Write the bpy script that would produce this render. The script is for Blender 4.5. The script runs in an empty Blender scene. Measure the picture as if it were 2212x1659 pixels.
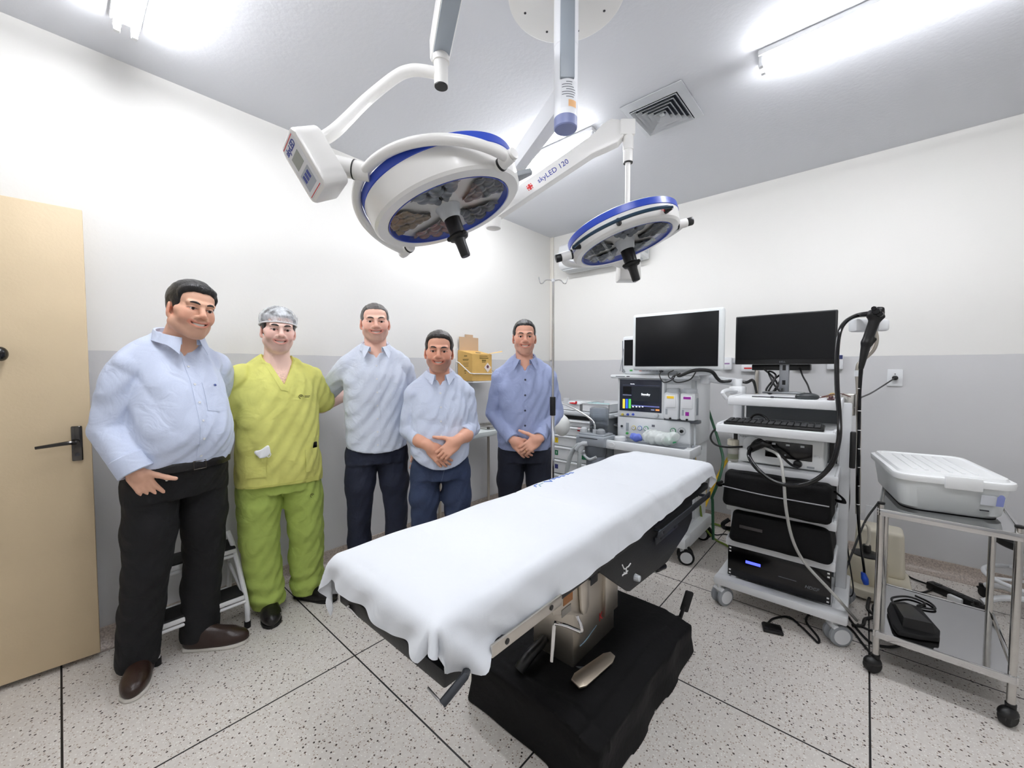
import bpy, bmesh, math, random
import numpy as np
from mathutils import Vector, Matrix, Euler, Quaternion
from mathutils.bvhtree import BVHTree
random.seed(7)
C = bpy.context.scene.collection
PI = math.pi
# ---------------------------------------------------------------- camera solve (survey of the photograph)
F = 865.0; CX, CY = 1106.0, 829.5; CAMH = 1.38
AZ = math.radians(41.5); PT = math.radians(2.28)
FWH = Vector((math.cos(AZ), math.sin(AZ), 0)); RT = Vector((math.sin(AZ), -math.cos(AZ), 0))
FW = Vector((FWH.x*math.cos(PT), FWH.y*math.cos(PT), -math.sin(PT)))
UP = Vector((FWH.x*math.sin(PT), FWH.y*math.sin(PT), math.cos(PT)))
EYE = Vector((0, 0, CAMH))
def ray(px, py): return FW + RT*((px-CX)/F) - UP*((py-CY)/F)
def aZ(px, py, z=0.0): r = ray(px, py); return EYE + r*((z-CAMH)/r.z)
def aU(px, py, u): r = ray(px, py); return EYE + r*(u/r.x)
def aV(px, py, v): r = ray(px, py); return EYE + r*(v/r.y)
def aD(px, py, d): return EYE + ray(px, py)*d
# ---------------------------------------------------------------- materials
def lin(c):
    def f(v):
        v = v/255.0
        return v/12.92 if v <= .04045 else ((v+.055)/1.055)**2.4
    return (f(c[0]), f(c[1]), f(c[2]), 1)
def inp(b, *names):
    for n in names:
        if n in b.inputs: return b.inputs[n]
MATS = {}
def mat(name, col=(200,200,200), rough=.5, metal=0, bump=0, bscale=60, var=0, vscale=8, coat=0, trans=0, alpha=1, emit=None, estr=0, attr=None, ior=1.45, stretch=None, sheen=0, spec=.5, wr=0, wscale=14):
    if name in MATS: return MATS[name]
    m = bpy.data.materials.new(name); m.use_nodes = True; MATS[name] = m
    nt = m.node_tree; N = nt.nodes; L = nt.links; b = N['Principled BSDF']
    c = lin(col); b.inputs['Base Color'].default_value = c
    b.inputs['Roughness'].default_value = rough; b.inputs['Metallic'].default_value = metal
    b.inputs['IOR'].default_value = ior
    inp(b, 'Specular IOR Level').default_value = spec
    if coat: inp(b, 'Coat Weight').default_value = coat; inp(b, 'Coat Roughness').default_value = .08
    if trans: inp(b, 'Transmission Weight').default_value = trans
    if sheen: inp(b, 'Sheen Weight').default_value = sheen; inp(b, 'Sheen Roughness').default_value = .5
    b.inputs['Alpha'].default_value = alpha
    if emit: inp(b, 'Emission Color').default_value = lin(emit); inp(b, 'Emission Strength').default_value = estr
    tc = N.new('ShaderNodeTexCoord'); src = tc.outputs['Object']
    if stretch:
        mp = N.new('ShaderNodeMapping'); mp.inputs['Scale'].default_value = stretch; L.new(src, mp.inputs[0]); src = mp.outputs[0]
    colsock = None
    if attr:
        a = N.new('ShaderNodeVertexColor'); a.layer_name = attr; colsock = a.outputs['Color']; L.new(colsock, b.inputs['Base Color'])
    if var:
        n = N.new('ShaderNodeTexNoise'); n.inputs['Scale'].default_value = vscale; n.inputs['Detail'].default_value = 5; L.new(src, n.inputs['Vector'])
        r = N.new('ShaderNodeMapRange'); r.inputs['To Min'].default_value = 1-var; r.inputs['To Max'].default_value = 1+var; r.inputs['From Min'].default_value = .3; r.inputs['From Max'].default_value = .7
        L.new(n.outputs['Fac'], r.inputs['Value'])
        mx = N.new('ShaderNodeMix'); mx.data_type = 'RGBA'; mx.blend_type = 'MULTIPLY'; mx.inputs[0].default_value = 1
        if colsock: L.new(colsock, mx.inputs[6])
        else: mx.inputs[6].default_value = c
        L.new(r.outputs[0], mx.inputs[7]); L.new(mx.outputs[2], b.inputs['Base Color'])
    nrm = None
    if wr:
        n0 = N.new('ShaderNodeTexNoise'); n0.inputs['Scale'].default_value = wscale; n0.inputs['Detail'].default_value = 2.5; n0.inputs['Distortion'].default_value = 1.2; L.new(src, n0.inputs['Vector'])
        b0 = N.new('ShaderNodeBump'); b0.inputs['Strength'].default_value = wr; b0.inputs['Distance'].default_value = .02
        L.new(n0.outputs['Fac'], b0.inputs['Height']); nrm = b0.outputs[0]; L.new(nrm, b.inputs['Normal'])
    if bump:
        n = N.new('ShaderNodeTexNoise'); n.inputs['Scale'].default_value = bscale; n.inputs['Detail'].default_value = 3; L.new(src, n.inputs['Vector'])
        bp = N.new('ShaderNodeBump'); bp.inputs['Strength'].default_value = bump; bp.inputs['Distance'].default_value = .01
        L.new(n.outputs['Fac'], bp.inputs['Height']); L.new(bp.outputs[0], b.inputs['Normal'])
        if nrm is not None: L.new(nrm, bp.inputs['Normal'])
    return m
# ---------------------------------------------------------------- mesh builder (world coordinates; f maps a local design into the world)
def fr(o, x=None, y=None, z=None):
    o = Vector(o)
    if z is not None and x is not None:
        z = Vector(z).normalized(); y = z.cross(Vector(x)).normalized(); x = y.cross(z)
    elif x is not None and y is not None:
        x = Vector(x).normalized(); z = x.cross(Vector(y)).normalized(); y = z.cross(x)
    elif z is not None:
        z = Vector(z).normalized(); t = Vector((1,0,0)) if abs(z.x) < .9 else Vector((0,1,0)); y = z.cross(t).normalized(); x = y.cross(z)
    else: x, y, z = Vector((1,0,0)), Vector((0,1,0)), Vector((0,0,1))
    m = Matrix.Identity(4)
    for i in range(3): m[i][0], m[i][1], m[i][2], m[i][3] = x[i], y[i], z[i], o[i]
    return m
def T(x, y=None, z=None): return Matrix.Translation(Vector(x) if y is None else Vector((x, y, z)))
def RZ(a): return Matrix.Rotation(a, 4, 'Z')
def RX(a): return Matrix.Rotation(a, 4, 'X')
def RY(a): return Matrix.Rotation(a, 4, 'Y')
def catmull(P, n=8, closed=False):
    P = [Vector(p) for p in P]
    if len(P) < 3: return P
    out = []; k = len(P); rng = range(k if closed else k-1)
    for i in rng:
        p0 = P[(i-1) % k] if closed or i > 0 else P[0]*2-P[1]
        p1 = P[i]; p2 = P[(i+1) % k]
        p3 = P[(i+2) % k] if closed or i+2 < k else P[-1]*2-P[-2]
        for j in range(n):
            t = j/n
            out.append(.5*((2*p1)+(p2-p0)*t+(2*p0-5*p1+4*p2-p3)*t*t+(3*p1-p0-3*p2+p3)*t**3))
    if not closed: out.append(P[-1])
    return out
class MB:
    def __init__(s, f=None): s.bm = bmesh.new(); s.f = f.copy() if f is not None else Matrix.Identity(4)
    def merge(s, tb, M=None):
        tb.transform(s.f @ M if M is not None else s.f)
        me = bpy.data.meshes.new('t'); tb.to_mesh(me); tb.free(); s.bm.from_mesh(me); bpy.data.meshes.remove(me); return s
    def raw(s, V, Fc, M=None):
        tb = bmesh.new(); vs = [tb.verts.new(v) for v in V]
        for f in Fc:
            try: tb.faces.new([vs[i] for i in f])
            except ValueError: pass
        bmesh.ops.recalc_face_normals(tb, faces=tb.faces); return s.merge(tb, M)
    def box(s, c, size, bev=0, M=None, seg=2):
        tb = bmesh.new(); bmesh.ops.create_cube(tb, size=1)
        for v in tb.verts: v.co = Vector((v.co.x*size[0], v.co.y*size[1], v.co.z*size[2]))
        if bev: bmesh.ops.bevel(tb, geom=tb.edges[:], offset=min(bev, min(size)*.49), segments=seg, affect='EDGES', profile=.5)
        Mt = Matrix.Translation(Vector(c)); return s.merge(tb, (M @ Mt) if M is not None else Mt)
    def b2(s, lo, hi, bev=0, M=None, seg=2):
        return s.box([(lo[i]+hi[i])/2 for i in range(3)], [abs(hi[i]-lo[i]) for i in range(3)], bev, M, seg)
    def tube(s, P, r, seg=10, n=6, smooth=True, closed=False, flat=None):
        P = [Vector(p) for p in P]; k0 = len(P)
        Q = catmull(P, n, closed) if smooth and k0 > 2 else P
        k = len(Q)
        if isinstance(r, (list, tuple)):
            R = [float(np.interp(i/(k-1)*(k0-1), range(k0), r)) for i in range(k)]
        else: R = [r]*k
        V = []; t0 = None; nrm = None
        for i in range(k):
            a = Q[i-1] if i > 0 else (Q[-1] if closed else Q[0]); b = Q[(i+1) % k] if (i < k-1 or closed) else Q[-1]
            t = (b-a).normalized()
            if nrm is None:
                h = Vector((0,0,1)) if abs(t.z) < .9 else Vector((1,0,0)); nrm = (h-t*h.dot(t)).normalized()
            else:
                nrm = nrm-t*nrm.dot(t); nrm = nrm.normalized() if nrm.length > 1e-6 else t.orthogonal().normalized()
            bn = t.cross(nrm)
            fl = flat if flat else 1
            for j in range(seg):
                an = 2*PI*j/seg; V.append(Q[i]+nrm*(math.cos(an)*R[i]*fl)+bn*(math.sin(an)*R[i]))
        Fc = []
        for i in range(k if closed else k-1):
            i2 = (i+1) % k
            for j in range(seg): Fc.append((i*seg+j, i*seg+(j+1) % seg, i2*seg+(j+1) % seg, i2*seg+j))
        if not closed: Fc += [tuple(range(seg)), tuple((k-1)*seg+j for j in range(seg))]
        return s.raw(V, Fc)
    def cyl(s, a, b, r, r2=None, seg=24, bev=0):
        a, b = Vector(a), Vector(b); L = (b-a).length; r2 = r if r2 is None else r2
        if bev: prof = [(0,0),(r-bev,0),(r-bev*.3,bev*.3),(r,bev),(r2,L-bev),(r2-bev*.3,L-bev*.3),(r2-bev,L),(0,L)]
        else: prof = [(0,0),(r,0),(r2,L),(0,L)]
        return s.lathe(prof, fr(a, z=b-a), seg)
    def lathe(s, prof, M=None, seg=32, sx=1, sy=1):
        V = []; Fc = []; rings = []
        for (r, z) in prof:
            if r < 1e-6: rings.append([len(V)]); V.append((0,0,z))
            else:
                rings.append(list(range(len(V), len(V)+seg)))
                for j in range(seg): a = 2*PI*j/seg; V.append((r*math.cos(a)*sx, r*math.sin(a)*sy, z))
        for A, B in zip(rings, rings[1:]):
            for j in range(seg):
                j2 = (j+1) % seg
                if len(A) == 1 and len(B) == 1: continue
                if len(A) == 1: Fc.append((A[0], B[j], B[j2]))
                elif len(B) == 1: Fc.append((A[j], A[j2], B[0]))
                else: Fc.append((A[j], A[j2], B[j2], B[j]))
        return s.raw(V, Fc, M)
    def prism(s, out, d, M=None, bev=0, z0=0):
        tb = bmesh.new(); n = len(out)
        vs = [tb.verts.new((p[0], p[1], z0)) for p in out]; f = tb.faces.new(vs)
        r = bmesh.ops.extrude_face_region(tb, geom=[f]); bmesh.ops.translate(tb, verts=[v for v in r['geom'] if isinstance(v, bmesh.types.BMVert)], vec=(0,0,d))
        bmesh.ops.recalc_face_normals(tb, faces=tb.faces)
        if bev: bmesh.ops.bevel(tb, geom=tb.edges[:], offset=bev, segments=2, affect='EDGES', profile=.5)
        return s.merge(tb, M)
    def sph(s, c, r, M=None, seg=16):
        tb = bmesh.new(); bmesh.ops.create_uvsphere(tb, u_segments=seg, v_segments=max(6, seg//2), radius=1)
        rr = r if isinstance(r, (tuple, list)) else (r, r, r)
        for v in tb.verts: v.co = Vector((v.co.x*rr[0], v.co.y*rr[1], v.co.z*rr[2]))
        Mt = Matrix.Translation(Vector(c)); return s.merge(tb, (M @ Mt) if M is not None else Mt)
    def surf(s, fn, nu, nv, th=0, M=None):
        P = [[Vector(fn(i/nu, j/nv)) for j in range(nv+1)] for i in range(nu+1)]
        V = [p for row in P for p in row]; w = nv+1
        Fc = [(i*w+j, (i+1)*w+j, (i+1)*w+j+1, i*w+j+1) for i in range(nu) for j in range(nv)]
        if th:
            tb = bmesh.new(); vs = [tb.verts.new(v) for v in V]
            for f in Fc: tb.faces.new([vs[i] for i in f])
            bmesh.ops.recalc_face_normals(tb, faces=tb.faces)
            bmesh.ops.solidify(tb, geom=tb.faces[:], thickness=th); return s.merge(tb, M)
        return s.raw(V, Fc, M)
    def mesh(s, name):
        me = bpy.data.meshes.new(name); s.bm.to_mesh(me); s.bm.free(); return me
def WM(o):
    m = Matrix.LocRotScale(o.location, o.rotation_euler, o.scale)
    return WM(o.parent) @ m if o.parent else m
def obj(name, mb, m, parent=None, sharp=35, smooth=True):
    me = mb.mesh(name) if isinstance(mb, MB) else mb
    o = bpy.data.objects.new(name, me); C.objects.link(o)
    if parent is not None:
        o.parent = parent; me.transform(WM(parent).inverted())
    else:
        co = np.empty(len(me.vertices)*3); me.vertices.foreach_get('co', co); co = co.reshape(-1, 3)
        lo, hi = co.min(0), co.max(0); c = Vector(((lo[0]+hi[0])/2, (lo[1]+hi[1])/2, lo[2]))
        me.transform(Matrix.Translation(-c)); o.location = c
    for mm in (m if isinstance(m, (list, tuple)) else [m]): me.materials.append(mm)
    if smooth:
        me.polygons.foreach_set('use_smooth', [True]*len(me.polygons))
        if sharp: me.set_sharp_from_angle(angle=math.radians(sharp))
    me.update(); return o
def tag(o, label, cat, group=None, kind=None):
    o['label'] = label; o['category'] = cat
    if group: o['group'] = group
    if kind: o['kind'] = kind
    return o
def thing(name, label, cat, loc=(0,0,0), rz=0, group=None):
    o = bpy.data.objects.new(name, None); C.objects.link(o); o.empty_display_size = .05
    o.location = loc; o.rotation_euler = (0, 0, rz); return tag(o, label, cat, group)
def struct(name, mb, m, parent=None):
    o = obj(name, mb, m, parent)
    if parent is None: o['kind'] = 'structure'
    return o
def lab(o, text): o['label'] = text; return o
def text(s, size, M, m, parent, name='lettering', align='CENTER', ext=.0006, sx=1, shear=0, bold=0):
    cu = bpy.data.curves.new('t', 'FONT'); cu.body = s; cu.size = size; cu.align_x = align; cu.align_y = 'CENTER'; cu.extrude = ext; cu.shear = shear; cu.offset = bold
    cu.resolution_u = 3
    to = bpy.data.objects.new('t', cu); C.objects.link(to)
    dg = bpy.context.evaluated_depsgraph_get(); me = bpy.data.meshes.new_from_object(to.evaluated_get(dg))
    bpy.data.objects.remove(to); bpy.data.curves.remove(cu)
    me.transform(M @ Matrix.Diagonal((sx, 1, 1, 1)))
    me.materials.clear(); return obj(name, me, m, parent, sharp=None, smooth=False)
# ---------------------------------------------------------------- implicit surfaces: soft bodies, cloth, hands, heads
class Field:
    def __init__(s, xs, ys, zs):
        s.a = [np.asarray(v, np.float32) for v in (xs, ys, zs)]; s.D = np.full([len(v) for v in s.a], .2, np.float32)
    def sub(s, lo, hi):
        ix = []
        for k in range(3):
            i0 = max(0, np.searchsorted(s.a[k], lo[k])-1); i1 = min(len(s.a[k]), np.searchsorted(s.a[k], hi[k])+1); ix.append((i0, i1))
        if any(b <= a for a, b in ix): return None
        sl = tuple(slice(a, b) for a, b in ix)
        return sl, s.a[0][sl[0]][:, None, None], s.a[1][sl[1]][None, :, None], s.a[2][sl[2]][None, None, :]
    def op(s, prim, k=.01, mode='u', pad=None):
        fn, lo, hi = prim; p = (k+.015) if pad is None else pad
        q = s.sub([v-p for v in lo], [v+p for v in hi])
        if q is None: return s
        sl, X, Y, Z = q; d = fn(X, Y, Z).astype(np.float32); D = s.D[sl]
        if mode == 'u':
            h = np.maximum(k-np.abs(D-d), 0)/k if k > 0 else 0; s.D[sl] = np.minimum(D, d)-h*h*k*.25
        elif mode == 's':
            d = -d; h = np.maximum(k-np.abs(D-d), 0)/k if k > 0 else 0; s.D[sl] = np.maximum(D, d)+h*h*k*.25
        return s
    def cut(s, fn, k=.002):
        X, Y, Z = s.a[0][:, None, None], s.a[1][None, :, None], s.a[2][None, None, :]
        s.D = np.maximum(s.D, np.broadcast_to(fn(X, Y, Z), s.D.shape).astype(np.float32)); return s
    def disp(s, fn, band=.03):
        i = np.nonzero(np.abs(s.D) < band)
        s.D[i] += fn(s.a[0][i[0]], s.a[1][i[1]], s.a[2][i[2]]).astype(np.float32); return s
    def mesh(s, name, M=None):
        D = s.D; D[0] = D[-1] = .2; D[:, 0] = D[:, -1] = .2; D[:, :, 0] = D[:, :, -1] = .2
        S = D < 0; n = D.shape
        cnt = np.zeros([v-1 for v in n], np.int8)
        for a in (0,1):
            for b in (0,1):
                for c in (0,1): cnt += S[a:n[0]-1+a, b:n[1]-1+b, c:n[2]-1+c]
        act = (cnt > 0) & (cnt < 8); I = np.nonzero(act); nv = len(I[0])
        idx = np.full(act.shape, -1, np.int32); idx[I] = np.arange(nv)
        P = np.zeros((nv, 3)); W = np.zeros(nv)
        cor = [(a,b,c) for a in (0,1) for b in (0,1) for c in (0,1)]
        for p in cor:
            for ax in range(3):
                if p[ax]: continue
                q = list(p); q[ax] = 1
                d0 = D[I[0]+p[0], I[1]+p[1], I[2]+p[2]]; d1 = D[I[0]+q[0], I[1]+q[1], I[2]+q[2]]
                m = (d0 < 0) != (d1 < 0); t = d0[m]/(d0[m]-d1[m])
                for k in range(3):
                    A = s.a[k]; b0 = A[I[k][m]+p[k]]; b1 = A[I[k][m]+q[k]]
                    P[m, k] += b0+(b1-b0)*t
                W[m] += 1
        P /= W[:, None]; quads = []
        for ax in range(3):
            o1, o2 = (ax+1) % 3, (ax+2) % 3
            s0 = [slice(None)]*3; s1 = [slice(None)]*3
            s0[ax] = slice(0, n[ax]-1); s1[ax] = slice(1, n[ax])
            for o in (o1, o2): s0[o] = slice(1, n[o]-1); s1[o] = slice(1, n[o]-1)
            A, B = S[tuple(s0)], S[tuple(s1)]
            for flip in (0, 1):
                E = np.nonzero(A & ~B if flip == 0 else ~A & B)
                if len(E[0]) == 0: continue
                def cell(d1, d2):
                    c = [None]*3; c[ax] = E[ax]; c[o1] = E[o1]+1-d1; c[o2] = E[o2]+1-d2; return idx[c[0], c[1], c[2]]
                q = np.stack([cell(1,1), cell(0,1), cell(0,0), cell(1,0)], 1)
                quads.append(q if flip == 0 else q[:, ::-1])
        Q = np.concatenate(quads)
        me = bpy.data.meshes.new(name); me.vertices.add(nv); me.vertices.foreach_set('co', P.astype(np.float32).ravel())
        me.loops.add(len(Q)*4); me.loops.foreach_set('vertex_index', Q.ravel().astype(np.int32))
        me.polygons.add(len(Q)); me.polygons.foreach_set('loop_start', np.arange(0, len(Q)*4, 4, dtype=np.int32))
        me.update(calc_edges=True); me.validate()
        s.P = P
        if M is not None: me.transform(M)
        return me
def v3(p): return [float(q) for q in p]
def cap(a, b, ra, rb=None):
    a, b = v3(a), v3(b); rb = ra if rb is None else rb; ab = [b[i]-a[i] for i in range(3)]; L = sum(q*q for q in ab)+1e-12
    def fn(X, Y, Z):
        t = np.clip(((X-a[0])*ab[0]+(Y-a[1])*ab[1]+(Z-a[2])*ab[2])/L, 0, 1)
        return np.sqrt((X-a[0]-ab[0]*t)**2+(Y-a[1]-ab[1]*t)**2+(Z-a[2]-ab[2]*t)**2)-(ra+(rb-ra)*t)
    m = max(ra, rb); return fn, [min(a[i], b[i])-m for i in range(3)], [max(a[i], b[i])+m for i in range(3)]
def ell(c, r, R=None):
    c = v3(c); Ri = np.array(R.to_3x3().transposed()) if R is not None else np.eye(3); m = max(r)
    def fn(X, Y, Z):
        x, y, z = X-c[0], Y-c[1], Z-c[2]
        p = [Ri[i][0]*x+Ri[i][1]*y+Ri[i][2]*z for i in range(3)] if R is not None else [x, y, z]
        k0 = np.sqrt((p[0]/r[0])**2+(p[1]/r[1])**2+(p[2]/r[2])**2); k1 = np.sqrt((p[0]/r[0]**2)**2+(p[1]/r[1]**2)**2+(p[2]/r[2]**2)**2)+1e-9
        return k0*(k0-1)/k1
    e = r if R is None else (m, m, m); return fn, [c[i]-e[i] for i in range(3)], [c[i]+e[i] for i in range(3)]
def rbx(c, h, rd, R=None):
    c = v3(c); Ri = np.array(R.to_3x3().transposed()) if R is not None else np.eye(3); m = math.sqrt(sum(q*q for q in h)) if R is not None else 0
    def fn(X, Y, Z):
        x, y, z = X-c[0], Y-c[1], Z-c[2]
        p = [Ri[i][0]*x+Ri[i][1]*y+Ri[i][2]*z for i in range(3)]
        q = [np.abs(p[i])-h[i]+rd for i in range(3)]
        return np.sqrt(np.maximum(q[0],0)**2+np.maximum(q[1],0)**2+np.maximum(q[2],0)**2)+np.minimum(np.maximum(np.maximum(q[0],q[1]),q[2]),0)-rd
    e = h if R is None else (m, m, m); return fn, [c[i]-e[i] for i in range(3)], [c[i]+e[i] for i in range(3)]
def loft(tab, e=2.3):
    """vertical trunk: rows (z, rx, ry, cx, cy)"""
    t = np.array(tab, float); zs = t[:, 0]; f = np.linspace(zs[0], zs[-1], 60)
    def sm(col):   # smooth interpolation
        d = np.gradient(t[:, col], zs); out = []
        for z in f:
            i = min(max(np.searchsorted(zs, z)-1, 0), len(zs)-2); h = zs[i+1]-zs[i]; u = (z-zs[i])/h
            out.append((2*u**3-3*u*u+1)*t[i, col]+(u**3-2*u*u+u)*h*d[i]+(-2*u**3+3*u*u)*t[i+1, col]+(u**3-u*u)*h*d[i+1])
        return np.array(out)
    S = [sm(c) for c in (1,2,3,4)]
    def fn(X, Y, Z):
        zc = np.clip(Z, zs[0], zs[-1]); rx, ry, cx, cy = [np.interp(zc.ravel(), f, q).reshape(zc.shape) for q in S]
        k = (np.abs((X-cx)/rx)**e+np.abs((Y-cy)/ry)**e)**(1/e)
        d = (k-1)*np.minimum(rx, ry)
        dz = np.maximum(zs[0]-Z, Z-zs[-1])
        return np.where(dz > 0, np.sqrt(np.maximum(d, 0)**2+dz**2), np.maximum(d, dz))
    mx = (t[:, 1]+np.abs(t[:, 3])).max(); my = (t[:, 2]+np.abs(t[:, 4])).max(); return fn, [-mx, -my, zs[0]], [mx, my, zs[-1]]
def ax(lo, hi, st, fine=()):
    out = [lo]
    while out[-1] < hi:
        z = out[-1]; h = st
        for a, b, f in fine:
            if a-1e-6 <= z < b: h = min(h, f)
        out.append(z+h)
    return out
def quick(prims, st, k=.008, pad=.02, disp=None, name='m', M=None, cuts=()):
    lo = [min(p[1][i] for p, *_ in prims)-pad for i in range(3)]; hi = [max(p[2][i] for p, *_ in prims)+pad for i in range(3)]
    f = Field(*[ax(lo[i], hi[i], st) for i in range(3)])
    for p, *o in prims: f.op(p, o[0] if o else k, o[1] if len(o) > 1 else 'u')
    if disp: f.disp(disp)
    for c in cuts: f.cut(c)
    return f.mesh(name, M)
EXPO = 0.8
# ================================================================ materials
WHITE = mat('white_enamel', (232,233,234), .3); WHITEP = mat('white_plastic', (228,230,232), .42)
CREAMP = mat('cream_plastic', (226,219,200), .4); GREYP = mat('grey_plastic', (150,154,158), .45)
LGREY = mat('light_grey_plastic', (196,200,203), .4); DGREY = mat('dark_grey_metal', (58,61,66), .38, .4)
BLACKP = mat('black_plastic', (8,8,9), .4); BLACKR = mat('black_rubber', (10,10,11), .65)
BLACKG = mat('black_gloss', (5,5,7), .16); STEEL = mat('stainless_steel', (198,196,192), .2, 1, var=.05, vscale=30)
CHROME = mat('chrome', (225,225,226), .08, 1); BRUSH = mat('brushed_steel', (186,180,170), .32, 1, bump=.05, bscale=40, stretch=(1,1,14))
BLUEB = mat('blue_band', (38,68,172), .3); BLUEL = mat('blue_lettering', (44,62,150), .5); REDL = mat('red_lettering', (205,52,52), .5)
GREYL = mat('grey_lettering', (110,114,120), .5); WHITEL = mat('white_lettering', (235,235,235), .5); DARKL = mat('dark_lettering', (45,45,50), .5)
# ================================================================ room shell
UW, VW, CE = 3.865, 2.81, 2.9; U0, V0 = -1.6, -2.0; STR = 1.466
def wall_mat(name, upc, loc):
    m = bpy.data.materials.new(name); m.use_nodes = True; nt = m.node_tree; N, L = nt.nodes, nt.links; b = N['Principled BSDF']
    g = N.new('ShaderNodeNewGeometry'); sp = N.new('ShaderNodeSeparateXYZ'); L.new(g.outputs['Position'], sp.inputs[0])
    nz = N.new('ShaderNodeTexNoise'); nz.inputs['Scale'].default_value = 14; L.new(g.outputs['Position'], nz.inputs['Vector'])
    a = N.new('ShaderNodeMath'); a.operation = 'MULTIPLY_ADD'; a.inputs[1].default_value = .006; L.new(nz.outputs['Fac'], a.inputs[0]); L.new(sp.outputs['Z'], a.inputs[2])
    c = N.new('ShaderNodeMath'); c.operation = 'GREATER_THAN'; c.inputs[1].default_value = STR+.003; L.new(a.outputs[0], c.inputs[0])
    mx = N.new('ShaderNodeMix'); mx.data_type = 'RGBA'; mx.inputs[6].default_value = lin(loc); mx.inputs[7].default_value = lin(upc); L.new(c.outputs[0], mx.inputs[0])
    L.new(mx.outputs[2], b.inputs['Base Color']); b.inputs['Roughness'].default_value = .55
    n2 = N.new('ShaderNodeTexNoise'); n2.inputs['Scale'].default_value = 55; n2.inputs['Detail'].default_value = 4; L.new(g.outputs['Position'], n2.inputs['Vector'])
    bp = N.new('ShaderNodeBump'); bp.inputs['Strength'].default_value = .12; bp.inputs['Distance'].default_value = .004; L.new(n2.outputs['Fac'], bp.inputs['Height']); L.new(bp.outputs[0], b.inputs['Normal'])
    return m
WALLM = wall_mat('two_tone_wall_paint', (232,231,227), (207,207,208))
CEILM = mat('ceiling_paint', (222,224,229), .7, bump=.1, bscale=45)
def floor_mat():
    m = bpy.data.materials.new('terrazzo'); m.use_nodes = True; nt = m.node_tree; N, L = nt.nodes, nt.links; b = N['Principled BSDF']
    g = N.new('ShaderNodeNewGeometry'); P = g.outputs['Position']
    def vor(sc, feat='F1'):
        v = N.new('ShaderNodeTexVoronoi'); v.inputs['Scale'].default_value = sc; v.feature = feat; L.new(P, v.inputs['Vector']); return v
    def mth(op, a, bb=None, cc=None):
        n = N.new('ShaderNodeMath'); n.operation = op
        for i, q in enumerate((a, bb, cc)):
            if q is None: continue
            if isinstance(q, (int, float)): n.inputs[i].default_value = q
            else: L.new(q, n.inputs[i])
        return n.outputs[0]
    def mix(f, a, bb):
        n = N.new('ShaderNodeMix'); n.data_type = 'RGBA'; L.new(f, n.inputs[0])
        for i, q in ((6, a), (7, bb)):
            if isinstance(q, tuple): n.inputs[i].default_value = q
            else: L.new(q, n.inputs[i])
        return n.outputs[2]
    n1 = N.new('ShaderNodeTexNoise'); n1.inputs['Scale'].default_value = 1.3; n1.inputs['Detail'].default_value = 3; L.new(P, n1.inputs['Vector'])
    n2 = N.new('ShaderNodeTexNoise'); n2.inputs['Scale'].default_value = 60; n2.inputs['Detail'].default_value = 5; L.new(P, n2.inputs['Vector'])
    base = mix(n2.outputs['Fac'], lin((200,193,186)), lin((232,228,221)))
    base = mix(mth('MULTIPLY', n1.outputs['Fac'], .25), base, lin((222,214,206)))
    # pale chips
    v0 = vor(150); s0 = N.new('ShaderNodeSeparateColor'); L.new(v0.outputs['Color'], s0.inputs[0])
    pale = mth('MULTIPLY', mth('LESS_THAN', v0.outputs['Distance'], .35), mth('GREATER_THAN', s0.outputs[0], .72))
    base = mix(pale, base, lin((240,238,233)))
    v1 = vor(120); s1 = N.new('ShaderNodeSeparateColor'); L.new(v1.outputs['Color'], s1.inputs[0])
    tan = mth('MULTIPLY', mth('LESS_THAN', v1.outputs['Distance'], .33), mth('GREATER_THAN', s1.outputs[1], .66))
    base = mix(tan, base, lin((168,152,138)))
    v2 = vor(82); s2 = N.new('ShaderNodeSeparateColor'); L.new(v2.outputs['Color'], s2.inputs[0])
    thr = mth('MULTIPLY_ADD', s2.outputs[2], .22, .1)
    dark = mth('MULTIPLY', mth('LESS_THAN', v2.outputs['Distance'], thr), mth('GREATER_THAN', s2.outputs[0], .62))
    base = mix(dark, base, mix(s2.outputs[1], lin((38,32,30)), lin((92,76,66))))
    sp = N.new('ShaderNodeSeparateXYZ'); L.new(P, sp.inputs[0]); dist = None
    for sock, vals in ((sp.outputs['X'], (-.924,-.034,.90,1.78,2.625,3.48)), (sp.outputs['Y'], (-1.82,-.93,-.046,.86,1.805))):
        for v in vals:
            d = mth('ABSOLUTE', mth('SUBTRACT', sock, v)); dist = d if dist is None else mth('MINIMUM', dist, d)
    line = mth('LESS_THAN', dist, .0034)
    base = mix(line, base, lin((26,24,24)))
    L.new(base, b.inputs['Base Color']); b.inputs['Roughness'].default_value = .42; inp(b, 'Specular IOR Level').default_value = .35
    return m
FLOORM = floor_mat()
def shell(name, lo, hi, m): return struct(name, MB().b2(lo, hi), m)
shell('floor', (U0-.1, V0-.1, -.1), (UW+.1, VW+.1, 0), FLOORM)
shell('ceiling', (U0-.1, V0-.1, CE), (UW+.1, VW+.1, CE+.1), CEILM)
shell('wall_left', (U0-.1, VW, 0), (UW+.1, VW+.1, CE), WALLM)
shell('wall_right', (UW, V0-.1, 0), (UW+.1, VW, CE), WALLM)
shell('wall_near', (U0-.1, V0-.1, 0), (UW, V0, CE), WALLM)
shell('wall_back', (U0-.1, V0, 0), (U0, VW, CE), WALLM)
def terr_mat():
    m = mat('terrazzo_cove', (172,160,150), .35, var=.35, vscale=120); return m
TERR = terr_mat()
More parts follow.
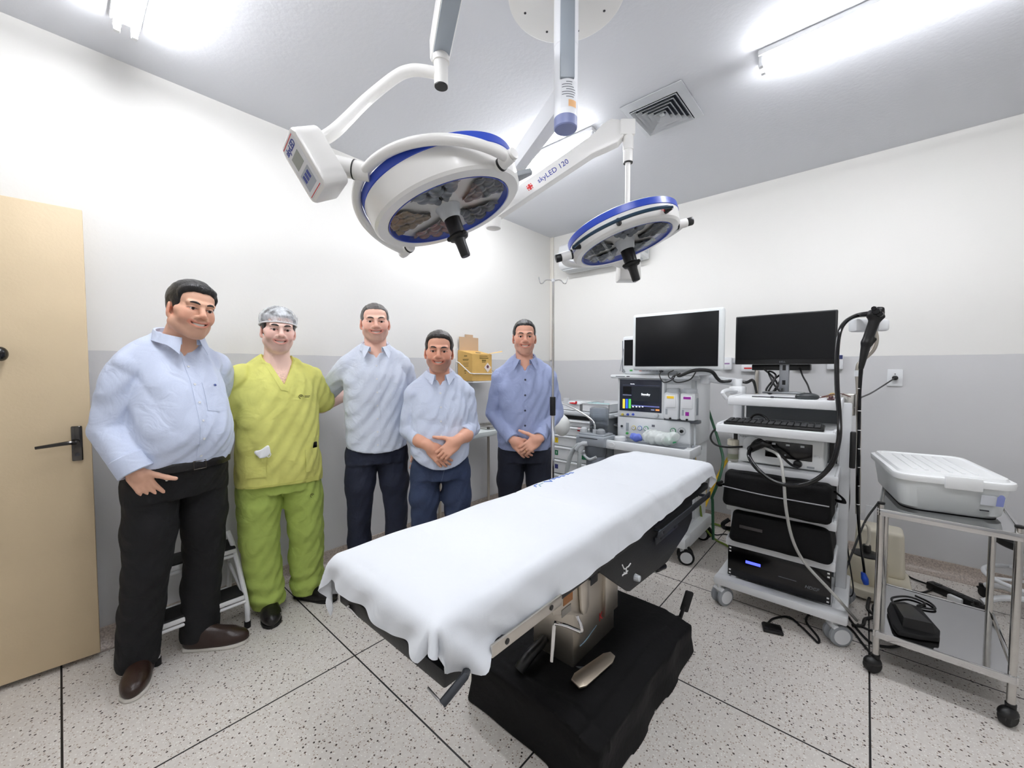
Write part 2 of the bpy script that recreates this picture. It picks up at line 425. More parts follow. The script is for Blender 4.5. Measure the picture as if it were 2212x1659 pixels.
def cove(name, a, b, n):   # coved terrazzo skirting: a..b along the wall foot, n into the room
    a, b, n = Vector(a), Vector(b), Vector(n)
    prof = [(0,.095),(.012,.095),(.016,.06),(.024,.035),(.04,.016),(.066,.004),(.066,0),(0,0)]
    V = [p+n*x+Vector((0,0,z)) for p in (a, b) for x, z in prof]; k = len(prof)
    Fc = [(i, (i+1) % k, k+(i+1) % k, k+i) for i in range(k)]+[tuple(range(k)), tuple(range(k, 2*k))]
    return struct(name, MB().raw(V, Fc), TERR)
cove('baseboard_left', (.0, VW, 0), (UW-.066, VW, 0), (0,-1,0))
cove('baseboard_right', (UW, VW, 0), (UW, V0, 0), (-1,0,0))
# pale concealed conduit strip in the corner
struct('trim_1', MB().b2((UW-.02, VW-.045, 1.47), (UW, VW, 2.9), .004), mat('cream_trim', (232,228,219), .5))
# door leaf standing open along the left wall
DM = mat('cream_door_laminate', (214,194,160), .5, var=.05, vscale=3, bump=.06, bscale=90)
ang = math.radians(-5); dfr = fr((.09, 2.70, 0), x=(math.cos(ang), math.sin(ang), 0), z=(0,0,1))
door = struct('door_1', MB(dfr).b2((-.82, 0, .026), (0, .034, 2.10), .002), DM)
door['label'] = 'cream laminate door leaf standing open at the left edge of the room'
MBd = MB(dfr).b2((-.063, -.009, .955), (-.027, 0, 1.115), .006)
h = obj('lock_plate', MBd, mat('dark_chrome',(84,82,80),.14,1), door)
hm = MB(dfr).cyl((-.045, -.009, 1.045), (-.045, -.05, 1.045), .0095).tube([(-.045,-.045,1.045),(-.075,-.052,1.045),(-.165,-.05,1.036)], [.0095,.009,.0065], 10)
obj('lever_handle', hm, mat('dark_chrome',(84,82,80),.14,1), h)
hm = MB(dfr).cyl((-.045, -.013, .985), (-.045, -.009, .985), .008); obj('keyhole', hm, DARKL, h)
km = quick([(ell((0,0,0), (.022,.03,.03)), .008), (cap((0,.0,0), (.0,.045,0), .013, .011), .01)], .003, M=dfr @ T(-.245, -.05, 1.438), name='k')
obj('door_stop_knob', km, BLACKG, door)
# ================================================================ ceiling lights
TUBEM = mat('fluorescent_tube', (255,255,255), .4, emit=(250,251,255), estr=46)
def lightfix(u, v0, v1, label):
    L = v1-v0; t = thing('ceiling_light', label, 'ceiling light', (u, (v0+v1)/2, CE), 0, 'twin tube fluorescent ceiling lights')
    obj('housing', MB().b2((u-.05, v0, CE-.028), (u+.05, v1, CE-.0005), .006), WHITE, t)
    for s in (-1, 1):
        x = u+s*.028; z = CE-.058
        for v in (v0+.012, v1-.012): obj('tube_holder', MB().b2((x-.011, v-.01, z-.018), (x+.011, v+.01, CE-.026), .003), WHITEP, t)
        obj('tube', MB().cyl((x, v0+.024, z), (x, v1-.024, z), .0125, seg=14), TUBEM, t)
lightfix(.235, 1.26, 2.46, 'ceiling tube light over the door side of the room')
lightfix(.235, -.80, .40, 'ceiling tube light behind the viewer near the door side')
lightfix(2.31, 1.33, 2.53, 'ceiling tube light behind the surgical lamp column near the far corner')
lightfix(2.31, -.77, .43, 'ceiling tube light beside the air vent above the equipment cart')
# ================================================================ square air diffuser
vt = thing('ceiling_vent', 'square grey four-way air diffuser with nested louvres in the ceiling', 'air vent', (2.41, .945, CE))
VM = mat('vent_metal', (205,208,212), .45); VD = mat('vent_dark', (70,76,86), .8)
c = (2.41, .945)
def sqring(mb, r0, z0, r1, z1, th=.004):
    V = []
    for r, z in ((r0, z0), (r1, z1), (r1, z1+th), (r0, z0+th)):
        V += [(c[0]+sx*r, c[1]+sy*r*.9, z) for sx, sy in ((-1,-1),(1,-1),(1,1),(-1,1))]
    Fc = []
    for a in range(4):
        b = (a+1) % 4
        for j in range(4): Fc.append((a*4+j, a*4+(j+1) % 4, b*4+(j+1) % 4, b*4+j))
    return mb.raw(V, Fc)
obj('backing', MB().b2((c[0]-.17, c[1]-.153, CE-.004), (c[0]+.17, c[1]+.153, CE-.0008)), VD, vt)
obj('frame', sqring(MB(), .195, CE-.008, .152, CE-.026, .006), VM, vt)
for k in range(5): obj('louvre', sqring(MB(), .148-k*.027, CE-.034, .128-k*.027, CE-.012), VM, vt)
obj('core', MB().b2((c[0]-.014, c[1]-.013, CE-.026), (c[0]+.014, c[1]+.013, CE-.02)), VM, vt)
# ================================================================ wall air conditioner
ac = thing('air_conditioner', 'white split air conditioner high on the right wall behind the smaller lamp', 'air conditioner', (UW, 2.1, 2.44))
out = [(0,0),(.17,.02),(.205,.06),(.21,.2),(.195,.27),(.16,.29),(0,.29)]
acf = fr((UW-.002, 2.56, 2.44), x=(-1,0,0), y=(0,0,1))   # local z runs along +V or -V
obj('body', MB(acf).prism(out, .94 if acf.col[2].y < 0 else -.94, bev=.012), mat('ac_white', (236,238,240), .35), ac)
obj('louvre', MB().b2((UW-.185, 1.66, 2.438), (UW-.06, 2.52, 2.452), .004), LGREY, ac)
obj('side_vent', MB().b2((UW-.13, 1.612, 2.49), (UW-.05, 1.622, 2.6), .003), LGREY, ac)
# ================================================================ surgical lights
LAMPW = mat('lamp_white', (234,233,230), .28, coat=.2); COLW = mat('column_white', (232,234,238), .35)
COLG = mat('column_grey', (150,158,166), .4); CAPB = mat('blue_grey_cap', (120,128,168), .4)
LENS = mat('lamp_lens_dark', attr='Col', rough=.12, spec=.9); LENSR = mat('lamp_lens_red_reflection', attr='Col', rough=.12, spec=.9); LENSA = mat('lamp_lens_amber_reflection', attr='Col', rough=.12, spec=.9); LENSG = mat('lamp_lens_clear', attr='Col', rough=.12, spec=.9)
LCOL = {'lamp_lens_dark': lin((56,60,65))[:3], 'lamp_lens_red_reflection': lin((92,52,47))[:3], 'lamp_lens_amber_reflection': lin((104,86,60))[:3], 'lamp_lens_clear': lin((104,110,116))[:3]}  # reddish and amber reflections painted into the colour of dark grey lenses
GLASS = None
def glass_mat():
    m = bpy.data.materials.new('lamp_cover_glass'); m.use_nodes = True; nt = m.node_tree; N, L = nt.nodes, nt.links
    o = N['Material Output']; N.remove(N['Principled BSDF'])
    t = N.new('ShaderNodeBsdfTransparent'); g = N.new('ShaderNodeBsdfGlossy'); g.inputs['Roughness'].default_value = .03
    f = N.new('ShaderNodeLayerWeight'); f.inputs['Blend'].default_value = .3; pw = N.new('ShaderNodeMath'); pw.operation = 'POWER'; pw.inputs[1].default_value = 4; L.new(f.outputs['Facing'], pw.inputs[0]); mx = N.new('ShaderNodeMixShader')
    L.new(pw.outputs[0], mx.inputs[0]); L.new(t.outputs[0], mx.inputs[1]); L.new(g.outputs[0], mx.inputs[2]); L.new(mx.outputs[0], o.inputs[0]); return m
GLASS = glass_mat()
def vb(px, py):
    w = -ray(px, py).normalized(); x = (RT-w*RT.dot(w)).normalized(); return x, w.cross(x), w
def pj(p):
    d = Vector(p)-EYE; w = d.dot(FW); return CX+F*d.dot(RT)/w, CY-F*d.dot(UP)/w
COL = Vector((1.327, .897, 0)); CZ = 2.80
cm = thing('ceiling_mount', 'round white ceiling plate with a vertical column carrying both surgical lamps', 'lamp mount', (COL.x, COL.y, CE))
pm = MB(T(COL.x, COL.y, 0)).lathe([(0,CE-.001),(.1,CE-.001),(.1,CZ+.012),(.22,CZ+.012),(.222,CZ+.008),(.222,CZ),(.216,CZ-.002),(0,CZ-.002)], seg=64)
pl = obj('ceiling_plate', pm, LAMPW, cm)
for a in range(8):
    an = a*PI/4+.3; obj('screw', MB().cyl((COL.x+.17*math.cos(an), COL.y+.17*math.sin(an), CZ-.0035), (COL.x+.17*math.cos(an), COL.y+.17*math.sin(an), CZ-.0015), .005, seg=10), DARKL, pl)
Zb = 2.305
col = obj('column', MB(T(COL.x, COL.y, 0)).lathe([(.0,Zb+.035),(.045,Zb+.035),(.045,Zb+.30),(.0465,Zb+.302),(.0465,CZ),(0,CZ)], seg=48), COLW, cm)
cd_ = -FWH; sd = Vector((-cd_.y, cd_.x, 0))
obj('cable_cover', MB(fr((COL.x, COL.y, 0)+0*COL if False else Vector((COL.x, COL.y, 0))+cd_*.038, x=sd, z=(0,0,1))).b2((-.027,-.012,Zb+.16),(.027,.012,CZ), .004), COLG, col)
obj('end_cap', MB(T(COL.x, COL.y, 0)).lathe([(0,Zb-.004),(.042,Zb-.004),(.045,Zb),(.045,Zb+.035),(0,Zb+.035)], seg=48), CAPB, cm)
# printed sticker on the column foot (small grey lines and an orange box)
def on_col(a0, a1, z0, z1, m, name, par, r=.0458):
    base = math.atan2(cd_.y, cd_.x)
    return obj(name, MB().surf(lambda u, v: (COL.x+r*math.cos(base+a0+(a1-a0)*u), COL.y+r*math.sin(base+a0+(a1-a0)*u), z0+(z1-z0)*v), 8, 1), m, par)
stk = on_col(-.55, .95, Zb+.055, Zb+.155, mat('sticker_white', (226,228,232), .5), 'sticker', col, .0456)
on_col(.1, .85, Zb+.058, Zb+.083, mat('sticker_orange', (226,178,128), .5), 'orange_panel', stk, .046)
pr = MB()
for k in range(7):
    z = Zb+.092+k*.009; base = math.atan2(cd_.y, cd_.x); L0 = -.45 if k % 3 else -.1
    pr.surf(lambda u, v: (COL.x+.046*math.cos(base+L0+(.75-L0)*u*(.8+.2*math.sin(k*7))), COL.y+.046*math.sin(base+L0+(.75-L0)*u*(.8+.2*math.sin(k*7))), z+.003*v), 6, 1)
obj('printed_lines', pr, GREYL, stk)
def beam(name, a, b, w, h, m, par, upv=(0,0,1), bev=.012, taper=1.0):
    a, b = Vector(a), Vector(b); x = (b-a).normalized(); y = Vector(upv).cross(x).normalized(); L = (b-a).length
    M = fr(a, x=x, y=y); tb = MB(M)
    if taper == 1: tb.b2((0,-w/2,-h/2),(L,w/2,h/2), bev)
    else: tb.prism([(0,-h/2),(L,-h/2*taper),(L,h/2*taper),(0,h/2)], w, fr((0,w/2,0), x=(1,0,0), y=(0,0,1)), bev)
    o = obj(name, tb, m, par); return o, M, L
# horizontal extension arms on the column
ELB = aD(1066, 452, 2.46); ELB.z = 2.42
hubz = 2.43
a0 = Vector((COL.x, COL.y, hubz)); dirA = (Vector((ELB.x, ELB.y, hubz))-a0).normalized()
ar, MA, LA = beam('extension_arm', a0+dirA*.03, Vector((ELB.x, ELB.y, hubz))+dirA*.03, .062, .10, COLW, cm)
ELB1 = aD(1020, -330, 1.02); ELB1.z = 2.74
b0 = Vector((COL.x, COL.y, 2.74)); dirB = (ELB1-b0).normalized()

# lettering on the camera side of the arm toward the far elbow
vis = Vector((0,0,1)).cross(dirA); sgn = 1 if vis.dot(EYE-a0) > 0 else -1
vis = vis*sgn
def arm_text(s, p, xdir, nrm, size, m, par, **k): return text(s, size, fr(p, x=xdir, z=nrm), m, par, **k)
# read left-to-right as the viewer sees it
xd = dirA if dirA.dot(RT) > 0 else -dirA
arm_text('skyLED', a0+dirA*(LA*.66)+vis*.0315, xd, vis, .05, BLUEL, ar)

def lamp(name, label, cpx, depth, ratio, hdir, R, Rl, thick, par_group, pole, yokeA, yokeM, yokeR, spin, colours, ypos=.5, ytilt=-.05):
    c = aD(cpx[0], cpx[1], depth); X, Y, W = vb(*cpx)
    hd = Vector((hdir[0], -hdir[1])).normalized(); tdir = X*hd.x+Y*hd.y
    n = (W*ratio+tdir*math.sqrt(1-ratio**2)).normalized()
    t = thing(name, label, 'surgical lamp', c, 0, par_group)
    M = fr(c, x=(X-n*X.dot(n)), z=n) @ RZ(spin)
    th = thick
    body = obj('housing', MB(M).lathe([(Rl,-.028),(Rl,-.004),(Rl+.004,0),(R-.012,-.003),(R-.003,-.012),(R,-.03),(R+.004,-th),(R+.002,-th),(0,-th)], seg=96), LAMPW, t)
    obj('blue_band', MB(M).lathe([(R+.004,-th),(R+.0065,-th-.002),(R+.0065,-th-.03),(R+.002,-th-.032),(0,-th-.032)], seg=96), BLUEB, t)
    obj('top_cover', MB(M).lathe([(R+.002,-th-.032),(R-.005,-th-.037),(R*.8,-th-.055),(R*.45,-th-.07),(0,-th-.075)], seg=64), LAMPW, t)
    obj('inner_ring', MB(M).lathe([(Rl,-.001),(Rl-.004,-.001),(Rl-.011,-.03),(Rl,-.031)], seg=96), BLUEB, body)
    plate = obj('reflector_plate', MB(M).lathe([(0,-.026),(Rl-.008,-.026),(Rl-.008,-.03),(0,-.03)], seg=64), mat('reflector_plate', (205,204,200), .3), body)
    # five petals of close-packed bowl lenses
    def petal(k, m, half=.46, r0=.3, r1=.94):
        a0 = k*2*PI/5
        cs = []
        for row in range(5):
            rr = Rl*(r0+.07+(r1-r0-.1)*row/4); cnt = 2+row//2 if row < 4 else 4
            for q in range(cnt):
                an = a0+(q-(cnt-1)/2)*(.058*Rl/.24)/rr*1.0*(.24/Rl)*Rl/.24*1.05; cs.append((rr*math.cos(an), rr*math.sin(an)))
        cs = np.array(cs); rad = .0285*Rl/.24
        def fn(u, v):
            r = Rl*(r0+(r1-r0)*u); hw = half*min(1, .45+.9*u)*(1 if u < .93 else .9); an = a0+(v*2-1)*hw
            x, y = r*math.cos(an), r*math.sin(an); d = np.hypot(cs[:,0]-x, cs[:,1]-y).min()
            z = -.0255+.0165*math.sqrt(max(0, 1-(d/rad)**2)) if d < rad else -.0255
            return (x, y, z)
        o = obj('lens_cluster', MB(M).surf(fn, 60, 60), m, body, sharp=50)
        co = np.empty(len(o.data.vertices)*3); o.data.vertices.foreach_get('co', co); Wi = np.array(M.inverted() @ WM(o)); q = co.reshape(-1,3) @ Wi[:3,:3].T+Wi[:3,3]
        dm = np.sqrt(((q[:,None,:2]-cs[None])**2).sum(2)).min(1)/rad; k_ = np.clip((1.02-dm)/.22,0,1)[:,None]
        cc = np.array((.012,.013,.015))*(1-k_)+np.array(LCOL[m.name])*k_  # shade between the bowls painted in: colour falls to near black in the gaps
        at = o.data.color_attributes.new('Col','FLOAT_COLOR','POINT'); at.data.foreach_set('color', np.concatenate([cc,np.ones((len(cc),1))],1).astype(np.float32).ravel())
    for k in range(5): petal(k, colours[k])
    obj('glass_cover', MB(M).lathe([(0,-.004),(Rl-.002,-.004),(Rl-.002,-.007),(0,-.007)], seg=64), GLASS, body)
    hb = obj('handle_socket', MB(M).lathe([(0,-.025),(.05,-.025),(.044,-.012),(.036,.015),(.032,.022),(0,.022)], seg=32), LGREY, t)
    obj('handle', MB(M).lathe([(0,.012),(.030,.012),(.0315,.02),(.030,.082),(.037,.086),(.040,.094),(.036,.102),(.024,.106),(.0205,.12),(.019,.168),(.017,.174),(0,.175)], seg=32), BLACKP, hb)
    for k in range(3): a = k*2*PI/3+.4; gz = MB(M); gz.sph((.037*math.cos(a), .037*math.sin(a), .094), (.011,.011,.009), seg=10); obj('handle_lug', gz, BLACKP, hb)
    # yoke: half ring from side pivot A over M to the opposite side
    cb = c-n*(th*ypos); e1 = (X-n*X.dot(n)).normalized(); e2 = n.cross(e1)
    def best(f, tgt):
        bs = None
        for i in range(720):
            p = f(i*PI/360); q = pj(p); e = (q[0]-tgt[0])**2+(q[1]-tgt[1])**2
            if bs is None or e < bs[0]: bs = (e, p)
        return bs[1]
    A = best(lambda f: cb+(e1*math.cos(f)+e2*math.sin(f))*yokeR, yokeA)
    ax_ = (A-cb).normalized(); o1 = n; o2 = ax_.cross(n)
    Mp = best(lambda f: cb+(o1*math.cos(f)+o2*math.sin(f))*yokeR if (o1*math.cos(f)+o2*math.sin(f)).dot(n) < ytilt else cb+n*9, yokeM)
    print('YOKE', name, pj(A), pj(cb-ax_*yokeR), pj(Mp), (Mp-cb).normalized().dot(n))
    md = (Mp-cb).normalized()
    pts = [cb+(ax_*math.cos(PI*i/24)+md*math.sin(PI*i/24))*yokeR for i in range(25)]
    yk = obj('yoke', MB().tube(pts, .017, 14, 2), LAMPW, t)
    for s in (1, -1):
        P = cb+ax_*s*(R-.01); Q = cb+ax_*s*(yokeR+.018)
        pv = obj('pivot', MB().cyl(P, Q, .021, seg=24, bev=.004), LAMPW, t)
        obj('pivot_seal', MB().cyl(cb+ax_*s*(R+.004), cb+ax_*s*(R+.012), .0225, seg=24), BLACKP, pv)
        obj('pivot_cap', MB().cyl(Q, Q+ax_*s*(.012 if R > .27 else .028), .019, seg=24, bev=.003), BLACKP if R < .27 else LAMPW, pv)
    return t, c, n, M, cb, Mp, md, X, Y, W, body
L1 = lamp('surgical_lamp', 'large surgical lamp head with a five-petal lens, hanging by the control box on the left', (972,462), 1.55, .375, (100,290), .293, .241, .09, 'ceiling surgical lamps',
          None, (1093,366), (793,400), .335, .55, [LENS, LENSG, LENSA, LENSR, LENS], .1, -.38)
t1, c1, n1, M1 = L1[:4]; Mp1, md1 = L1[5], L1[6]
# control box
bx = vb(685, 360)
def cv(v): return bx[0]*v[0]+bx[1]*v[1]+bx[2]*v[2]
Lx, Sx = cv((.344,-.865,.367)), cv((-.373,-.489,-.787)); Nx = cv((-.86,-.134,.491))
dB = (Mp1-EYE).dot(FW); cB = aD(681, 356, dB-.02)
BF = fr(cB, x=Lx, y=Sx)   # z = +/- N
zs = 1 if BF.col[2].to_3d().dot(Nx) > 0 else -1
def zb(z): return z*zs
cbx = obj('control_box', MB(BF).prism([(-.094,-.055),(-.07,-.068),(.080,-.068),(.096,-.054),(.096,.054),(.080,.068),(-.07,.068),(-.094,.055)], .092, T(0,0,-.046), bev=.01), LAMPW, t1)
# local axes on the panel: text runs along S, upright against L
PF = fr(cB+Nx*.0462, x=-Lx.cross(Nx) if False else Nx.cross(Lx)*-1, z=Nx)
if PF.col[1].to_3d().dot(Lx) > 0: PF = PF @ RZ(PI)
pn = obj('control_panel', MB(PF).b2((-.050,-.082,0),(.050,.082,.0012)), mat('panel_white', (226,228,232), .4), cbx)
obj('display', MB(PF).b2((-.03,.002,.001),(.03,.040,.002)), mat('panel_display', (150,158,156), .25), pn)
obj('keypad', MB(PF).b2((-.036,-.064,.001),(.036,-.012,.002)), mat('panel_keypad', (168,176,188), .4), pn)
kb = MB(PF)
for i in range(3): kb.b2((-.026+i*.019,-.042,.002),(-.014+i*.019,-.020,.003))
obj('keys', kb, BLUEL, pn)
obj('red_line', MB(PF).b2((-.047,.076,.001),(.047,.0785,.0018)), REDL, pn); obj('red_line', MB(PF).b2((-.047,-.0785,.001),(.047,-.076,.0018)), REDL, pn)
text('skyLED', .026, PF @ T(0,.060,.0015), BLUEL, pn, bold=.0006)
pt = MB(); ja = cB-Nx*.04; jb = Mp1-md1*.02
obj('pivot_tube', pt.tube([ja, ja.lerp(jb, .5), jb], [.031,.031,.028], 20, 1, smooth=False), LAMPW, t1)
q = ja.lerp(jb, .62); dq = (jb-ja).normalized(); obj('seal_ring', MB().cyl(q, q+dq*.004, .0315, seg=24), BLACKP, t1)
# goose-neck tube, stub and spring arm to the elbow above
sb = aD(953, 186, 1.5); st_ = Vector((sb.x, sb.y, 2.585))
nk = cB-Nx*.0-Lx*.085
obj('neck_tube', MB().tube([cB-Lx*.06+0*Nx-Nx*.01, aD(722,284,dB), aD(790,218,1.49), aD(852,168,1.5), aD(885,153,1.5), aD(915,153,1.5), aD(950,160,1.5)], .0205, 16, 8), LAMPW, t1)
stb = obj('stub', MB().cyl(sb, Vector((sb.x, sb.y, sb.z+.09)), .026, seg=28).cyl((sb.x, sb.y, sb.z+.085), (sb.x, sb.y, st_.z), .031, seg=28), LAMPW, t1)
obj('stub_cap', MB().cyl(sb-Vector((0,0,.004)), sb, .0245, seg=28), BLACKP, stb)
top1 = Vector((sb.x, sb.y, 2.60))
sp, Ms, Ls = beam('spring_arm', top1+(top1-ELB1).normalized()*.05-Vector((0,0,.0)), ELB1-Vector((0,0,.09)), .072, .095, LAMPW, t1, taper=1)
obj('arm_cover', MB(Ms).b2((.02,-.03,-.052),(Ls-.03,.03,-.046), .003), COLG, sp)
obj('elbow_joint', MB().cyl((ELB1.x, ELB1.y, ELB1.z-.13), (ELB1.x, ELB1.y, CE-.02), .05, seg=32, bev=.006).cyl((ELB1.x, ELB1.y, CE-.022), (ELB1.x, ELB1.y, CE-.001), .11, seg=32, bev=.004), LAMPW, t1)
tl = MB(M1)   # tab handle on the rim
# grey handle lug on the rim
an = None
lug = MB(fr(c1-n1*.03, x=(RT-n1*RT.dot(n1)), z=n1)); lug.prism([(.285,-.03),(.33,-.018),(.352,-.012),(.352,.012),(.33,.018),(.285,.03)], .02, T(0,0,-.02), bev=.004)
obj('rim_handle', lug, GREYP, t1)
text('skyLED', .03, fr(aD(1107,383,1.57) if False else c1, x=(0,0,1)) if False else M1 @ T(0,0,.5), BLUEL, t1) if False else None

L2 = lamp('surgical_lamp', 'smaller surgical lamp head on a thin pole in front of the air conditioner', (1352,531), 1.90, .285, (80,200), .252, .213, .06, 'ceiling surgical lamps',
          None, (1466,474), (1352,560), .292, .2, [LENS, LENSG, LENS, LENSG, LENSG])
t2, c2, n2, M2 = L2[:4]; cb2, Mp2, md2 = L2[4:7]
dP = 2.24; pt_ = aD(1357, 300, dP)
b2c = Vector((pt_.x, pt_.y, aD(1358, 576, dP).z))
obj('control_box', MB(fr(b2c, x=RT, y=FWH)).prism([(-.052,-.075),(.068,-.075),(.062,.085),(-.045,.085)], .1, fr((0,.05,0), x=(1,0,0), y=(0,0,1)) , bev=.008), LAMPW, t2)
obj('pivot_tube', MB().cyl(b2c-FWH*.04, Mp2, .026, seg=20), LAMPW, t2)
obj('pole', MB().cyl((pt_.x, pt_.y, b2c.z+.07), (pt_.x, pt_.y, 2.56), .0145, seg=20), LAMPW, t2)
zt = aD(1353, 350, dP).z
stb = obj('stub', MB().cyl((pt_.x, pt_.y, zt), (pt_.x, pt_.y, zt+.07), .0265, seg=28).cyl((pt_.x, pt_.y, zt+.066), (pt_.x, pt_.y, zt+.15), .029, seg=28), LAMPW, t2)
obj('stub_cap', MB().cyl((pt_.x, pt_.y, zt-.004), (pt_.x, pt_.y, zt+.001), .026, seg=28), BLACKP, stb)
jt = aD(1322, 290, dP+.02); jz = jt.z
obj('arm_head', MB(fr(Vector((pt_.x, pt_.y, zt+.14)), x=RT, y=FWH)).b2((-.05,-.03,0),(.032,.03,.085), .006), LAMPW, t2)
E2 = Vector((ELB.x, ELB.y, ELB.z-.1))
dx = (jt-E2).normalized(); ywid = Vector((0,0,1)).cross(dx).normalized(); upd = dx.cross(ywid)
AF = fr(E2, x=dx, y=upd); LB = (jt-E2).length
outl = [(-.05,-.03),(.0,-.04),(LB*.5,-.042),(LB-.14,-.045),(LB-.07,-.06),(LB,-.072),(LB+.045,-.055),(LB+.07,-.01),(LB+.062,.035),(LB+.03,.063),(LB-.02,.068),(LB-.08,.052),(LB*.5,.048),(0,.045),(-.05,.03)]
sa = obj('spring_arm', MB(AF).prism(outl, .066, T(0,0,-.033), bev=.008), LAMPW, t2)
nv = AF.col[2].to_3d(); nv = nv if nv.dot(EYE-E2) > 0 else -nv
text('skyLED 120', .042, fr(E2+dx*(LB*.53)+nv*.0334, x=dx, z=nv), BLUEL, sa)
lg = MB(fr(E2+dx*(LB*.53-.155)+nv*.0334, x=dx, z=nv)).b2((-.006,-.018,0),(.006,.018,.0008)).b2((-.018,-.006,0),(.018,.006,.0008)); lg.b2((-.016,.01,0),(-.010,.016,.0008)); lg.b2((.010,.01,0),(.016,.016,.0008)); lg.b2((-.016,-.016,0),(-.010,-.010,.0008)); lg.b2((.010,-.016,0),(.016,-.010,.0008))
obj('red_cross_logo', lg, REDL, sa)
obj('elbow_joint', MB().cyl((ELB.x, ELB.y, E2.z-.085), (ELB.x, ELB.y, hubz+.02), .048, seg=32, bev=.012), LAMPW, t2)
# dark teal rail on the near rim of the smaller lamp
rl = []
f2 = fr(cb2+n2*.004, x=(RT-n2*RT.dot(n2)), z=n2); tow = (EYE-c2); a_c = math.atan2(tow.dot(f2.col[1].to_3d()), tow.dot(f2.col[0].to_3d()))
for i in range(17):
    a = a_c-.85+i*1.7/16; r = .285; rl.append(f2 @ Vector((r*math.cos(a), r*math.sin(a), 0)))
RAILM = mat('dark_teal_rail', (26,52,72), .25)
rb = obj('handrail', MB().tube(rl, .0075, 10, 2), RAILM, t2)
for i in (0, 8, 16):
    a = a_c-.85+i*1.7/16
    obj('rail_bracket', MB().tube([f2 @ Vector((.248*math.cos(a), .248*math.sin(a), .0)), rl[i]], [.012,.0105], 10, smooth=False), BLACKP, rb)
def rim_text(M, R, ang, z, s, size, m, par):
    p = Vector((R*math.cos(ang), R*math.sin(ang), z)); nn = Vector((math.cos(ang), math.sin(ang), 0)); xx = Vector((math.sin(ang), -math.cos(ang), 0))
    text(s, size, M @ fr(p, x=xx, z=nn), m, par)
def rim_angle(M, tgt, R, z):
    return min((i*PI/180 for i in range(360)), key=lambda a: sum((u-v)**2 for u, v in zip(pj(M @ Vector((R*math.cos(a), R*math.sin(a), z))), tgt)))
a = rim_angle(M1, (1110,392), .2965, -.045); rim_text(M1, .2985, a, -.045, '+sky', .03, REDL, t1)
a = rim_angle(M2, (1437,467), .255, -.03); rim_text(M2, .2565, a, -.03, '+sky', .026, REDL, t2)
a = rim_angle(M2, (1252,552), .255, -.03); rim_text(M2, .2565, a, -.03, 'LED 120', .024, BLUEL, t2)
# ================================================================ operating table
BLKV = mat('black_vinyl_cover', (4,4,5), .75, bump=.2, bscale=35, spec=.25); BLKM = mat('black_painted_steel', (24,26,28), .5, bump=.08, bscale=90)
PAD = mat('black_pad', (9,9,10), .5); SATIN = mat('satin_steel', (206,199,188), .38, 1); RAILS = mat('rail_steel', (205,200,192), .3, 1)
CLOTH = mat('white_sheet_cotton', (228,232,237), .85, bump=.12, bscale=900, wr=.22, wscale=7)
ot = thing('operating_table', 'black and steel operating table on a pedestal in the middle of the room', 'operating table', (1.5, .9, 0))
def softbox(c, h, rd, disp, st=.012): return quick([(rbx(c, h, rd), .0)], st, disp=disp)
def folds(f, a):
    return lambda X, Y, Z: a*(np.sin(f*X+1.7*np.sin(f*.6*Y+.3))*np.sin(f*.8*Y+2*np.sin(f*.4*Z+1))+.6*np.sin(f*1.9*Y+f*1.1*X+f*.7*Z))
# vinyl-covered base, top sloping to its outer edge with a raised seam
def base_fn(X, Y, Z):
    u = (X-1.545)/.455; v = (Y-.90)/.30; h = .195-.035*np.clip(np.abs(v)-.55, 0, 1)/.45-.03*np.clip(u, 0, 1)**2
    fl = .012*np.clip(.08-Z, 0, .1)/.08
    dx = np.abs(X-1.545)-.455+.02-fl; dy = np.abs(Y-.90)-.30+.02-fl
    side = np.sqrt(np.maximum(dx,0)**2+np.maximum(dy,0)**2)+np.minimum(np.maximum(dx,dy),0)-.02
    return np.maximum(np.maximum(side, Z-h), -Z)
def base_disp(X, Y, Z):
    seam = -.006*np.exp(-((np.abs(Y-.9)-.235)/.006)**2)*(Z > .12)-.005*np.exp(-((X-1.16)/.007)**2)*(Z > .12)
    return seam+folds(14, .0022)(X, Y, Z)+.004*np.sin(X*22+Y*9)*(Z < .15)
obj('base_cover', quick([((base_fn, [1.07,.58,0], [2.02,1.22,.2]), 0)], .009, disp=base_disp), BLKV, ot, sharp=50)
pcol = obj('column', MB().b2((1.312,.838,.175), (1.655,1.04,.50), .006), SATIN, ot)
obj('corner_cover', MB().b2((1.545,.823,.29), (1.662,.842,.545), .004), SATIN, pcol)
obj('upper_column', MB().b2((1.40,.86,.49), (1.60,1.02,.66), .02).cyl((1.50,.85,.56),(1.50,.80,.56),.035), BLKM, ot)
obj('hinge_block', MB().b2((1.44,.835,.47),(1.50,.86,.52),.005), DGREY, pcol)
text('K', .05, fr((1.53,.837,.30), x=(1,0,0), z=(0,-1,0)), REDL, pcol)
lgq = MB()
lgq.tube([(1.36,.837,.258),(1.40,.835,.262),(1.45,.837,.27),(1.49,.836,.28)], .0022, 6)
obj('blue_lettering_line', lgq, mat('pale_blue_print', (150,178,196), .5), pcol)
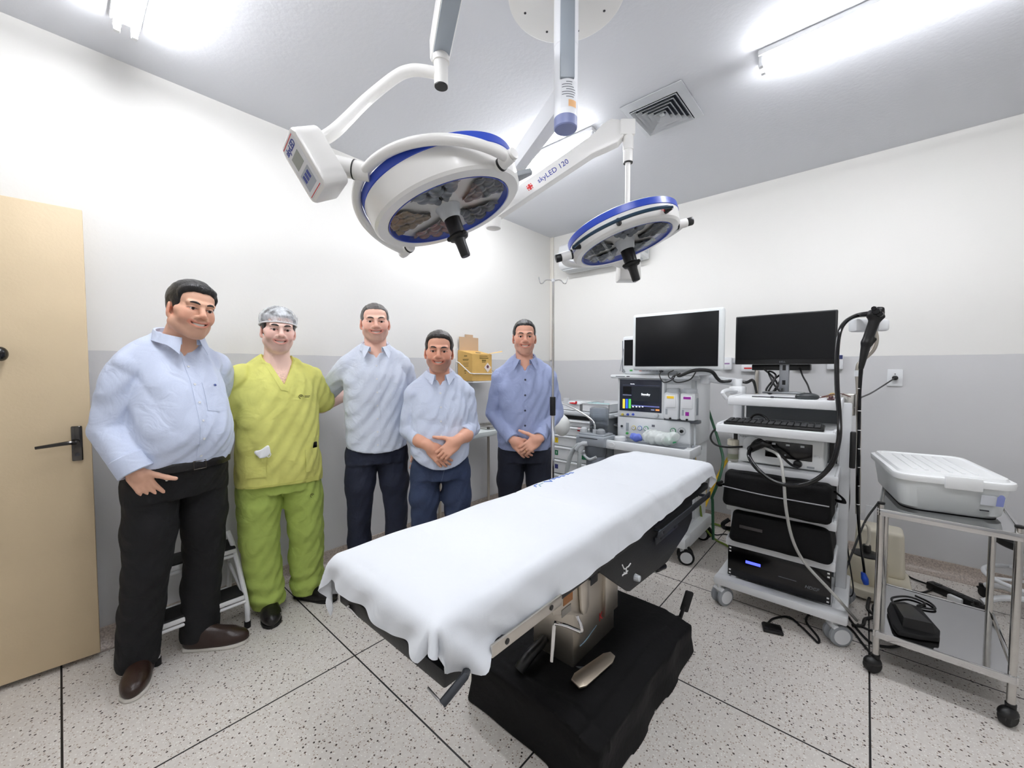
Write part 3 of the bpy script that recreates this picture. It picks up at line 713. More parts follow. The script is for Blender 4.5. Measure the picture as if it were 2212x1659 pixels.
# table top frame, pads
obj('frame', MB().b2((.515,.645,.705), (1.18,1.12,.745), .006).b2((1.1,.655,.695),(2.42,1.11,.73), .006), BLKM, ot)
pad = obj('pad', MB().b2((.51,.655,.746), (2.46,1.105,.848), .03, seg=3), PAD, ot)
obj('corner_bolt', MB().cyl((.575,.705,.742), (.575,.705,.758), .014, bev=.003), DGREY, ot)
side = [(1.178,.70),(1.40,.535),(1.425,.524),(1.46,.522),(1.81,.497),(2.08,.556),(2.15,.60),(2.15,.70)]
sp_ = obj('side_plate', MB(fr((0,.668,0), x=(1,0,0), z=(0,-1,0))).prism([(u, z) for u, z in side], .012, bev=.003), BLKM, ot)
obj('side_plate', MB(fr((0,1.10,0), x=(1,0,0), z=(0,-1,0))).prism([(u, z) for u, z in side], .012, bev=.003), BLKM, ot)
fig = MB(); k_ = lambda px, py: aV(px, py, .655)
for seg_ in ([(1344,1220),(1348,1229),(1353,1229)],[(1362,1217),(1357,1224),(1353,1226),(1352,1238)],[(1352,1238),(1349,1239),(1348,1236)],[(1352,1236),(1356,1233),(1354,1238),(1346,1241),(1344,1244)]):
    fig.tube([k_(*p) for p in seg_], .0026, 6, smooth=False)
obj('white_figure_emblem', fig, WHITEL, sp_)
p = k_(1372, 1247); obj('adjuster_knob', MB().cyl(p+Vector((0,.004,0)), p-Vector((0,.02,0)), .014, .012, bev=.003), LGREY, sp_)
def rail(name, u0, u1, z, m, v=.622):
    o = obj(name, MB().b2((u0, v-.007, z-.018), (u1, v, z+.012), .002), m, ot)
    for u in (u0+.05, u1-.05):
        obj('spacer', MB().cyl((u, v-.001, z-.003), (u, .66, z-.003), .008, seg=14), DGREY, o)
        obj('rail_screw', MB().cyl((u, v-.0085, z-.003), (u, v-.006, z-.003), .007, seg=14), BLACKP, o)
    return o
rail('side_rail', .628, .905, .742, RAILS); rail('side_rail', 1.60, 2.32, .70, DGREY)
rail('side_rail', 1.64, 1.90, .655, DGREY, .648)
for u0, u1, z in ((.63,.905,.742),(1.2,2.3,.70)): rail('side_rail', u0, u1, z, RAILS, 1.152)
# steel arm hanging under the joint with printed pictograms
am = obj('bracket_plate', MB(fr((0,.745,0), x=(1,0,0), z=(0,-1,0))).prism([(.98,.70),(1.20,.70),(1.235,.535),(1.215,.505),(1.19,.51),(1.03,.585)], .012, bev=.003), SATIN, ot)
obj('bracket_arm', MB(fr((0,.733,0), x=(1,0,0), z=(0,-1,0))).prism([(1.165,.70),(1.225,.70),(1.235,.53),(1.22,.508),(1.195,.512),(1.185,.535)], .012, bev=.004), SATIN, am)
obj('orange_sticker', MB().b2((1.085,.7315,.59),(1.14,.733,.62)), mat('orange_sticker', (170,112,62), .5), am)
st2 = obj('pictogram_sticker', MB().b2((1.075,.7315,.555),(1.13,.733,.58)), mat('grey_sticker', (150,146,138), .5), am); obj('pictogram_sticker', MB().b2((1.115,.7315,.63),(1.15,.733,.655)), MATS['grey_sticker'], am)
hz = aD(1198, 1345, 1.32); hb = aD(1192, 1428, 1.33)
obj('chrome_rod', MB().tube([aD(1254,1364,1.30), aD(1225,1352,1.31), hz, aD(1197,1350,1.32), hb], .006, 10, smooth=False), CHROME, am)
obj('chrome_lever', MB().tube([aD(1247,1330,1.30), aD(1257,1358,1.29), aD(1254,1366,1.30)], .005, 8), CHROME, am)
# pedals and levers on the base
pd = obj('steel_pedal', MB(fr(aZ(1283,1447,.215), x=(Vector((1.0,-.12,0))), z=(0,-.25,1))).prism([(-.115,-.02),(-.085,-.03),(.09,-.024),(.125,-.012),(.125,.012),(.09,.024),(-.085,.03),(-.115,.02)], .008, bev=.002), mat('pedal_steel', (188,176,160), .4, 1), ot)
obj('pedal_arm', MB().tube([aZ(1283,1447,.205), (1.32,.85,.185)], .008, 8), DGREY, pd)
lv = obj('foot_lever', MB().tube([(1.80,.655,.13), aD(1452,1405,2.04), aD(1466,1345,2.05), aD(1478,1310,2.06)], [.012,.012,.01,.009], 10), BLACKP, ot)
pb, pt2 = aD(1476,1322,2.06), aD(1491,1276,2.08)
obj('lever_pad', MB(fr((pb+pt2)/2, x=RT, z=-FWH)).box((0,0,0), (.042,.11,.02), .008, M=RZ(-.28)), BLACKR, lv)
obj('black_lever', MB().tube([aZ(1122,1448,.2), aZ(1140,1420,.235), aZ(1166,1392,.25), (1.312,.98,.25)], [.024,.024,.02,.018], 12), BLACKP, ot)
# fittings under the foot section
q0, q1, q2 = aD(1003,1462,.83), aD(955,1521,.80), aD(924,1486,.83)
lr = obj('under_lever', MB().tube([(.66,.70,.70), q0, q1], .009, 10, smooth=False), DGREY, ot)
obj('lever_tip', MB().tube([q1, q2], .0028, 8), STEEL, lr)
obj('rail_hook', MB().tube([aD(752,1312,1.1), aD(760,1318,1.1), aD(775,1335,1.09)], .004, 8, smooth=False).tube([(.55,1.1,.70), aD(752,1312,1.1)], .005, 8), STEEL, ot)
obj('hanging_lever', MB().tube([(2.1,.70,.56), aV(1418,1222,.70)+Vector((0,0,.0)), aV(1434,1223,.70)], [.008,.015,.014], 12).sph(aV(1434,1223,.70), .014), BLACKP, ot)
# ---------------------------------------------------------------- sheet
R0, R1, W0, W1 = .512, 2.432, .668, 1.098; RR = .012; TOPZ = .866
Lf, Lh, Ln, Lb = .088, .15, .120, .16
def sheet_pt(i, j):
    s = (R0-Lf)+(R1-R0+Lf+Lh)*i; t = (W0-Ln)+(W1-W0+Ln+Lb)*j
    # hem drifts: narrower hang along the middle of the near side
    cx = min(max(s, R0), R1); cy = min(max(t, W0), W1); wx, wy = s-cx, t-cy
    if wy < 0: wy *= 1+.16*math.sin(2.1*(s-.4))-.10*(s > 1.9)*(s-1.9)/.5
    d = math.hypot(wx, wy)
    top = TOPZ+.004*math.sin(3.1*s+1)*math.sin(7*t)+.0025*math.sin(17*s+9*t+2*math.sin(5*t))-.014*max(0, s-2.2)/.25
    top += -.0022*math.exp(-((s-1.17-.1*t)/.008)**2)+.003*math.exp(-((s-1.62)/.012)**2)
    ed = min(t-W0, W1-t, s-R0, R1-s)
    if d < 1e-6: return (cx, cy, top-.010*math.exp(-max(ed, 0)/.02))
    e = d; dx, dy = wx/d, wy/d
    r = .03
    if e < r*PI/2: a = e/r; ho, dz = r*math.sin(a), r*(1-math.cos(a))
    else: ho, dz = r, r+(e-r*PI/2)
    corner = abs(dx*dy)*2
    per = s*1.0+t*1.3
    ang = math.atan2(wy, wx)
    w = max(0, e-.025)/.12
    foot = math.exp(-((s-R0)**2+(t-W0)**2)/.03)+.6*math.exp(-((s-R0)**2+(t-W1)**2)/.03)+.12
    ho += w*foot*(.020*math.sin(30*per)+.012*math.sin(53*per+1.3))*(1-corner)+.026*w*corner*math.sin(7.5*ang+.9)+.010*w
    dz *= 1-.52*corner*(wx < 0 and wy < 0)+.15*corner*(wx < 0 and wy > 0)
    dz += w*.012*math.sin(26*per+.5)*(1-corner)*math.exp(-(s-R0)**2/.05)
    if s > 2.2 and wy < 0: dz *= .9
    tip = math.exp(-((s-.60)/.035)**2)*(wy < 0); dz += tip*.03*min(1,e/.1); ho += tip*.012*w
    # foot-end far corner tail flares outward
    if wx < 0 and wy > 0: ho += .012*w*corner
    return (cx+dx*ho, cy+dy*ho, top-.010-dz)
sm = MB().surf(sheet_pt, 230, 120, th=-.0022)
sh = obj('sheet', sm, CLOTH, None, sharp=80)
tag(sh, 'white cotton sheet spread over the operating table with hanging hems', 'sheet')
SHEET = sh
bm_ = bmesh.new(); bm_.from_mesh(sh.data); bm_.transform(Matrix.Translation(sh.location)); SBVH = BVHTree.FromBMesh(bm_); bm_.free()
def onsheet(u, v):
    h_ = SBVH.ray_cast(Vector((u, v, 1.2)), Vector((0,0,-1))); return h_[0].z
def sheet_text(s, u, v, size, m):
    z = max(onsheet(u+a, v+b) for a in (-.06,0,.06) for b in (-.02,0,.02)); text(s, size, fr((u, v, z+.0008), x=(1,0,0), y=(0,1,0)), m, sh)
BLS = mat('sheet_print_blue', (104,134,206), .7)
g = lambda u, v: Vector((u, v, onsheet(u, v)+.0012))
mk = MB(); mk.tube([g(1.44,1.082), g(1.46,1.05), g(1.485,1.082)], .0028, 6, smooth=False); obj('blue_print', mk, BLS, sh)
mk = MB(); mk.tube([g(1.375,1.05), g(1.39,1.072), g(1.42,1.072)], .0022, 6, smooth=False); obj('blue_print', mk, mat('sheet_print_green', (170,196,208), .7), sh)
mk = MB(); mk.tube([g(1.36,1.062), g(1.372,1.085), g(1.40,1.088)], .0022, 6, smooth=False); obj('blue_print', mk, BLS, sh)
for k in range(5):
    u_ = 1.50+k*.038; obj('blue_print', MB().tube([g(u_,1.062), g(u_+.004,1.088), g(u_+.018,1.085), g(u_+.02,1.07)], .0016, 6), BLS, sh)
# ================================================================ endoscopy tower
SCREEN = mat('screen_black', (5,6,8), .38, spec=.25); CABLE = mat('cable_black', (13,13,14), .42); MONW = mat('monitor_bezel', (222,226,226), .35)
tw = thing('equipment_cart', 'tall white endoscopy equipment cart on four castors near the right wall', 'equipment cart', (2.78, .335, 0))
def castor(par, x, y, r, m, hub, yaw=0, name='castor', fork=None, w=.026):
    M = T(x, y, 0) @ RZ(yaw)
    o = obj(name, MB(M).cyl((.022,0,r*1.9),(.022,0,r*2.6),.012,seg=14).prism([(-.03,.55*r),(-.012,1.9*r),(.03,2.0*r),(.04,1.75*r),(.012,.8*r)], w*2.4, fr((0,w*1.2,0), x=(1,0,0), z=(0,-1,0)), .004), fork or WHITEP, par)
    for s in (-1, 1):
        t = obj('wheel', MB(M @ T(0, s*w*.9, r) @ RX(PI/2)).lathe([(0,-w*.42),(r*.8,-w*.42),(r,-w*.25),(r,w*.25),(r*.8,w*.42),(0,w*.42)], seg=28), m, o)
        if hub: obj('hub', MB(M @ T(0, s*(w*.9+w*.42), r) @ RX(PI/2)).lathe([(0,-.002),(r*.72,-.002),(r*.72,.002),(0,.002)], seg=28), hub, o)
    return o
bm0 = MB().b2((2.50,.035,.118),(2.575,.64,.165),.012).b2((2.504,.037,.1195),(3.05,.105,.1635),.012).b2((2.504,.57,.1195),(3.05,.638,.1635),.012).b2((2.98,.04,.121),(3.047,.635,.162),.012).b2((2.54,.09,.128),(3.0,.59,.15),.004)
obj('base', bm0, WHITEP, tw)
for x, y, yw in ((2.54,.60,2.6),(2.55,.075,2.2),(3.01,.07,1.3),(3.01,.60,1.3)): castor(tw, x, y, .052, GREYP, WHITEP, yw)
for v0 in (.052, .578): obj('post', MB().b2((2.83,v0,.16),(2.905,v0+.05,1.19),.008), WHITEP, tw)
def shelf(z, u0, name='shelf', v0=.10, v1=.582, h=.045):
    m = MB().b2((u0,v0,z-.012),(2.98,v1,z),.004).b2((u0-.012,v0-.01,z-h),(u0+.01,v1+.01,z+.002),.008)
    for v in (v0-.008, v1-.006): m.b2((u0,v,z-h),(2.96,v+.014,z+.008),.006)
    return obj(name, m, WHITEP, tw)
shelf(1.212, 2.58, 'top_shelf', .095, .59); shelf(1.062, 2.48, 'keyboard_tray', .11, .625); shelf(.832, 2.57); shelf(.600, 2.57); shelf(.392, 2.57)
obj('top_handle', MB().tube([(2.60,.615,1.20),(2.58,.63,1.235),(2.70,.632,1.245),(2.86,.62,1.235)], .011, 10), WHITEP, tw)
for v in (.112, .555): obj('tray_bracket', MB().b2((2.60,v,.90),(2.63,v+.018,1.03),.004), BLACKP, tw)
for z0, z1 in ((.64,.82),(.86,1.02)):
    o = obj('rack_strip', MB().b2((2.80,.108,z0),(2.825,.118,z1)), BLACKP, tw)
obj('cable_clip', MB().b2((2.70,.03,.86),(2.735,.055,1.05),.006), BLACKP, tw)
obj('back_panel', MB().b2((2.93,.11,.17),(2.945,.575,1.15),.003), mat('cart_back_panel', (120,124,128), .5), tw)
# keyboard, mouse, small things
kb = thing('keyboard', 'black keyboard on the sliding tray of the equipment cart', 'keyboard', (2.55,.37,1.064), 0)
KF = fr((2.555,.375,1.066), x=(0.03,-1,0), y=(1,.03,.05))
obj('case', MB(KF).b2((-.225,-.07,0),(.225,.07,.016),.006), BLACKP, kb)
kk = MB(KF)
for r in range(5):
    for q in range(15): kk.b2((-.214+q*.0285,-.06+r*.024,.015),(-.189+q*.0285,-.039+r*.024,.024),.002,seg=1)
obj('keys', kk, mat('key_black', (30,31,33), .5), kb)
ms = obj('mouse', quick([(ell((0,0,.012),(.055,.031,.022)),.004)],.004, cuts=[lambda X,Y,Z: -Z], M=fr((2.66,.235,1.2135), x=(.3,-1,0), z=(0,0,1))), mat('mouse_grey', (44,48,50), .35)); tag(ms, 'dark computer mouse lying on the top shelf of the equipment cart', 'mouse')
# black monitor
mo = thing('computer_monitor', 'black flat computer monitor standing on top of the equipment cart', 'monitor', (3.1,.41,1.214))
obj('housing', MB().b2((3.13,.138,1.405),(3.165,.69,1.735),.006), BLACKP, mo)
obj('screen', MB().b2((3.1275,.148,1.437),(3.131,.680,1.727)), SCREEN, mo)
text('DELL', .016, fr((3.129,.413,1.42), x=(0,-1,0), z=(-1,0,0)), GREYL, mo)
obj('stand', MB(fr((3.10,.405,1.2135), x=(0,-1,0), z=(0,0,1))).b2((-.11,-.02,0),(.11,.12,.012),.006), mat('stand_silver', (150,153,157), .35, .7), mo)
MB(); stn = MB().b2((3.155,.378,1.22),(3.185,.432,1.46),.006); obj('neck', stn, MATS['stand_silver'], mo)
obj('neck_slot', MB().b2((3.152,.396,1.27),(3.156,.414,1.30)).b2((3.152,.396,1.365),(3.156,.414,1.40)), BLACKP, mo)
bx_ = obj('adapter_box', MB().b2((3.20,.27,1.365),(3.28,.60,1.405),.006), BLACKP); tag(bx_, 'flat black box behind the neck of the black monitor', 'electronics box')
def cable(name, label, pts, r, m=None, cat='cable', n=8, group=None, seg=8):
    o = obj(name, MB().tube(pts, r, seg, n), m or CABLE); return tag(o, label, cat, group)
cable('cable_bundle', 'coiled black cables hanging behind the black monitor', [aU(1650,797,3.2),aU(1670,815,3.2),aU(1680,835,3.2),aU(1665,850,3.15),aU(1655,842,3.15),aU(1672,820,3.2),aU(1690,808,3.2),aU(1682,828,3.18),aU(1668,848,3.12),aU(1660,846,3.12),aU(1676,812,3.18),aU(1660,803,3.2),aU(1672,830,3.15),aU(1688,848,3.1),aU(1690,840,3.12)], .006)
cable('video_cable', 'thick black cable dropping behind the black monitor to the top shelf', [aU(1728,795,3.2),aU(1734,812,3.15),aU(1744,830,3.05),aU(1750,846,2.9),(2.80,.22,1.22)], .005)
cable('thin_cables', 'thin tangled wires lying on the right of the top shelf', [(2.72,.20,1.216),(2.76,.15,1.225),(2.72,.12,1.222),(2.80,.13,1.235),(2.77,.18,1.222),(2.84,.11,1.24),(2.86,.06,1.222)], .0022, mat('red_brown_wire', (90,50,44), .5))
cable('wire_loop', 'thin yellow wire loop on the top shelf beside the clamp', [(2.80,.16,1.218),(2.82,.13,1.235),(2.84,.14,1.24),(2.83,.16,1.225)], .0022, mat('yellow_wire', (190,160,60), .5))
rp = obj('small_clamp', MB().cyl((2.66,.135,1.2135),(2.66,.135,1.222),.016,seg=18,bev=.002).cyl((2.66,.135,1.222),(2.66,.135,1.236),.010,seg=18,bev=.002), mat('violet_brown', (86,58,62), .4)); tag(rp, 'small dark purple clamp on the right of the top shelf', 'clamp')
pen = obj('pen', MB().cyl((2.64,.49,1.2165),(2.655,.26,1.2165),.003,seg=8).cyl((2.647,.40,1.2165),(2.648,.385,1.2165),.006,seg=10), DARKL); tag(pen, 'thin dark pen lying along the front of the top shelf', 'pen')
hf = obj('headphones', MB().tube([(2.66,.50,1.066),(2.66,.49,1.10),(2.66,.46,1.113),(2.66,.425,1.10),(2.655,.405,1.07)], [.008,.006,.006,.006,.008], 10), BLACKP); tag(hf, 'arched black band behind the keyboard', 'headband')
# video processor
pr = thing('video_processor', 'white endoscopy video processor with a black touch panel on the cart', 'video processor', (2.78,.35,.834))
WR = mat('processor_white', (226,228,228), .35)
obj('case', MB().b2((2.60,.150,.842),(2.95,.548,1.005),.014,seg=3), WR, pr)
for u in (2.66,2.88):
    for v in (.19,.50): obj('foot', MB().cyl((u,v,.833),(u,v,.845),.012,seg=12), BLACKR, pr)
pn_ = obj('control_panel', MB().b2((2.5965,.200,.888),(2.602,.412,.978),.006), BLACKG, pr)
for q, v in enumerate((.372,.308,.243)): obj('key', MB().b2((2.594,v-.009,.958),(2.598,v+.009,.969),.002), LGREY, pn_)
for q, v in enumerate((.350,.318)): obj('symbol', MB().cyl((2.598,v,.908),(2.5955,v,.908),.005,seg=12), GREYL, pn_)
text('FUJIFILM', .013, fr((2.5995,.515,.988), x=(0,-1,0), z=(-1,0,0)), GREYL, pr)
obj('power_key', MB().b2((2.596,.172,.91),(2.601,.190,.925),.002), WHITEP, pr)
so = obj('round_socket', MB().cyl((2.60,.262,.868),(2.572,.262,.868),.021,.018,seg=24,bev=.003), BLACKP, pr)
obj('connector_ring', MB().cyl((2.60,.478,.953),(2.585,.478,.953),.042,seg=30,bev=.004), WR, pr)
obj('slot', MB().b2((2.597,.19,.852),(2.601,.222,.862)), GREYP, pr)
wb = thing('water_bottle', 'small clear water bottle hung on the left of the processor', 'bottle', (2.62,.575,.834))
obj('bottle', MB(T(2.605,.574,.834)).lathe([(0,0),(.026,0),(.028,.004),(.028,.085),(.02,.1),(0,.1)],seg=24), mat('clear_plastic', (214,212,204), .2, trans=.5), wb)
obj('cap', MB(T(2.605,.574,.93)).lathe([(0,0),(.03,0),(.03,.03),(.024,.034),(0,.034)],seg=24), CREAMP, wb)
obj('printed_label', MB(T(2.605,.574,.85)).lathe([(.0285,0),(.0285,.03)],seg=24), mat('bottle_print', (120,124,104), .5), wb)
# padded cases
CASE = mat('black_nylon', (4,4,5), .7, bump=.2, bscale=260, spec=.25)
def softcase(name, label, u0, u1, v0, v1, z0, z1, taper):
    cu, cvv, cz = (u0+u1)/2, (v0+v1)/2, (z0+z1)/2
    t = thing(name, label, 'carrying case', (cu,cvv,z0))
    def fn(X,Y,Z):
        k = (Z-z0)/(z1-z0); hx = (u1-u0)/2-taper*np.clip(k,0,1); hy = (v1-v0)/2-taper*.6*np.clip(k,0,1)
        qx = np.abs(X-cu)-hx+.03; qy = np.abs(Y-cvv)-hy+.03; qz = np.abs(Z-cz)-(z1-z0)/2+.03
        return np.sqrt(np.maximum(qx,0)**2+np.maximum(qy,0)**2+np.maximum(qz,0)**2)+np.minimum(np.maximum(np.maximum(qx,qy),qz),0)-.03
    obj('body', quick([((fn,[u0,v0,z0],[u1,v1,z1]),0)], .008, disp=folds(26,.002)), CASE, t)
    return t
c1_ = softcase('carrying_case', 'black padded case with a pale zip line on the middle shelf', 2.47, 2.90, .105, .60, .602, .80, .012)
zp = MB(); zz = .705
zp.tube([(2.464,.592,zz+.01),(2.462,.40,zz),(2.462,.25,zz),(2.464,.118,zz)], .0032, 6); obj('zip', zp, mat('zip_grey', (150,150,152), .4), c1_)
obj('handle', MB().tube([(2.50,.602,.73),(2.48,.622,.72),(2.52,.625,.70),(2.56,.605,.70)], .008, 8), CASE, c1_)
obj('side_strap', MB().tube([(2.60,.104,.75),(2.62,.075,.72),(2.66,.07,.69),(2.70,.10,.68)], .012, 8, flat=.4), CASE, c1_)
c2_ = softcase('carrying_case', 'black padded bag on the shelf above the rack unit', 2.50, 2.90, .098, .572, .394, .572, .03)
obj('tag_patch', MB().b2((2.496,.40,.488),(2.502,.51,.503)), mat('patch_grey', (64,60,60), .6), c2_)
obj('handle', MB().tube([(2.56,.575,.50),(2.55,.605,.47),(2.60,.61,.43),(2.64,.575,.42)], .012, 8), CASE, c2_)
ru = thing('rack_unit', 'black rack-mounted electronics unit with a lit blue display on the cart base', 'rack unit', (2.75,.34,.166))
obj('case', MB().b2((2.575,.128,.170),(2.93,.555,.352),.004), BLACKP, ru)
fp = obj('front_panel', MB().b2((2.566,.105,.172),(2.578,.580,.350),.003), BLACKG, ru)
obj('display', MB().b2((2.5640,.415,.268),(2.5665,.488,.283)), mat('blue_display', (50,60,220), .3, emit=(70,80,255), estr=1.6), fp)
for v in (.568,.117):
    for z in (.186,.205,.315,.334): obj('rack_slot', MB().b2((2.5645,v-.005,z-.004),(2.567,v+.005,z+.004)), WHITEL, fp)
text('HDCF', .022, fr((2.565,.185,.232), x=(0,-1,0), z=(-1,0,0)), GREYL, fp, shear=.3, bold=.0006)
obj('printed_line', MB().b2((2.5645,.25,.2445),(2.567,.33,.2475)), GREYL, fp)
# white-bezel monitor on its arm
wm = thing('medical_monitor', 'large white-framed medical monitor carried on an arm left of the cart', 'monitor', (2.86,1.0,1.36))
obj('housing', MB().b2((2.832,.692,1.362),(2.885,1.312,1.775),.02,seg=3), MONW, wm)
obj('screen', MB().b2((2.829,.722,1.392),(2.834,1.285,1.752),.001), SCREEN, wm)
bt = MB()
for q in range(5): obj('button', MB().b2((2.8305,.79+q*.022,1.374),(2.833,.800+q*.022,1.379)), LGREY, wm)
obj('rear_mount', MB().b2((2.88,.78,1.33),(2.95,.98,1.60),.015), WHITEP, wm)
ma = thing('monitor_arm', 'white jointed arm holding the white-framed monitor', 'monitor arm', (2.9,.62,1.2))
obj('arm_link', MB().tube([(2.97,.86,1.42),(2.99,.86,1.33),(2.99,.80,1.305),(2.97,.72,1.295),(2.93,.64,1.29)], [.022,.024,.026,.026,.024], 12), WHITEP, ma)
obj('joint', MB().cyl((2.985,.84,1.27),(2.985,.84,1.34),.032,seg=22,bev=.004), WHITEP, ma)
obj('bracket', MB().b2((2.86,.585,1.212),(2.98,.665,1.262),.012).cyl((2.93,.63,1.26),(2.93,.63,1.31),.03,seg=22,bev=.004), WHITEP, ma)
cable('cable_bundle', 'thick black cable bundle sagging under the white-framed monitor toward the cart', [aU(1462,806,2.80),aU(1468,812,2.79),aU(1500,800,2.80),aU(1535,802,2.82),aU(1550,818,2.86),aU(1560,824,2.90),aU(1590,822,2.93),aU(1612,826,2.95),(2.93,.54,1.30),(2.94,.52,1.22)], [.006,.010,.012,.012,.011,.010,.009,.010,.009,.006])
cable('signal_cable', 'thin black cable looping below the left of the white-framed monitor', [aU(1429,800,2.83),aU(1425,812,2.80),aU(1434,826,2.78),aU(1452,820,2.78),aU(1462,806,2.80)], .0035)
cable('signal_cable', 'black cable loop hanging below the middle of the white-framed monitor', [aU(1470,806,2.79),aU(1452,815,2.78),aU(1462,826,2.77),aU(1490,820,2.78),aU(1503,804,2.79)], .0045)
cable('signal_cable', 'short thin black cable from the monitor base to the bundle', [aU(1455,800,2.84),aU(1444,806,2.80),aU(1446,816,2.79),aU(1456,819,2.785)], .0035)
# scope pole, holder and endoscope
sp2 = thing('scope_holder', 'steel pole with a white endoscope hanger at the right of the cart', 'endoscope hanger', (2.9,.03,.6))
ps = [aU(1853,1110,2.9), aU(1855,880,2.9), aU(1853,800,2.9), aU(1862,780,2.9), aU(1885,757,2.9), aU(1893,735,2.9), aU(1890,715,2.9)]
obj('pole', MB().tube(ps, .011, 12), BRUSH, sp2)
obj('clamp', MB().b2((2.86,.035,1.12),(2.915,.10,1.24),.006), STEEL, sp2)
obj('collar', MB().cyl(aU(1853,813,2.9), aU(1853,800,2.9), .016, seg=18), WHITEP, sp2)
hA, hB = aU(1857,703,2.86), aU(1902,703,2.88)
obj('hanger_block', MB(fr(hA, x=RT, y=FWH)).box((0,0,0),(.085,.06,.07),.014), WHITEP, sp2)
hb2 = obj('hanger_block', MB(fr(hB, x=RT, y=FWH)).box((0,0,0),(.06,.05,.06),.012), WHITEP, sp2)
obj('hanger_bar', MB().tube([hA+FWH*.05, (hA+hB)/2+FWH*.09, hB+FWH*.05], .014, 10), WHITEP, sp2)
es = thing('endoscope', 'black flexible endoscope hanging from the hanger with its long tube', 'endoscope', aU(1875,720,2.80))
ue = 2.80
P_ = lambda x, y: aU(x, y, ue)
hs = quick([(cap(P_(1890,690),P_(1872,740),.024,.022),.01),(cap(P_(1872,740),P_(1860,795),.022,.012),.01),(cap(P_(1887,680),P_(1897,676),.03,.026),.012),(cap(P_(1900,690),P_(1908,684),.012,.009),.006),(cap(P_(1896,668),P_(1904,668),.013),.006),(cap(P_(1878,745),P_(1890,733),.011,.009),.006)], .005, name='h')
obj('handle', hs, BLACKP, es)
for i, (x, y, r) in enumerate(((1893,674,.016),(1901,680,.013),(1888,668,.011))):
    q = P_(x, y); obj('control_knob', MB(fr(q+Vector((-.03,0,0)), z=(-1,.2,.1))).lathe([(0,-.008),(r,-.008),(r*1.15,0),(r,.008),(0,.008)], seg=8), BLACKG, es)
obj('insertion_tube', MB().tube([P_(1860,795),P_(1857,850),P_(1855,950),P_(1853,1050),P_(1854,1110),P_(1858,1165),P_(1866,1225),P_(1867,1240)], [.010,.0075,.0075,.0075,.0075,.006,.006,.006], 10), BLACKG, es)
for k, yy in enumerate((840,888,930,970,1010,1050,1090)):
    q = P_(1857-(yy-840)*.014, yy); obj('depth_mark', MB().cyl(q, q+Vector((0,0,.004)), .0079, seg=12), WHITEL, es)
obj('blue_tip', MB().tube([P_(1864,1236),P_(1868,1250),P_(1871,1262)], [.009,.016,.012], 12), mat('blue_plastic_tip', (28,72,176), .4), es)
uc = 2.66
Q_ = lambda x, y, u=2.5: aU(x, y, u)
obj('light_guide', MB().tube([P_(1876,678),P_(1850,682),aU(1828,694,2.72),aU(1814,716,2.65),aU(1808,760,2.60),aU(1808,830,2.54),aU(1813,900,2.46),Q_(1812,950,2.42),Q_(1798,1000,2.41),Q_(1765,1035,2.41),Q_(1720,1049,2.41),Q_(1672,1040,2.41),Q_(1635,1012,2.42),Q_(1618,985,2.46),Q_(1622,968,2.54)], [.014,.0115,.0105,.0105,.0105,.0105,.0105,.0105,.0105,.0105,.0105,.0105,.0105,.0105,.012], 12), BLACKG, es)
obj('connector', quick([(cap(aU(1622,970,2.55),aU(1648,958,2.53),.020,.017),.01),(cap(aU(1634,962,2.56),aU(1640,958,2.60),.026,.030),.01),(cap(aU(1648,958,2.53),aU(1662,962,2.53),.015,.011),.01)], .005), BLACKP, es)
cable('light_cable', 'black cable from the processor connector to its round socket', [aU(1660,961,2.53),aU(1685,982,2.53),aU(1708,1003,2.54),aU(1724,1010,2.56)], .0065)
cable('loop_cable', 'black cable looping out to the left of the cart and back to the processor', [aU(1590,930,2.62),aU(1572,924,2.58),aU(1545,928,2.56),aU(1535,945,2.55),aU(1545,960,2.55),aU(1570,966,2.56),aU(1604,965,2.60)], .0055)
cable('suction_hose', 'translucent plastic suction hose hanging across the front of the cart to the floor', [aU(1652,968,2.54),aU(1682,985,2.47),aU(1692,1030,2.42),aU(1698,1100,2.40),aU(1712,1165,2.43),aU(1738,1215,2.47),aU(1790,1272,2.48),aU(1820,1305,2.49),aZ(1850,1340,.03)], .0075, mat('clear_hose', (206,206,200), .25, trans=.35))
cable('power_cable', 'thin black cord hanging down the right side of the cart', [aU(1830,900,2.86),aU(1836,950,2.86),aU(1833,1010,2.86),aU(1835,1080,2.86),aU(1828,1140,2.86),aU(1833,1200,2.86),aU(1843,1270,2.86),aU(1838,1288,2.86),aU(1826,1282,2.86)], .0032)
# wall outlet with cord
def plate(name, label, v, z, w, h, m, cat='wall outlet', grp=None):
    t = thing(name, label, cat, (UW, v, z-h/2), 0, grp); obj('faceplate', MB().b2((UW-.010,v-w/2,z-h/2),(UW-.001,v+w/2,z+h/2),.006), m, t); return t
wo = plate('wall_outlet', 'white wall outlet with a black plug and cord right of the cart', -.150, 1.312, .08, .118, WHITEP)
obj('socket_hole', MB().cyl((UW-.0115,-.15,1.338),(UW-.0095,-.15,1.338),.004,seg=10), DARKL, wo)
pg = obj('plug', MB().cyl((UW-.04,-.15,1.312),(UW-.008,-.15,1.312),.016,seg=18,bev=.003), BLACKP); tag(pg, 'black plug in the wall outlet right of the cart', 'plug')
cable('power_cable', 'black cord running from the wall outlet down to the cart', [(UW-.04,-.15,1.312),aU(1900,838,3.6),aU(1880,850,3.3),aU(1858,860,2.98),(2.93,.05,1.17)], .0045)
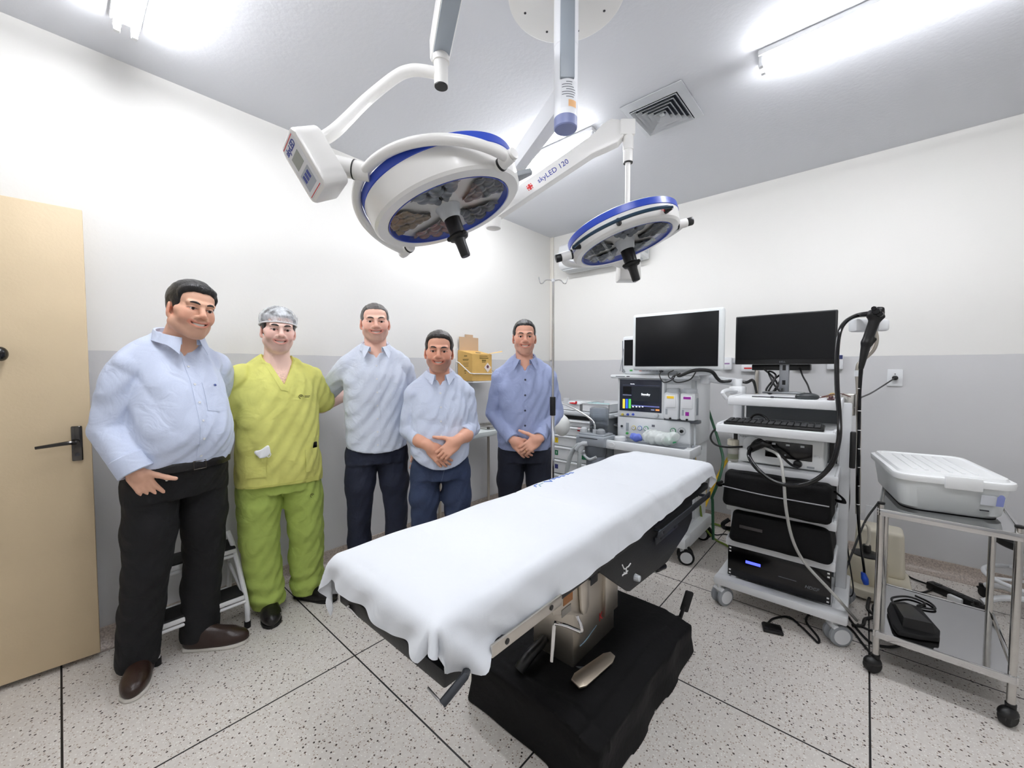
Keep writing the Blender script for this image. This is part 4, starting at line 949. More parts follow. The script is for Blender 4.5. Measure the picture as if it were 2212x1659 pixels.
# gas outlets and small boxes along the wall
def gasbox(v0, v1, z0, z1, label, top=None, txt=None, tc=None):
    t = thing('gas_outlet', label, 'gas outlet', (UW,(v0+v1)/2,z0), 0, 'medical gas outlets on the right wall')
    obj('box', MB().b2((UW-.035,v0,z0),(UW-.001,v1,z1),.008), WHITEP, t)
    if top: obj('colour_band', MB().b2((UW-.0365,v0+.004,z1-.035),(UW-.0345,v1-.004,z1-.006)), top, t)
    if txt: vm_ = (v0+v1)/2; zm_ = (z0+z1)/2; obj('printed_line', MB().b2((UW-.0365,vm_-(v1-v0)*.28,zm_-.006),(UW-.0345,vm_+(v1-v0)*.28,zm_+.006)), tc, t)
    return t
vs_ = lambda x, y: aU(x, y, UW-.02)
for (x0,x1,y0,y1,lb,tp,tx,tc) in ((1562,1581,772,799,'white gas outlet between the two monitors with a violet mark',None,'AR',mat('violet_print',(150,120,160),.5)),(1602,1631,788,803,'white gas outlet with red lettering below the black monitor',None,'VACUO',REDL),(1716,1752,783,799,'white gas outlet half hidden behind the neck of the black monitor',None,None,None),(1787,1821,766,798,'white gas outlet with a dark blue band right of the black monitor',mat('navy_band',(40,48,96),.5),None,None)):
    a, b = vs_(x1, y1), vs_(x0, y0); gasbox(min(a.y,b.y), max(a.y,b.y), min(a.z,b.z), max(a.z,b.z), lb, tp, tx, tc)
a, b = vs_(1566,786), vs_(1800,786)
tag(obj('wall_rail', MB().b2((UW-.012,.15,a.z+.005),(UW-.001,a.y,a.z+.02),.002), LGREY), 'thin grey rail on the right wall behind the monitors', 'rail')
pq = vs_(1635,800); tag(obj('wall_conduit', MB().b2((UW-.02,pq.y-.012,.6),(UW-.001,pq.y+.012,pq.z),.003), BRUSH), 'narrow metal conduit running down the right wall behind the cart', 'conduit')
# ================================================================ anaesthesia machine
AW = mat('machine_white', (228,231,233), .38); AG = mat('machine_grey', (158,164,170), .45)
an_ = thing('anaesthesia_machine', 'white anaesthesia machine with a lit screen, gauges and two vaporizers', 'anaesthesia machine', (3.2,1.22,0))
m = MB().b2((2.98,.93,.80),(3.45,1.50,1.305),.012); obj('upper_cabinet', m, AW, an_)
obj('lower_cabinet', MB().b2((2.92,.95,.20),(3.46,1.50,.80),.012), AW, an_)
for z in (.30,.46,.62): d = obj('drawer', MB().b2((2.905,.97,z),(2.925,1.48,z+.145),.006), AW, an_); obj('drawer_pull', MB().b2((2.893,1.10,z+.10),(2.908,1.35,z+.118),.004), LGREY, d)
obj('base', MB().b2((2.82,.90,.12),(3.48,1.53,.20),.02).b2((2.90,.895,.115),(3.40,1.0,.22),.02), AW, an_)
for x, y, yw in ((2.90,.925,2.0),(3.41,.95,1.5),(2.90,1.48,2.0),(3.41,1.48,1.2)): castor(an_, x, y, .055, BLACKR, WHITEP, yw, w=.032)
ts = obj('top_shelf', MB().b2((2.90,.895,1.300),(3.46,1.525,1.328),.010), AW, an_)
obj('printed_line', MB().b2((2.8985,1.40,1.312),(2.901,1.475,1.318)), GREYL, ts); obj('printed_line', MB().b2((2.8985,1.36,1.312),(2.901,1.385,1.3185)), DARKL, ts); obj('printed_line', MB().b2((2.8985,.96,1.311),(2.901,1.05,1.317)), LGREY, ts)
scn = obj('screen_unit', MB().b2((2.945,1.108,1.000),(2.99,1.482,1.300),.014), AW, an_)
SD = mat('machine_screen', (16,18,24), .2, emit=(30,34,46), estr=.5)
ds = obj('display', MB().b2((2.942,1.128,1.046),(2.947,1.462,1.290),.001), SD, scn)
UI = {}
def ui(name, c, e=1.0): return mat('ui_'+name, c, .4, emit=c, estr=e)
def dpt(px, py): p = aU(px, py, 2.941); return p.y, p.z
def drect(px0, py0, px1, py1, m, nm='screen_graphic'):
    a, b = dpt(px0, py0), dpt(px1, py1); return obj(nm, MB().b2((2.9408,min(a[0],b[0]),min(a[1],b[1])),(2.9425,max(a[0],b[0]),max(a[1],b[1]))), m, ds)
# screen crop scale: 1508 px = 200 photo px
cx_ = lambda x: 1320+x/7.54
cy_ = lambda y: 780+y/7.54
for r in (((190,385),(790,408),ui('bar',(58,64,84),.6)),((195,412),(330,535),ui('black',(6,7,9),.1)),((345,415),(790,670),ui('dark',(26,30,36),.4)),((335,712),(785,760),ui('strip',(84,90,140),.6)),
          ((190,615),(224,770),ui('amber',(196,170,60),.8)),((238,615),(272,770),ui('blue',(40,80,190),.8)),((286,615),(322,770),ui('green',(70,160,70),.8)),((725,786),(785,812),ui('orange',(226,130,70),.9)),((190,545),(330,560),ui('pale',(120,126,150),.6)),
          ((505,573),(622,578),ui('white',(220,224,230),.9)),((345,735),(370,752),ui('white',(220,224,230),.9)),((400,735),(425,752),UI or ui('white',(220,224,230),.9)),((450,735),(475,752),ui('white',(220,224,230),.9)),((500,735),(525,752),ui('white',(220,224,230),.9)),((650,786),(705,806),ui('pale',(120,126,150),.6))):
    drect(cx_(r[0][0]), cy_(r[0][1]), cx_(r[1][0]), cy_(r[1][1]), r[2])
y_, z_ = dpt(cx_(563), cy_(545)); text('Standby', .022, fr((2.9405,y_,z_), x=(0,-1,0), z=(-1,0,0)), ui('white',(220,224,230),.9), ds, bold=.0004)
y_, z_ = dpt(cx_(350), cy_(372)); text('Standby', .011, fr((2.9405,y_,z_), x=(0,-1,0), z=(-1,0,0)), ui('white',(220,224,230),.9), ds)
for x, c in ((190,(190,170,70)),(275,(60,80,170)),(362,(60,130,90))):
    p = aU(cx_(x), cy_(868), 2.945); obj('gas_knob', MB().cyl((2.947,p.y,p.z),(2.932,p.y,p.z),.010,.008,seg=18), mat('knob_%d'%c[0], c, .4), scn)
p = aU(cx_(745), cy_(885), 2.945); obj('rotary_knob', MB().cyl((2.947,p.y,p.z),(2.925,p.y,p.z),.017,.015,seg=24,bev=.003), LGREY, scn)
gp = obj('gauge_panel', MB().b2((2.950,.925,.835),(2.985,1.478,.998),.012), AW, an_)
def gauge(x, y, r, rim, needle=True, big=False):
    p = aU(cx_(x), cy_(y), 2.949); o = obj('gauge', MB().cyl((2.952,p.y,p.z),(2.944,p.y,p.z),r,seg=28,bev=.002), rim, gp)
    obj('dial', MB().cyl((2.9445,p.y,p.z),(2.9432,p.y,p.z),r*.74,seg=28), WHITEP, o)
    if needle: obj('needle', MB().tube([(2.9428,p.y,p.z),(2.9428,p.y+r*.3,p.z+r*.55)],.0012,6), DARKL, o)
gauge(370,1085,.018,mat('rim_amber',(196,184,110),.4)); gauge(470,1092,.019,mat('rim_blue',(110,140,190),.4)); gauge(570,1098,.019,mat('rim_green',(80,150,110),.4)); gauge(1012,1135,.021,mat('rim_green',(80,150,110),.4)); gauge(1152,1143,.029,LGREY)
p = aU(cx_(1152), cy_(1143), 2.94); obj('selector', MB().cyl((2.945,p.y,p.z),(2.925,p.y,p.z),.011,seg=18), BLACKP, gp)
p = aU(cx_(177), cy_(1058), 2.949); obj('small_port', MB().cyl((2.952,p.y,p.z),(2.942,p.y,p.z),.009,seg=16), DGREY, gp)
p, q = aU(cx_(245), cy_(1130), 2.949), aU(cx_(288), cy_(1005), 2.949); obj('flow_tube', MB().b2((2.944,q.y,p.z),(2.952,p.y,q.z),.002), AG, gp)
p = aU(cx_(250), cy_(1178), 2.93); obj('green_button', MB().cyl((2.95,p.y,p.z),(2.935,p.y,p.z),.009,seg=16), mat('button_green',(60,150,70),.4), gp)
p, q = aU(cx_(662), cy_(1070), 2.949), aU(cx_(712), cy_(1040), 2.949); obj('small_label', MB().b2((2.9488,q.y,p.z),(2.951,p.y,q.z)), mat('label_grey',(110,112,120),.5), gp)
tray = obj('work_tray', MB().b2((2.74,.865,.780),(2.99,1.50,.812),.012).b2((2.735,.855,.770),(2.765,1.51,.835),.010).b2((2.75,.855,.770),(2.98,.875,.835),.008).b2((2.75,1.495,.770),(2.98,1.512,.835),.008), AW, an_)
obj('tray_mat', MB().b2((2.77,.94,.811),(2.94,1.48,.816),.002), mat('tray_mat',(112,116,122),.6), tray)
obj('round_badge', MB(fr((2.7345,1.42,.803), x=(0,-1,0), z=(-1,0,0))).lathe([(0,0),(.027,0),(.025,.004),(0,.004)],seg=28,sy=.72), WHITEP, tray)
obj('cup_port', MB(T(2.90,1.435,.812)).lathe([(0,0),(.05,0),(.052,.01),(.046,.03),(.04,.033),(0,.033)],seg=28), WHITEP, tray)
obj('side_rail', MB().cyl((2.99,.905,.30),(2.99,.905,1.29),.008,seg=12).b2((2.98,.895,.42),(3.0,.93,.45)).b2((2.98,.895,1.2),(3.0,.93,1.23)), LGREY, an_)
obj('rail_clamp', MB().b2((2.965,.86,.80),(3.01,.92,.83),.004), GREYP, an_)
obj('vaporizer_bracket', MB().b2((2.955,.870,.985),(3.02,1.115,1.01),.006), mat('bracket_dark',(96,100,106),.4), an_)
def vap(y0, y1, label, c1, c2, style):
    t = thing('vaporizer', label, 'vaporizer', (2.93,(y0+y1)/2,1.01), 0, 'vaporizers on the anaesthesia machine')
    yc = (y0+y1)/2
    obj('body', MB().b2((2.905,y0,1.011),(3.0,y1,1.205),.014), AW, t)
    obj('dial', MB(T(2.955,yc,1.2)).lathe([(0,0),(.044,0),(.046,.006),(.044,.028),(.038,.034),(0,.034)],seg=36), LGREY, t)
    if style: obj('side_lever', MB().b2((2.93,y0-.006,1.05),(2.96,y0+.002,1.17),.003), AG, t)
    fpl = obj('front_plate', MB().b2((2.897,y0+.016,1.095),(2.907,y1-.016,1.19),.008), WHITEP, t)
    obj('colour_label', MB().b2((2.8955,y0+.028,1.162),(2.898,y1-.028,1.179)), c1, fpl)
    if style: obj('colour_square', MB().b2((2.9035,yc-.012,1.045),(2.906,yc+.012,1.072)), c1, t)
    obj('filler', MB().b2((2.898,yc-.020,1.10),(2.904,yc+.020,1.122),.003), LGREY, fpl)
    obj('level_glass', MB().b2((2.9035,y1-.03,1.045),(2.906,y1-.016,1.085)), AG, t)
    obj('drain_screw', MB().cyl((2.905,yc,1.018),(2.895,yc,1.018),.007,seg=12), BLACKP, t)
vap(.995,1.100,'white vaporizer with a yellow label on the anaesthesia machine',mat('vap_yellow',(240,196,40),.45),None,0)
vap(.880,.985,'white vaporizer with purple labels at the right of the anaesthesia machine',mat('vap_purple',(150,28,150),.45),None,1)
# patient monitor on top
pmn = thing('patient_monitor', 'patient monitor on top of the anaesthesia machine behind the white-framed screen', 'patient monitor', (3.0,1.25,1.329))
obj('housing', MB().b2((2.96,1.02,1.332),(3.14,1.455,1.63),.02), AW, pmn)
obj('screen', MB().b2((2.957,1.06,1.40),(2.962,1.435,1.60)), SCREEN, pmn)
for x, c in ((325,(80,170,90)),(478,(214,150,140)),(530,(150,150,156)),(582,(150,150,156)),(635,(150,150,156)),(690,(150,150,156)),(745,(150,150,156))):
    p = aU(cx_(x), cy_(153), 2.958); obj('key', MB().b2((2.956,p.y-.011,p.z-.006),(2.961,p.y+.011,p.z+.006),.002), mat('pm_key_%d'%c[0], c, .45), pmn)
p = aU(cx_(822), cy_(153), 2.955); obj('jog_dial', MB().cyl((2.962,p.y,p.z),(2.945,p.y,p.z),.014,seg=20), DGREY, pmn)
obj('module_side', MB().b2((3.0,1.455,1.345),(3.12,1.475,1.60),.006), mat('module_dark',(92,98,106),.45), pmn)
for i, (x, y) in enumerate(((233,175),(218,150))):
    p = aU(cx_(x), cy_(y), 2.98); obj('cable_port', MB().cyl((2.98,p.y,p.z),(2.95,p.y,p.z),.009,seg=14), GREYP, pmn)
cable('sensor_cable', 'thin grey sensor cables hanging at the left of the patient monitor', [(2.95,1.465,1.355),aU(1345,770,2.95),aU(1348,752,2.97),aU(1357,755,3.0)], .003, GREYP)
# silicone bag bundle and blue glove on the tray
BAGM = mat('clear_bag', (232,238,236), .15, alpha=.72, bump=.6, bscale=40)
B_ = lambda x, y, u: aU(cx_(x), cy_(y), u)
bb = quick([(ell(B_(680,1235,2.83), (.05,.075,.052)), .02),(ell(B_(900,1270,2.83), (.045,.07,.046)), .03),(ell(B_(1040,1225,2.83),(.03,.03,.03)),.03)], .005, disp=lambda X,Y,Z: folds(75,.004)(X,Y,Z)+folds(140,.0015)(X,Y,Z))
tag(obj('bag', bb, BAGM), 'crumpled clear plastic bag lying on the tray of the anaesthesia machine', 'plastic bag')
gm = quick([(ell(B_(960,1300,2.83),(.03,.042,.022)),.01)], .005, disp=folds(90,.004)); tag(obj('resuscitator_mask', gm, mat('green_rubber',(70,180,120),.35)), 'green soft item inside the clear bag on the machine tray', 'mask')
gl = quick([(ell(B_(420,1245,2.83),(.022,.045,.03)),.015),(cap(B_(400,1230,2.83),B_(340,1195,2.83),.018,.012),.015),(cap(B_(390,1255,2.83),B_(330,1235,2.82),.014,.010),.01)], .004, disp=folds(80,.003))
tag(obj('glove', gl, mat('blue_nitrile',(104,122,206),.45)), 'crumpled blue glove beside the clear bag on the machine tray', 'glove')
# breathing system
bs = thing('breathing_system', 'grey breathing absorber unit with canister at the left of the anaesthesia machine', 'breathing system', (2.78,1.59,.60))
obj('manifold', MB().b2((2.70,1.465,.775),(2.90,1.715,.855),.012).b2((2.72,1.48,.85),(2.88,1.70,.87),.008), AG, bs)
obj('manifold_slot', MB().b2((2.6985,1.52,.835),(2.702,1.68,.84)), DGREY, bs)
obj('canister_head', MB(T(2.79,1.585,.69)).lathe([(0,0),(.07,0),(.085,.02),(.088,.085),(0,.085)],seg=36), mat('absorber_grey',(104,110,118),.4), bs)
obj('canister', MB(T(2.79,1.585,.50)).lathe([(0,0),(.07,0),(.074,.02),(.074,.19),(0,.19)],seg=36), mat('canister_clear',(160,168,180),.25, trans=.3), bs)
obj('canister_latch', MB().tube([(2.70,1.64,.70),(2.695,1.585,.675),(2.70,1.53,.70)],.010,10), LGREY, bs)
obj('support_arm', MB().b2((2.86,1.52,.64),(2.95,1.60,.74),.01), AG, bs)
for y, r in ((1.675,.03),(1.525,.034)):
    obj('valve_dome', MB(T(2.76,y,.868)).lathe([(0,0),(r,0),(r*1.05,.015),(r*.9,.032),(r*.5,.042),(0,.044)],seg=26), LGREY if y > 1.6 else GREYP, bs)
obj('bellows_housing', MB(T(2.84,1.585,.868)).lathe([(.0,0),(.072,0),(.075,.01),(.075,.19),(.06,.2),(0,.2)],seg=36), mat('bellows_clear',(170,180,192),.15, trans=.75, alpha=.8), bs)
obj('bellows', MB(T(2.84,1.585,.87)).lathe([(0,0)]+[( .06 if k % 2 else .048, .004+.007*k) for k in range(9)]+[(0,.07)],seg=30), BLACKR, bs)
rod = [aU(1212,872,2.80),aU(1222,874,2.80),aU(1245,885,2.78),aU(1275,904,2.76),aU(1284,916,2.755),aU(1285,932,2.755)]
obj('bag_arm', MB().tube(rod, .0085, 12), CHROME, bs); obj('arm_socket', MB().cyl(aU(1285,928,2.755), aU(1285,948,2.755), .017, .019, seg=20), LGREY, bs)
bg = quick([(ell(aU(1214,919,2.76),(.062,.066,.090)),.02),(cap(aU(1213,896,2.76),aU(1212,874,2.80),.016,.012),.012)], .006, disp=folds(40,.0015))
tag(obj('breathing_bag', bg, mat('white_latex',(232,234,230),.45)), 'white inflated breathing bag hanging from the curved chrome arm', 'breathing bag')
HOSE = mat('corrugated_hose', (206,212,212), .35, trans=.25)
def corrug(name, label, pts, r):
    Q = catmull(pts, 14); R = [r*(1+.1*(i % 2)) for i in range(len(Q))]
    return tag(obj(name, MB().tube(Q, R, 12, smooth=False), HOSE), label, 'hose', 'corrugated breathing hoses')
corrug('breathing_hose', 'left white corrugated hose curving down in front of the drawer cart', [aU(1262,958,2.72),aU(1248,962,2.70),aU(1236,976,2.69),aU(1228,1000,2.68),aU(1224,1030,2.68),(2.66,1.72,.55),(2.64,1.6,.5)], .017)
corrug('breathing_hose', 'right white corrugated hose hanging straight down beside the absorber', [aU(1258,966,2.70),aU(1253,974,2.69),aU(1252,990,2.68),aU(1251,1020,2.68),(2.68,1.62,.52),(2.66,1.55,.5)], .016)
tag(obj('hose_elbow', MB().tube([aU(1270,958,2.71),aU(1258,960,2.70),aU(1245,972,2.69)],[.02,.022,.02],14).tube([aU(1258,962,2.70),aU(1253,975,2.69)],[.02,.019],14), LGREY), 'grey Y-shaped elbow joining the two corrugated hoses', 'hose connector')
# gas hoses
GH = mat('green_hose', (40,92,62), .45); YH = mat('yellow_hose', (226,186,50), .45)
ch = lambda n, l, p, r, mm: cable(n, l, p, r, mm, 'gas hose')
ch('gas_hose', 'dark green gas hose curving down the wall between machine and cart', [aU(1513,812,3.5),aU(1520,850,3.5),aU(1535,900,3.5),aU(1550,945,3.45),aU(1561,985,3.4),aU(1560,1010,3.35),aU(1550,1045,3.3),aU(1538,1075,3.3),(3.3,.86,.35),(3.3,.85,.06)], .0105, GH)
ch('gas_hose', 'yellow gas hose slanting down behind the green hose', [aU(1580,978,3.6),aU(1565,1003,3.6),aU(1545,1040,3.55),aU(1533,1068,3.5),aU(1520,1095,3.45),(3.5,.97,.4)], .0115, YH)
ch('gas_hose', 'short yellow hose hanging at the right edge of the machine tray', [aU(1499,970,3.02),aU(1501,990,3.03),aU(1504,1010,3.04),(3.1,.90,.55)], .009, YH)
YG = mat('earth_cable', (118,140,52), .45)
cable('earth_cable', 'yellow-green earth cable curving along the floor behind the table end', [aU(1512,1092,3.3),aZ(1520,1135,.15),aZ(1545,1165,.03),aZ(1575,1182,.012),(3.1,.55,.012),(3.2,.3,.012)], .008, YG)
cable('earth_cable', 'yellow and green cable arching from the machine foot to the equipment cart', [aZ(1515,1131,.012),aZ(1535,1130,.014),aZ(1560,1137,.014),aZ(1578,1146,.012),(3.35,.45,.012)], .009, YG)
cable('power_cable', 'black cord lying on the floor between the machine and the cart', [aZ(1520,1138,.01),aZ(1545,1155,.008),aZ(1580,1158,.008),(3.3,.4,.008)], .005)
# ================================================================ drawer cart with clutter
dc = thing('drawer_cart', 'white hospital drawer cart with coloured number tags behind the breathing hoses', 'drawer cart', (3.24,1.88,0))
obj('body', MB().b2((3.02,1.60,.13),(3.46,2.16,.965),.01), AG, dc)
obj('worktop', MB().b2((2.985,1.56,.962),(3.48,2.19,1.0),.012), LGREY, dc)
obj('side_shelf', MB().b2((3.04,1.40,.975),(3.40,1.57,.99),.008), LGREY, dc)
obj('gap_shade', MB().b2((3.0185,1.62,.925),(3.022,2.14,.955)), BLACKP, dc)  # black strip put in as the shade of the gap under the worktop
for k, (z0, z1) in enumerate(((.865,.92),(.78,.86),(.675,.775),(.55,.67),(.42,.545),(.15,.41))):
    d = obj('drawer', MB().b2((2.998,1.615,z0),(3.022,2.145,z1),.006), AW, dc)
    obj('drawer_lip', MB().b2((2.985,1.63,z1-.018),(3.0,2.13,z1-.006),.004), WHITEP, d)
def ctag(y0, y1, z0, z1, m, s=None, tc=None):
    o = obj('number_tag', MB().b2((2.9955,y0,z0),(2.999,y1,z1)), m, dc)
    if s: text(s, .03, fr((2.995,(y0+y1)/2,(z0+z1)/2), x=(0,-1,0), z=(-1,0,0)), tc, o)
TR, TY, TG, TN = mat('tag_red',(206,40,48),.5), mat('tag_yellow',(240,206,30),.5), mat('tag_green',(28,110,70),.5), mat('tag_navy',(32,34,86),.5)
ctag(1.845,1.885,.845,.857,TR); ctag(1.845,1.885,.828,.839,TR); ctag(1.79,1.835,.838,.848,mat('tag_pale_red',(200,120,124),.5))
ctag(2.09,2.125,.70,.745,TY,'2',DARKL); ctag(2.09,2.125,.585,.63,TG,'3',WHITEL); ctag(2.09,2.125,.46,.50,TN); ctag(1.79,1.86,.585,.62,TG)
obj('push_handle', MB().tube([(3.10,1.60,.90),(3.10,1.555,.90),(3.36,1.555,.90),(3.36,1.60,.90)],.010,10,smooth=False), CHROME, dc)
for x in (3.07,3.41):
    for y in (1.65,2.11): castor(dc, x, y, .055, GREYP, None, 1.2)
def openbox(name, label, lo, hi, m, cat='tray', th=.004, flare=0):
    t = MB(); (x0,y0,z0),(x1,y1,z1) = lo, hi
    t.b2((x0,y0,z0),(x1,y1,z0+th)).b2((x0,y0,z0),(x0+th,y1,z1)).b2((x1-th,y0,z0),(x1,y1,z1)).b2((x0,y0,z0),(x1,y0+th,z1)).b2((x0,y1-th,z0),(x1,y1,z1))
    t.b2((x0-.006,y0-.006,z1-.004),(x0+.006,y1+.006,z1)).b2((x1-.006,y0-.006,z1-.004),(x1+.006,y1+.006,z1)).b2((x0,y0-.006,z1-.004),(x1,y0+.006,z1)).b2((x0,y1-.006,z1-.004),(x1,y1+.006,z1))
    return tag(obj(name, t, m), label, cat)
openbox('organizer_tray', 'white plastic organizer tray on the drawer cart top near its right edge', (3.03,1.60,1.001),(3.42,1.86,1.075), WHITEP)
openbox('organizer_tray', 'lower white tray at the left on the drawer cart top', (3.03,1.88,1.001),(3.42,2.16,1.062), WHITEP)
tag(obj('packet', quick([(rbx((3.17,1.78,1.055),(.06,.08,.012),.008),0)], .005, disp=folds(60,.004)), mat('teal_packet',(176,214,216),.4)), 'pale teal sterile packet lying in the organizer tray', 'packet')
tag(obj('packet', quick([(rbx((3.2,2.0,1.05),(.07,.09,.016),.01),0)], .006, disp=folds(55,.004)), mat('white_packet',(226,230,232),.4)), 'white sterile packet lying in the left tray', 'packet')
rc = aU(1240,871,3.02); tag(obj('red_clip', MB(fr(rc, x=(0,-1,0), z=(0,0,1))).box((0,0,0),(.055,.018,.014),.005).box((.022,.0,.008),(.012,.02,.02),.004).cyl((-.045,0,0),(-.02,0,0),.005,seg=10), TR), 'small bright red clip on the front edge of the drawer cart trays', 'clip')
tag(obj('medicine_cup', MB(T(3.08,2.06,1.064)).lathe([(0,0),(.02,0),(.026,.04),(.024,.04),(.019,.003),(0,.003)],seg=20), WHITEP), 'small white cup standing in the left tray of the drawer cart', 'cup')
# ================================================================ IV stands
def ivstand(x, y, top, label, hook_len, floor=True, grip=None, base_z=0, r=.0125, yaw=0, sc=1):
    t = thing('iv_stand', label, 'IV stand', (x, y, base_z), 0)
    mid = grip[0] if grip else base_z+(top-base_z)*.55
    obj('lower_tube', MB().cyl((x,y,base_z+.10 if floor else base_z),(x,y,mid),r,seg=18), CHROME, t)
    obj('upper_rod', MB().cyl((x,y,mid),(x,y,top),r*.62,seg=14), STEEL, t)
    if grip: obj('height_grip', MB().cyl((x,y,grip[0]-.02),(x,y,grip[1]),r*1.45,seg=18,bev=.003), BLACKP, t)
    obj('cap', MB().cyl((x,y,top-.005),(x,y,top+.012),r*.9,seg=12), WHITEP, t)
    for s in (-1, 1):
        d = RT*s*hook_len
        P = [Vector((x,y,top))+d*q+Vector((0,0,z)) for q, z in ((0,0),(.3,.006),(.55,.004),(.75,-.014),(.92,-.012),(1.0,.012),(1.02,.025))]
        obj('hook', MB().tube(P, .0034*sc, 8), CHROME, t)
    if floor:
        obj('hub', MB().cyl((x,y,.07),(x,y,.13),.022,seg=20), CHROME, t)
        for k in range(5):
            a = yaw+k*2*PI/5; e = Vector((x+.26*math.cos(a), y+.26*math.sin(a), .06)); obj('leg', MB().tube([(x,y,.10), (x+.1*math.cos(a),y+.1*math.sin(a),.085), e],.011,10), CHROME, t); castor(t, e.x, e.y, .025, BLACKR, None, a, w=.012, fork=BLACKP)
    return t
ip = aD(1195, 607, 2.5)
ivstand(ip.x, ip.y, ip.z, 'chrome IV stand with a two-arm hook in front of the man in the blue shirt', .088, grip=(aD(1195,892,2.5).z, aD(1195,858,2.5).z), yaw=.35)
ivstand(3.35, 1.57, 1.545, 'thin IV pole clamped to the drawer cart near the machine', .035, floor=False, base_z=.60, r=.011, grip=(.86,.93), sc=.7)
# ================================================================ sharps box on its wall bracket
CARD = mat('yellow_card', (207,168,96), .65, var=.06, vscale=12); CARDI = mat('raw_card', (192,164,134), .75)
sb_ = thing('sharps_box', 'yellow cardboard sharps box with an open lid flap on the left wall bracket', 'sharps box', (2.5,2.7,1.26))
x0, x1, y0, y1 = 2.41, 2.655, 2.60, 2.80
SF = fr((x0, y1-.004, 1.268), x=(1,0,0), z=(0,0,1))
def sk(x, y, z): return (x, y-.004*0, z)
b = MB().raw([(x0,y1-.01,1.265),(x1,y1-.01,1.265),(x1,y0,1.265),(x0,y0,1.265),(x0,y1-.01,1.545),(x1,y1-.01,1.545),(x1,y0,1.505),(x0,y0,1.505)], [(0,1,2,3),(4,5,6,7),(0,1,5,4),(1,2,6,5),(2,3,7,6),(3,0,4,7)])
bo = obj('box_body', b, CARD, sb_, smooth=False)
obj('lid_flap', MB().b2((x0+.01,y1-.022,1.54),(x1-.0,y1-.016,1.665)).b2((x0+.08,y1-.024,1.66),(x1-.07,y1-.014,1.69)), CARDI, sb_, smooth=False)
obj('front_wing', MB().raw([(x1-.04,y0-.002,1.508),(x1+.07,y0-.075,1.53),(x1+.075,y0-.06,1.538),(x1,y0+.03,1.517)],[(0,1,2,3)]), CARD, sb_, smooth=False)
obj('deposit_hole', MB(fr((2.535,2.655,1.519), x=(1,0,0), z=(0,-.2,1))).lathe([(0,0),(.03,0),(.03,.0015),(0,.0015)],seg=24,sy=.6), DARKL, bo)
fy = y0-.001
OL = mat('olive_print', (112,92,36), .6)
for k_, (z, xa, xb, h) in enumerate(((1.488,2.50,2.60,.006),(1.470,2.50,2.61,.010),(1.448,2.53,2.58,.016),(1.432,2.53,2.575,.006))):
    obj('print_block', MB().b2((xa,fy-.0006,z-h/2),(xb,fy+.001,z+h/2)), OL, bo)
for k_, (z, ya, yb, h) in enumerate(((1.488,2.665,2.705,.010),(1.458,2.645,2.725,.006),(1.449,2.65,2.722,.005),(1.425,2.645,2.72,.0035),(1.413,2.65,2.715,.0035),(1.398,2.648,2.705,.0045),(1.355,2.675,2.705,.009),(1.335,2.68,2.70,.007))):
    obj('print_block', MB().b2((x0-.0008,ya,z-h/2),(x0+.001,yb,z+h/2)), OL, bo)
dm = MB(fr((2.60,fy-.001,1.385), x=(1,0,0), z=(0,-1,0))); 
obj('hazard_diamond', dm.prism([(-.045,0),(0,-.045),(.045,0),(0,.045)],.0008), mat('diamond_white',(226,214,206),.6), bo)
obj('hazard_symbol', MB(fr((2.60,fy-.002,1.392), x=(1,0,0), z=(0,-1,0))).lathe([(0,0),(.015,0),(.015,.0006),(0,.0006)],seg=20), mat('symbol_plum',(92,44,58),.6), bo)
br = thing('wall_bracket', 'white wire bracket and plate holding the sharps box on the left wall', 'bracket', (2.52,VW,1.24))
obj('wire', MB().tube([(2.40,VW-.004,1.44),(2.395,2.76,1.43),(2.395,2.61,1.335),(2.42,2.592,1.33),(2.70,2.592,1.325),(2.71,2.61,1.335),(2.71,2.76,1.43),(2.70,VW-.004,1.44)],.0045,8,smooth=False), WHITE, br)
obj('plate', MB().b2((2.42,2.60,1.25),(2.65,2.80,1.262)).b2((2.655,2.597,1.275),(2.75,2.603,1.325),.002).b2((2.40,2.80,1.25),(2.66,2.809,1.56)), WHITE, br)
# ================================================================ side table between the two men at the back
mt = thing('instrument_table', 'grey side table with a steel tray behind the two men near the corner', 'side table', (2.45,2.45,0))
a1 = aV(1062,930,2.52)
obj('tabletop', MB().b2((2.10,2.38,.80),(2.75,2.74,.845),.008), mat('table_pale',(196,202,200),.5), mt)
for x in (2.13,2.72):
    for y in (2.41,2.71): obj('leg', MB().cyl((x,y,0),(x,y,.80),.013,seg=14), BRUSH, mt)
tag(obj('steel_tray', MB().b2((2.45,2.44,.846),(2.70,2.66,.852)).b2((2.44,2.43,.85),(2.71,2.45,.872),.003).b2((2.44,2.65,.85),(2.71,2.67,.872),.003).b2((2.44,2.43,.85),(2.455,2.67,.872),.003).b2((2.695,2.43,.85),(2.71,2.67,.872),.003), STEEL), 'shallow steel tray on the side table between the two men', 'tray')
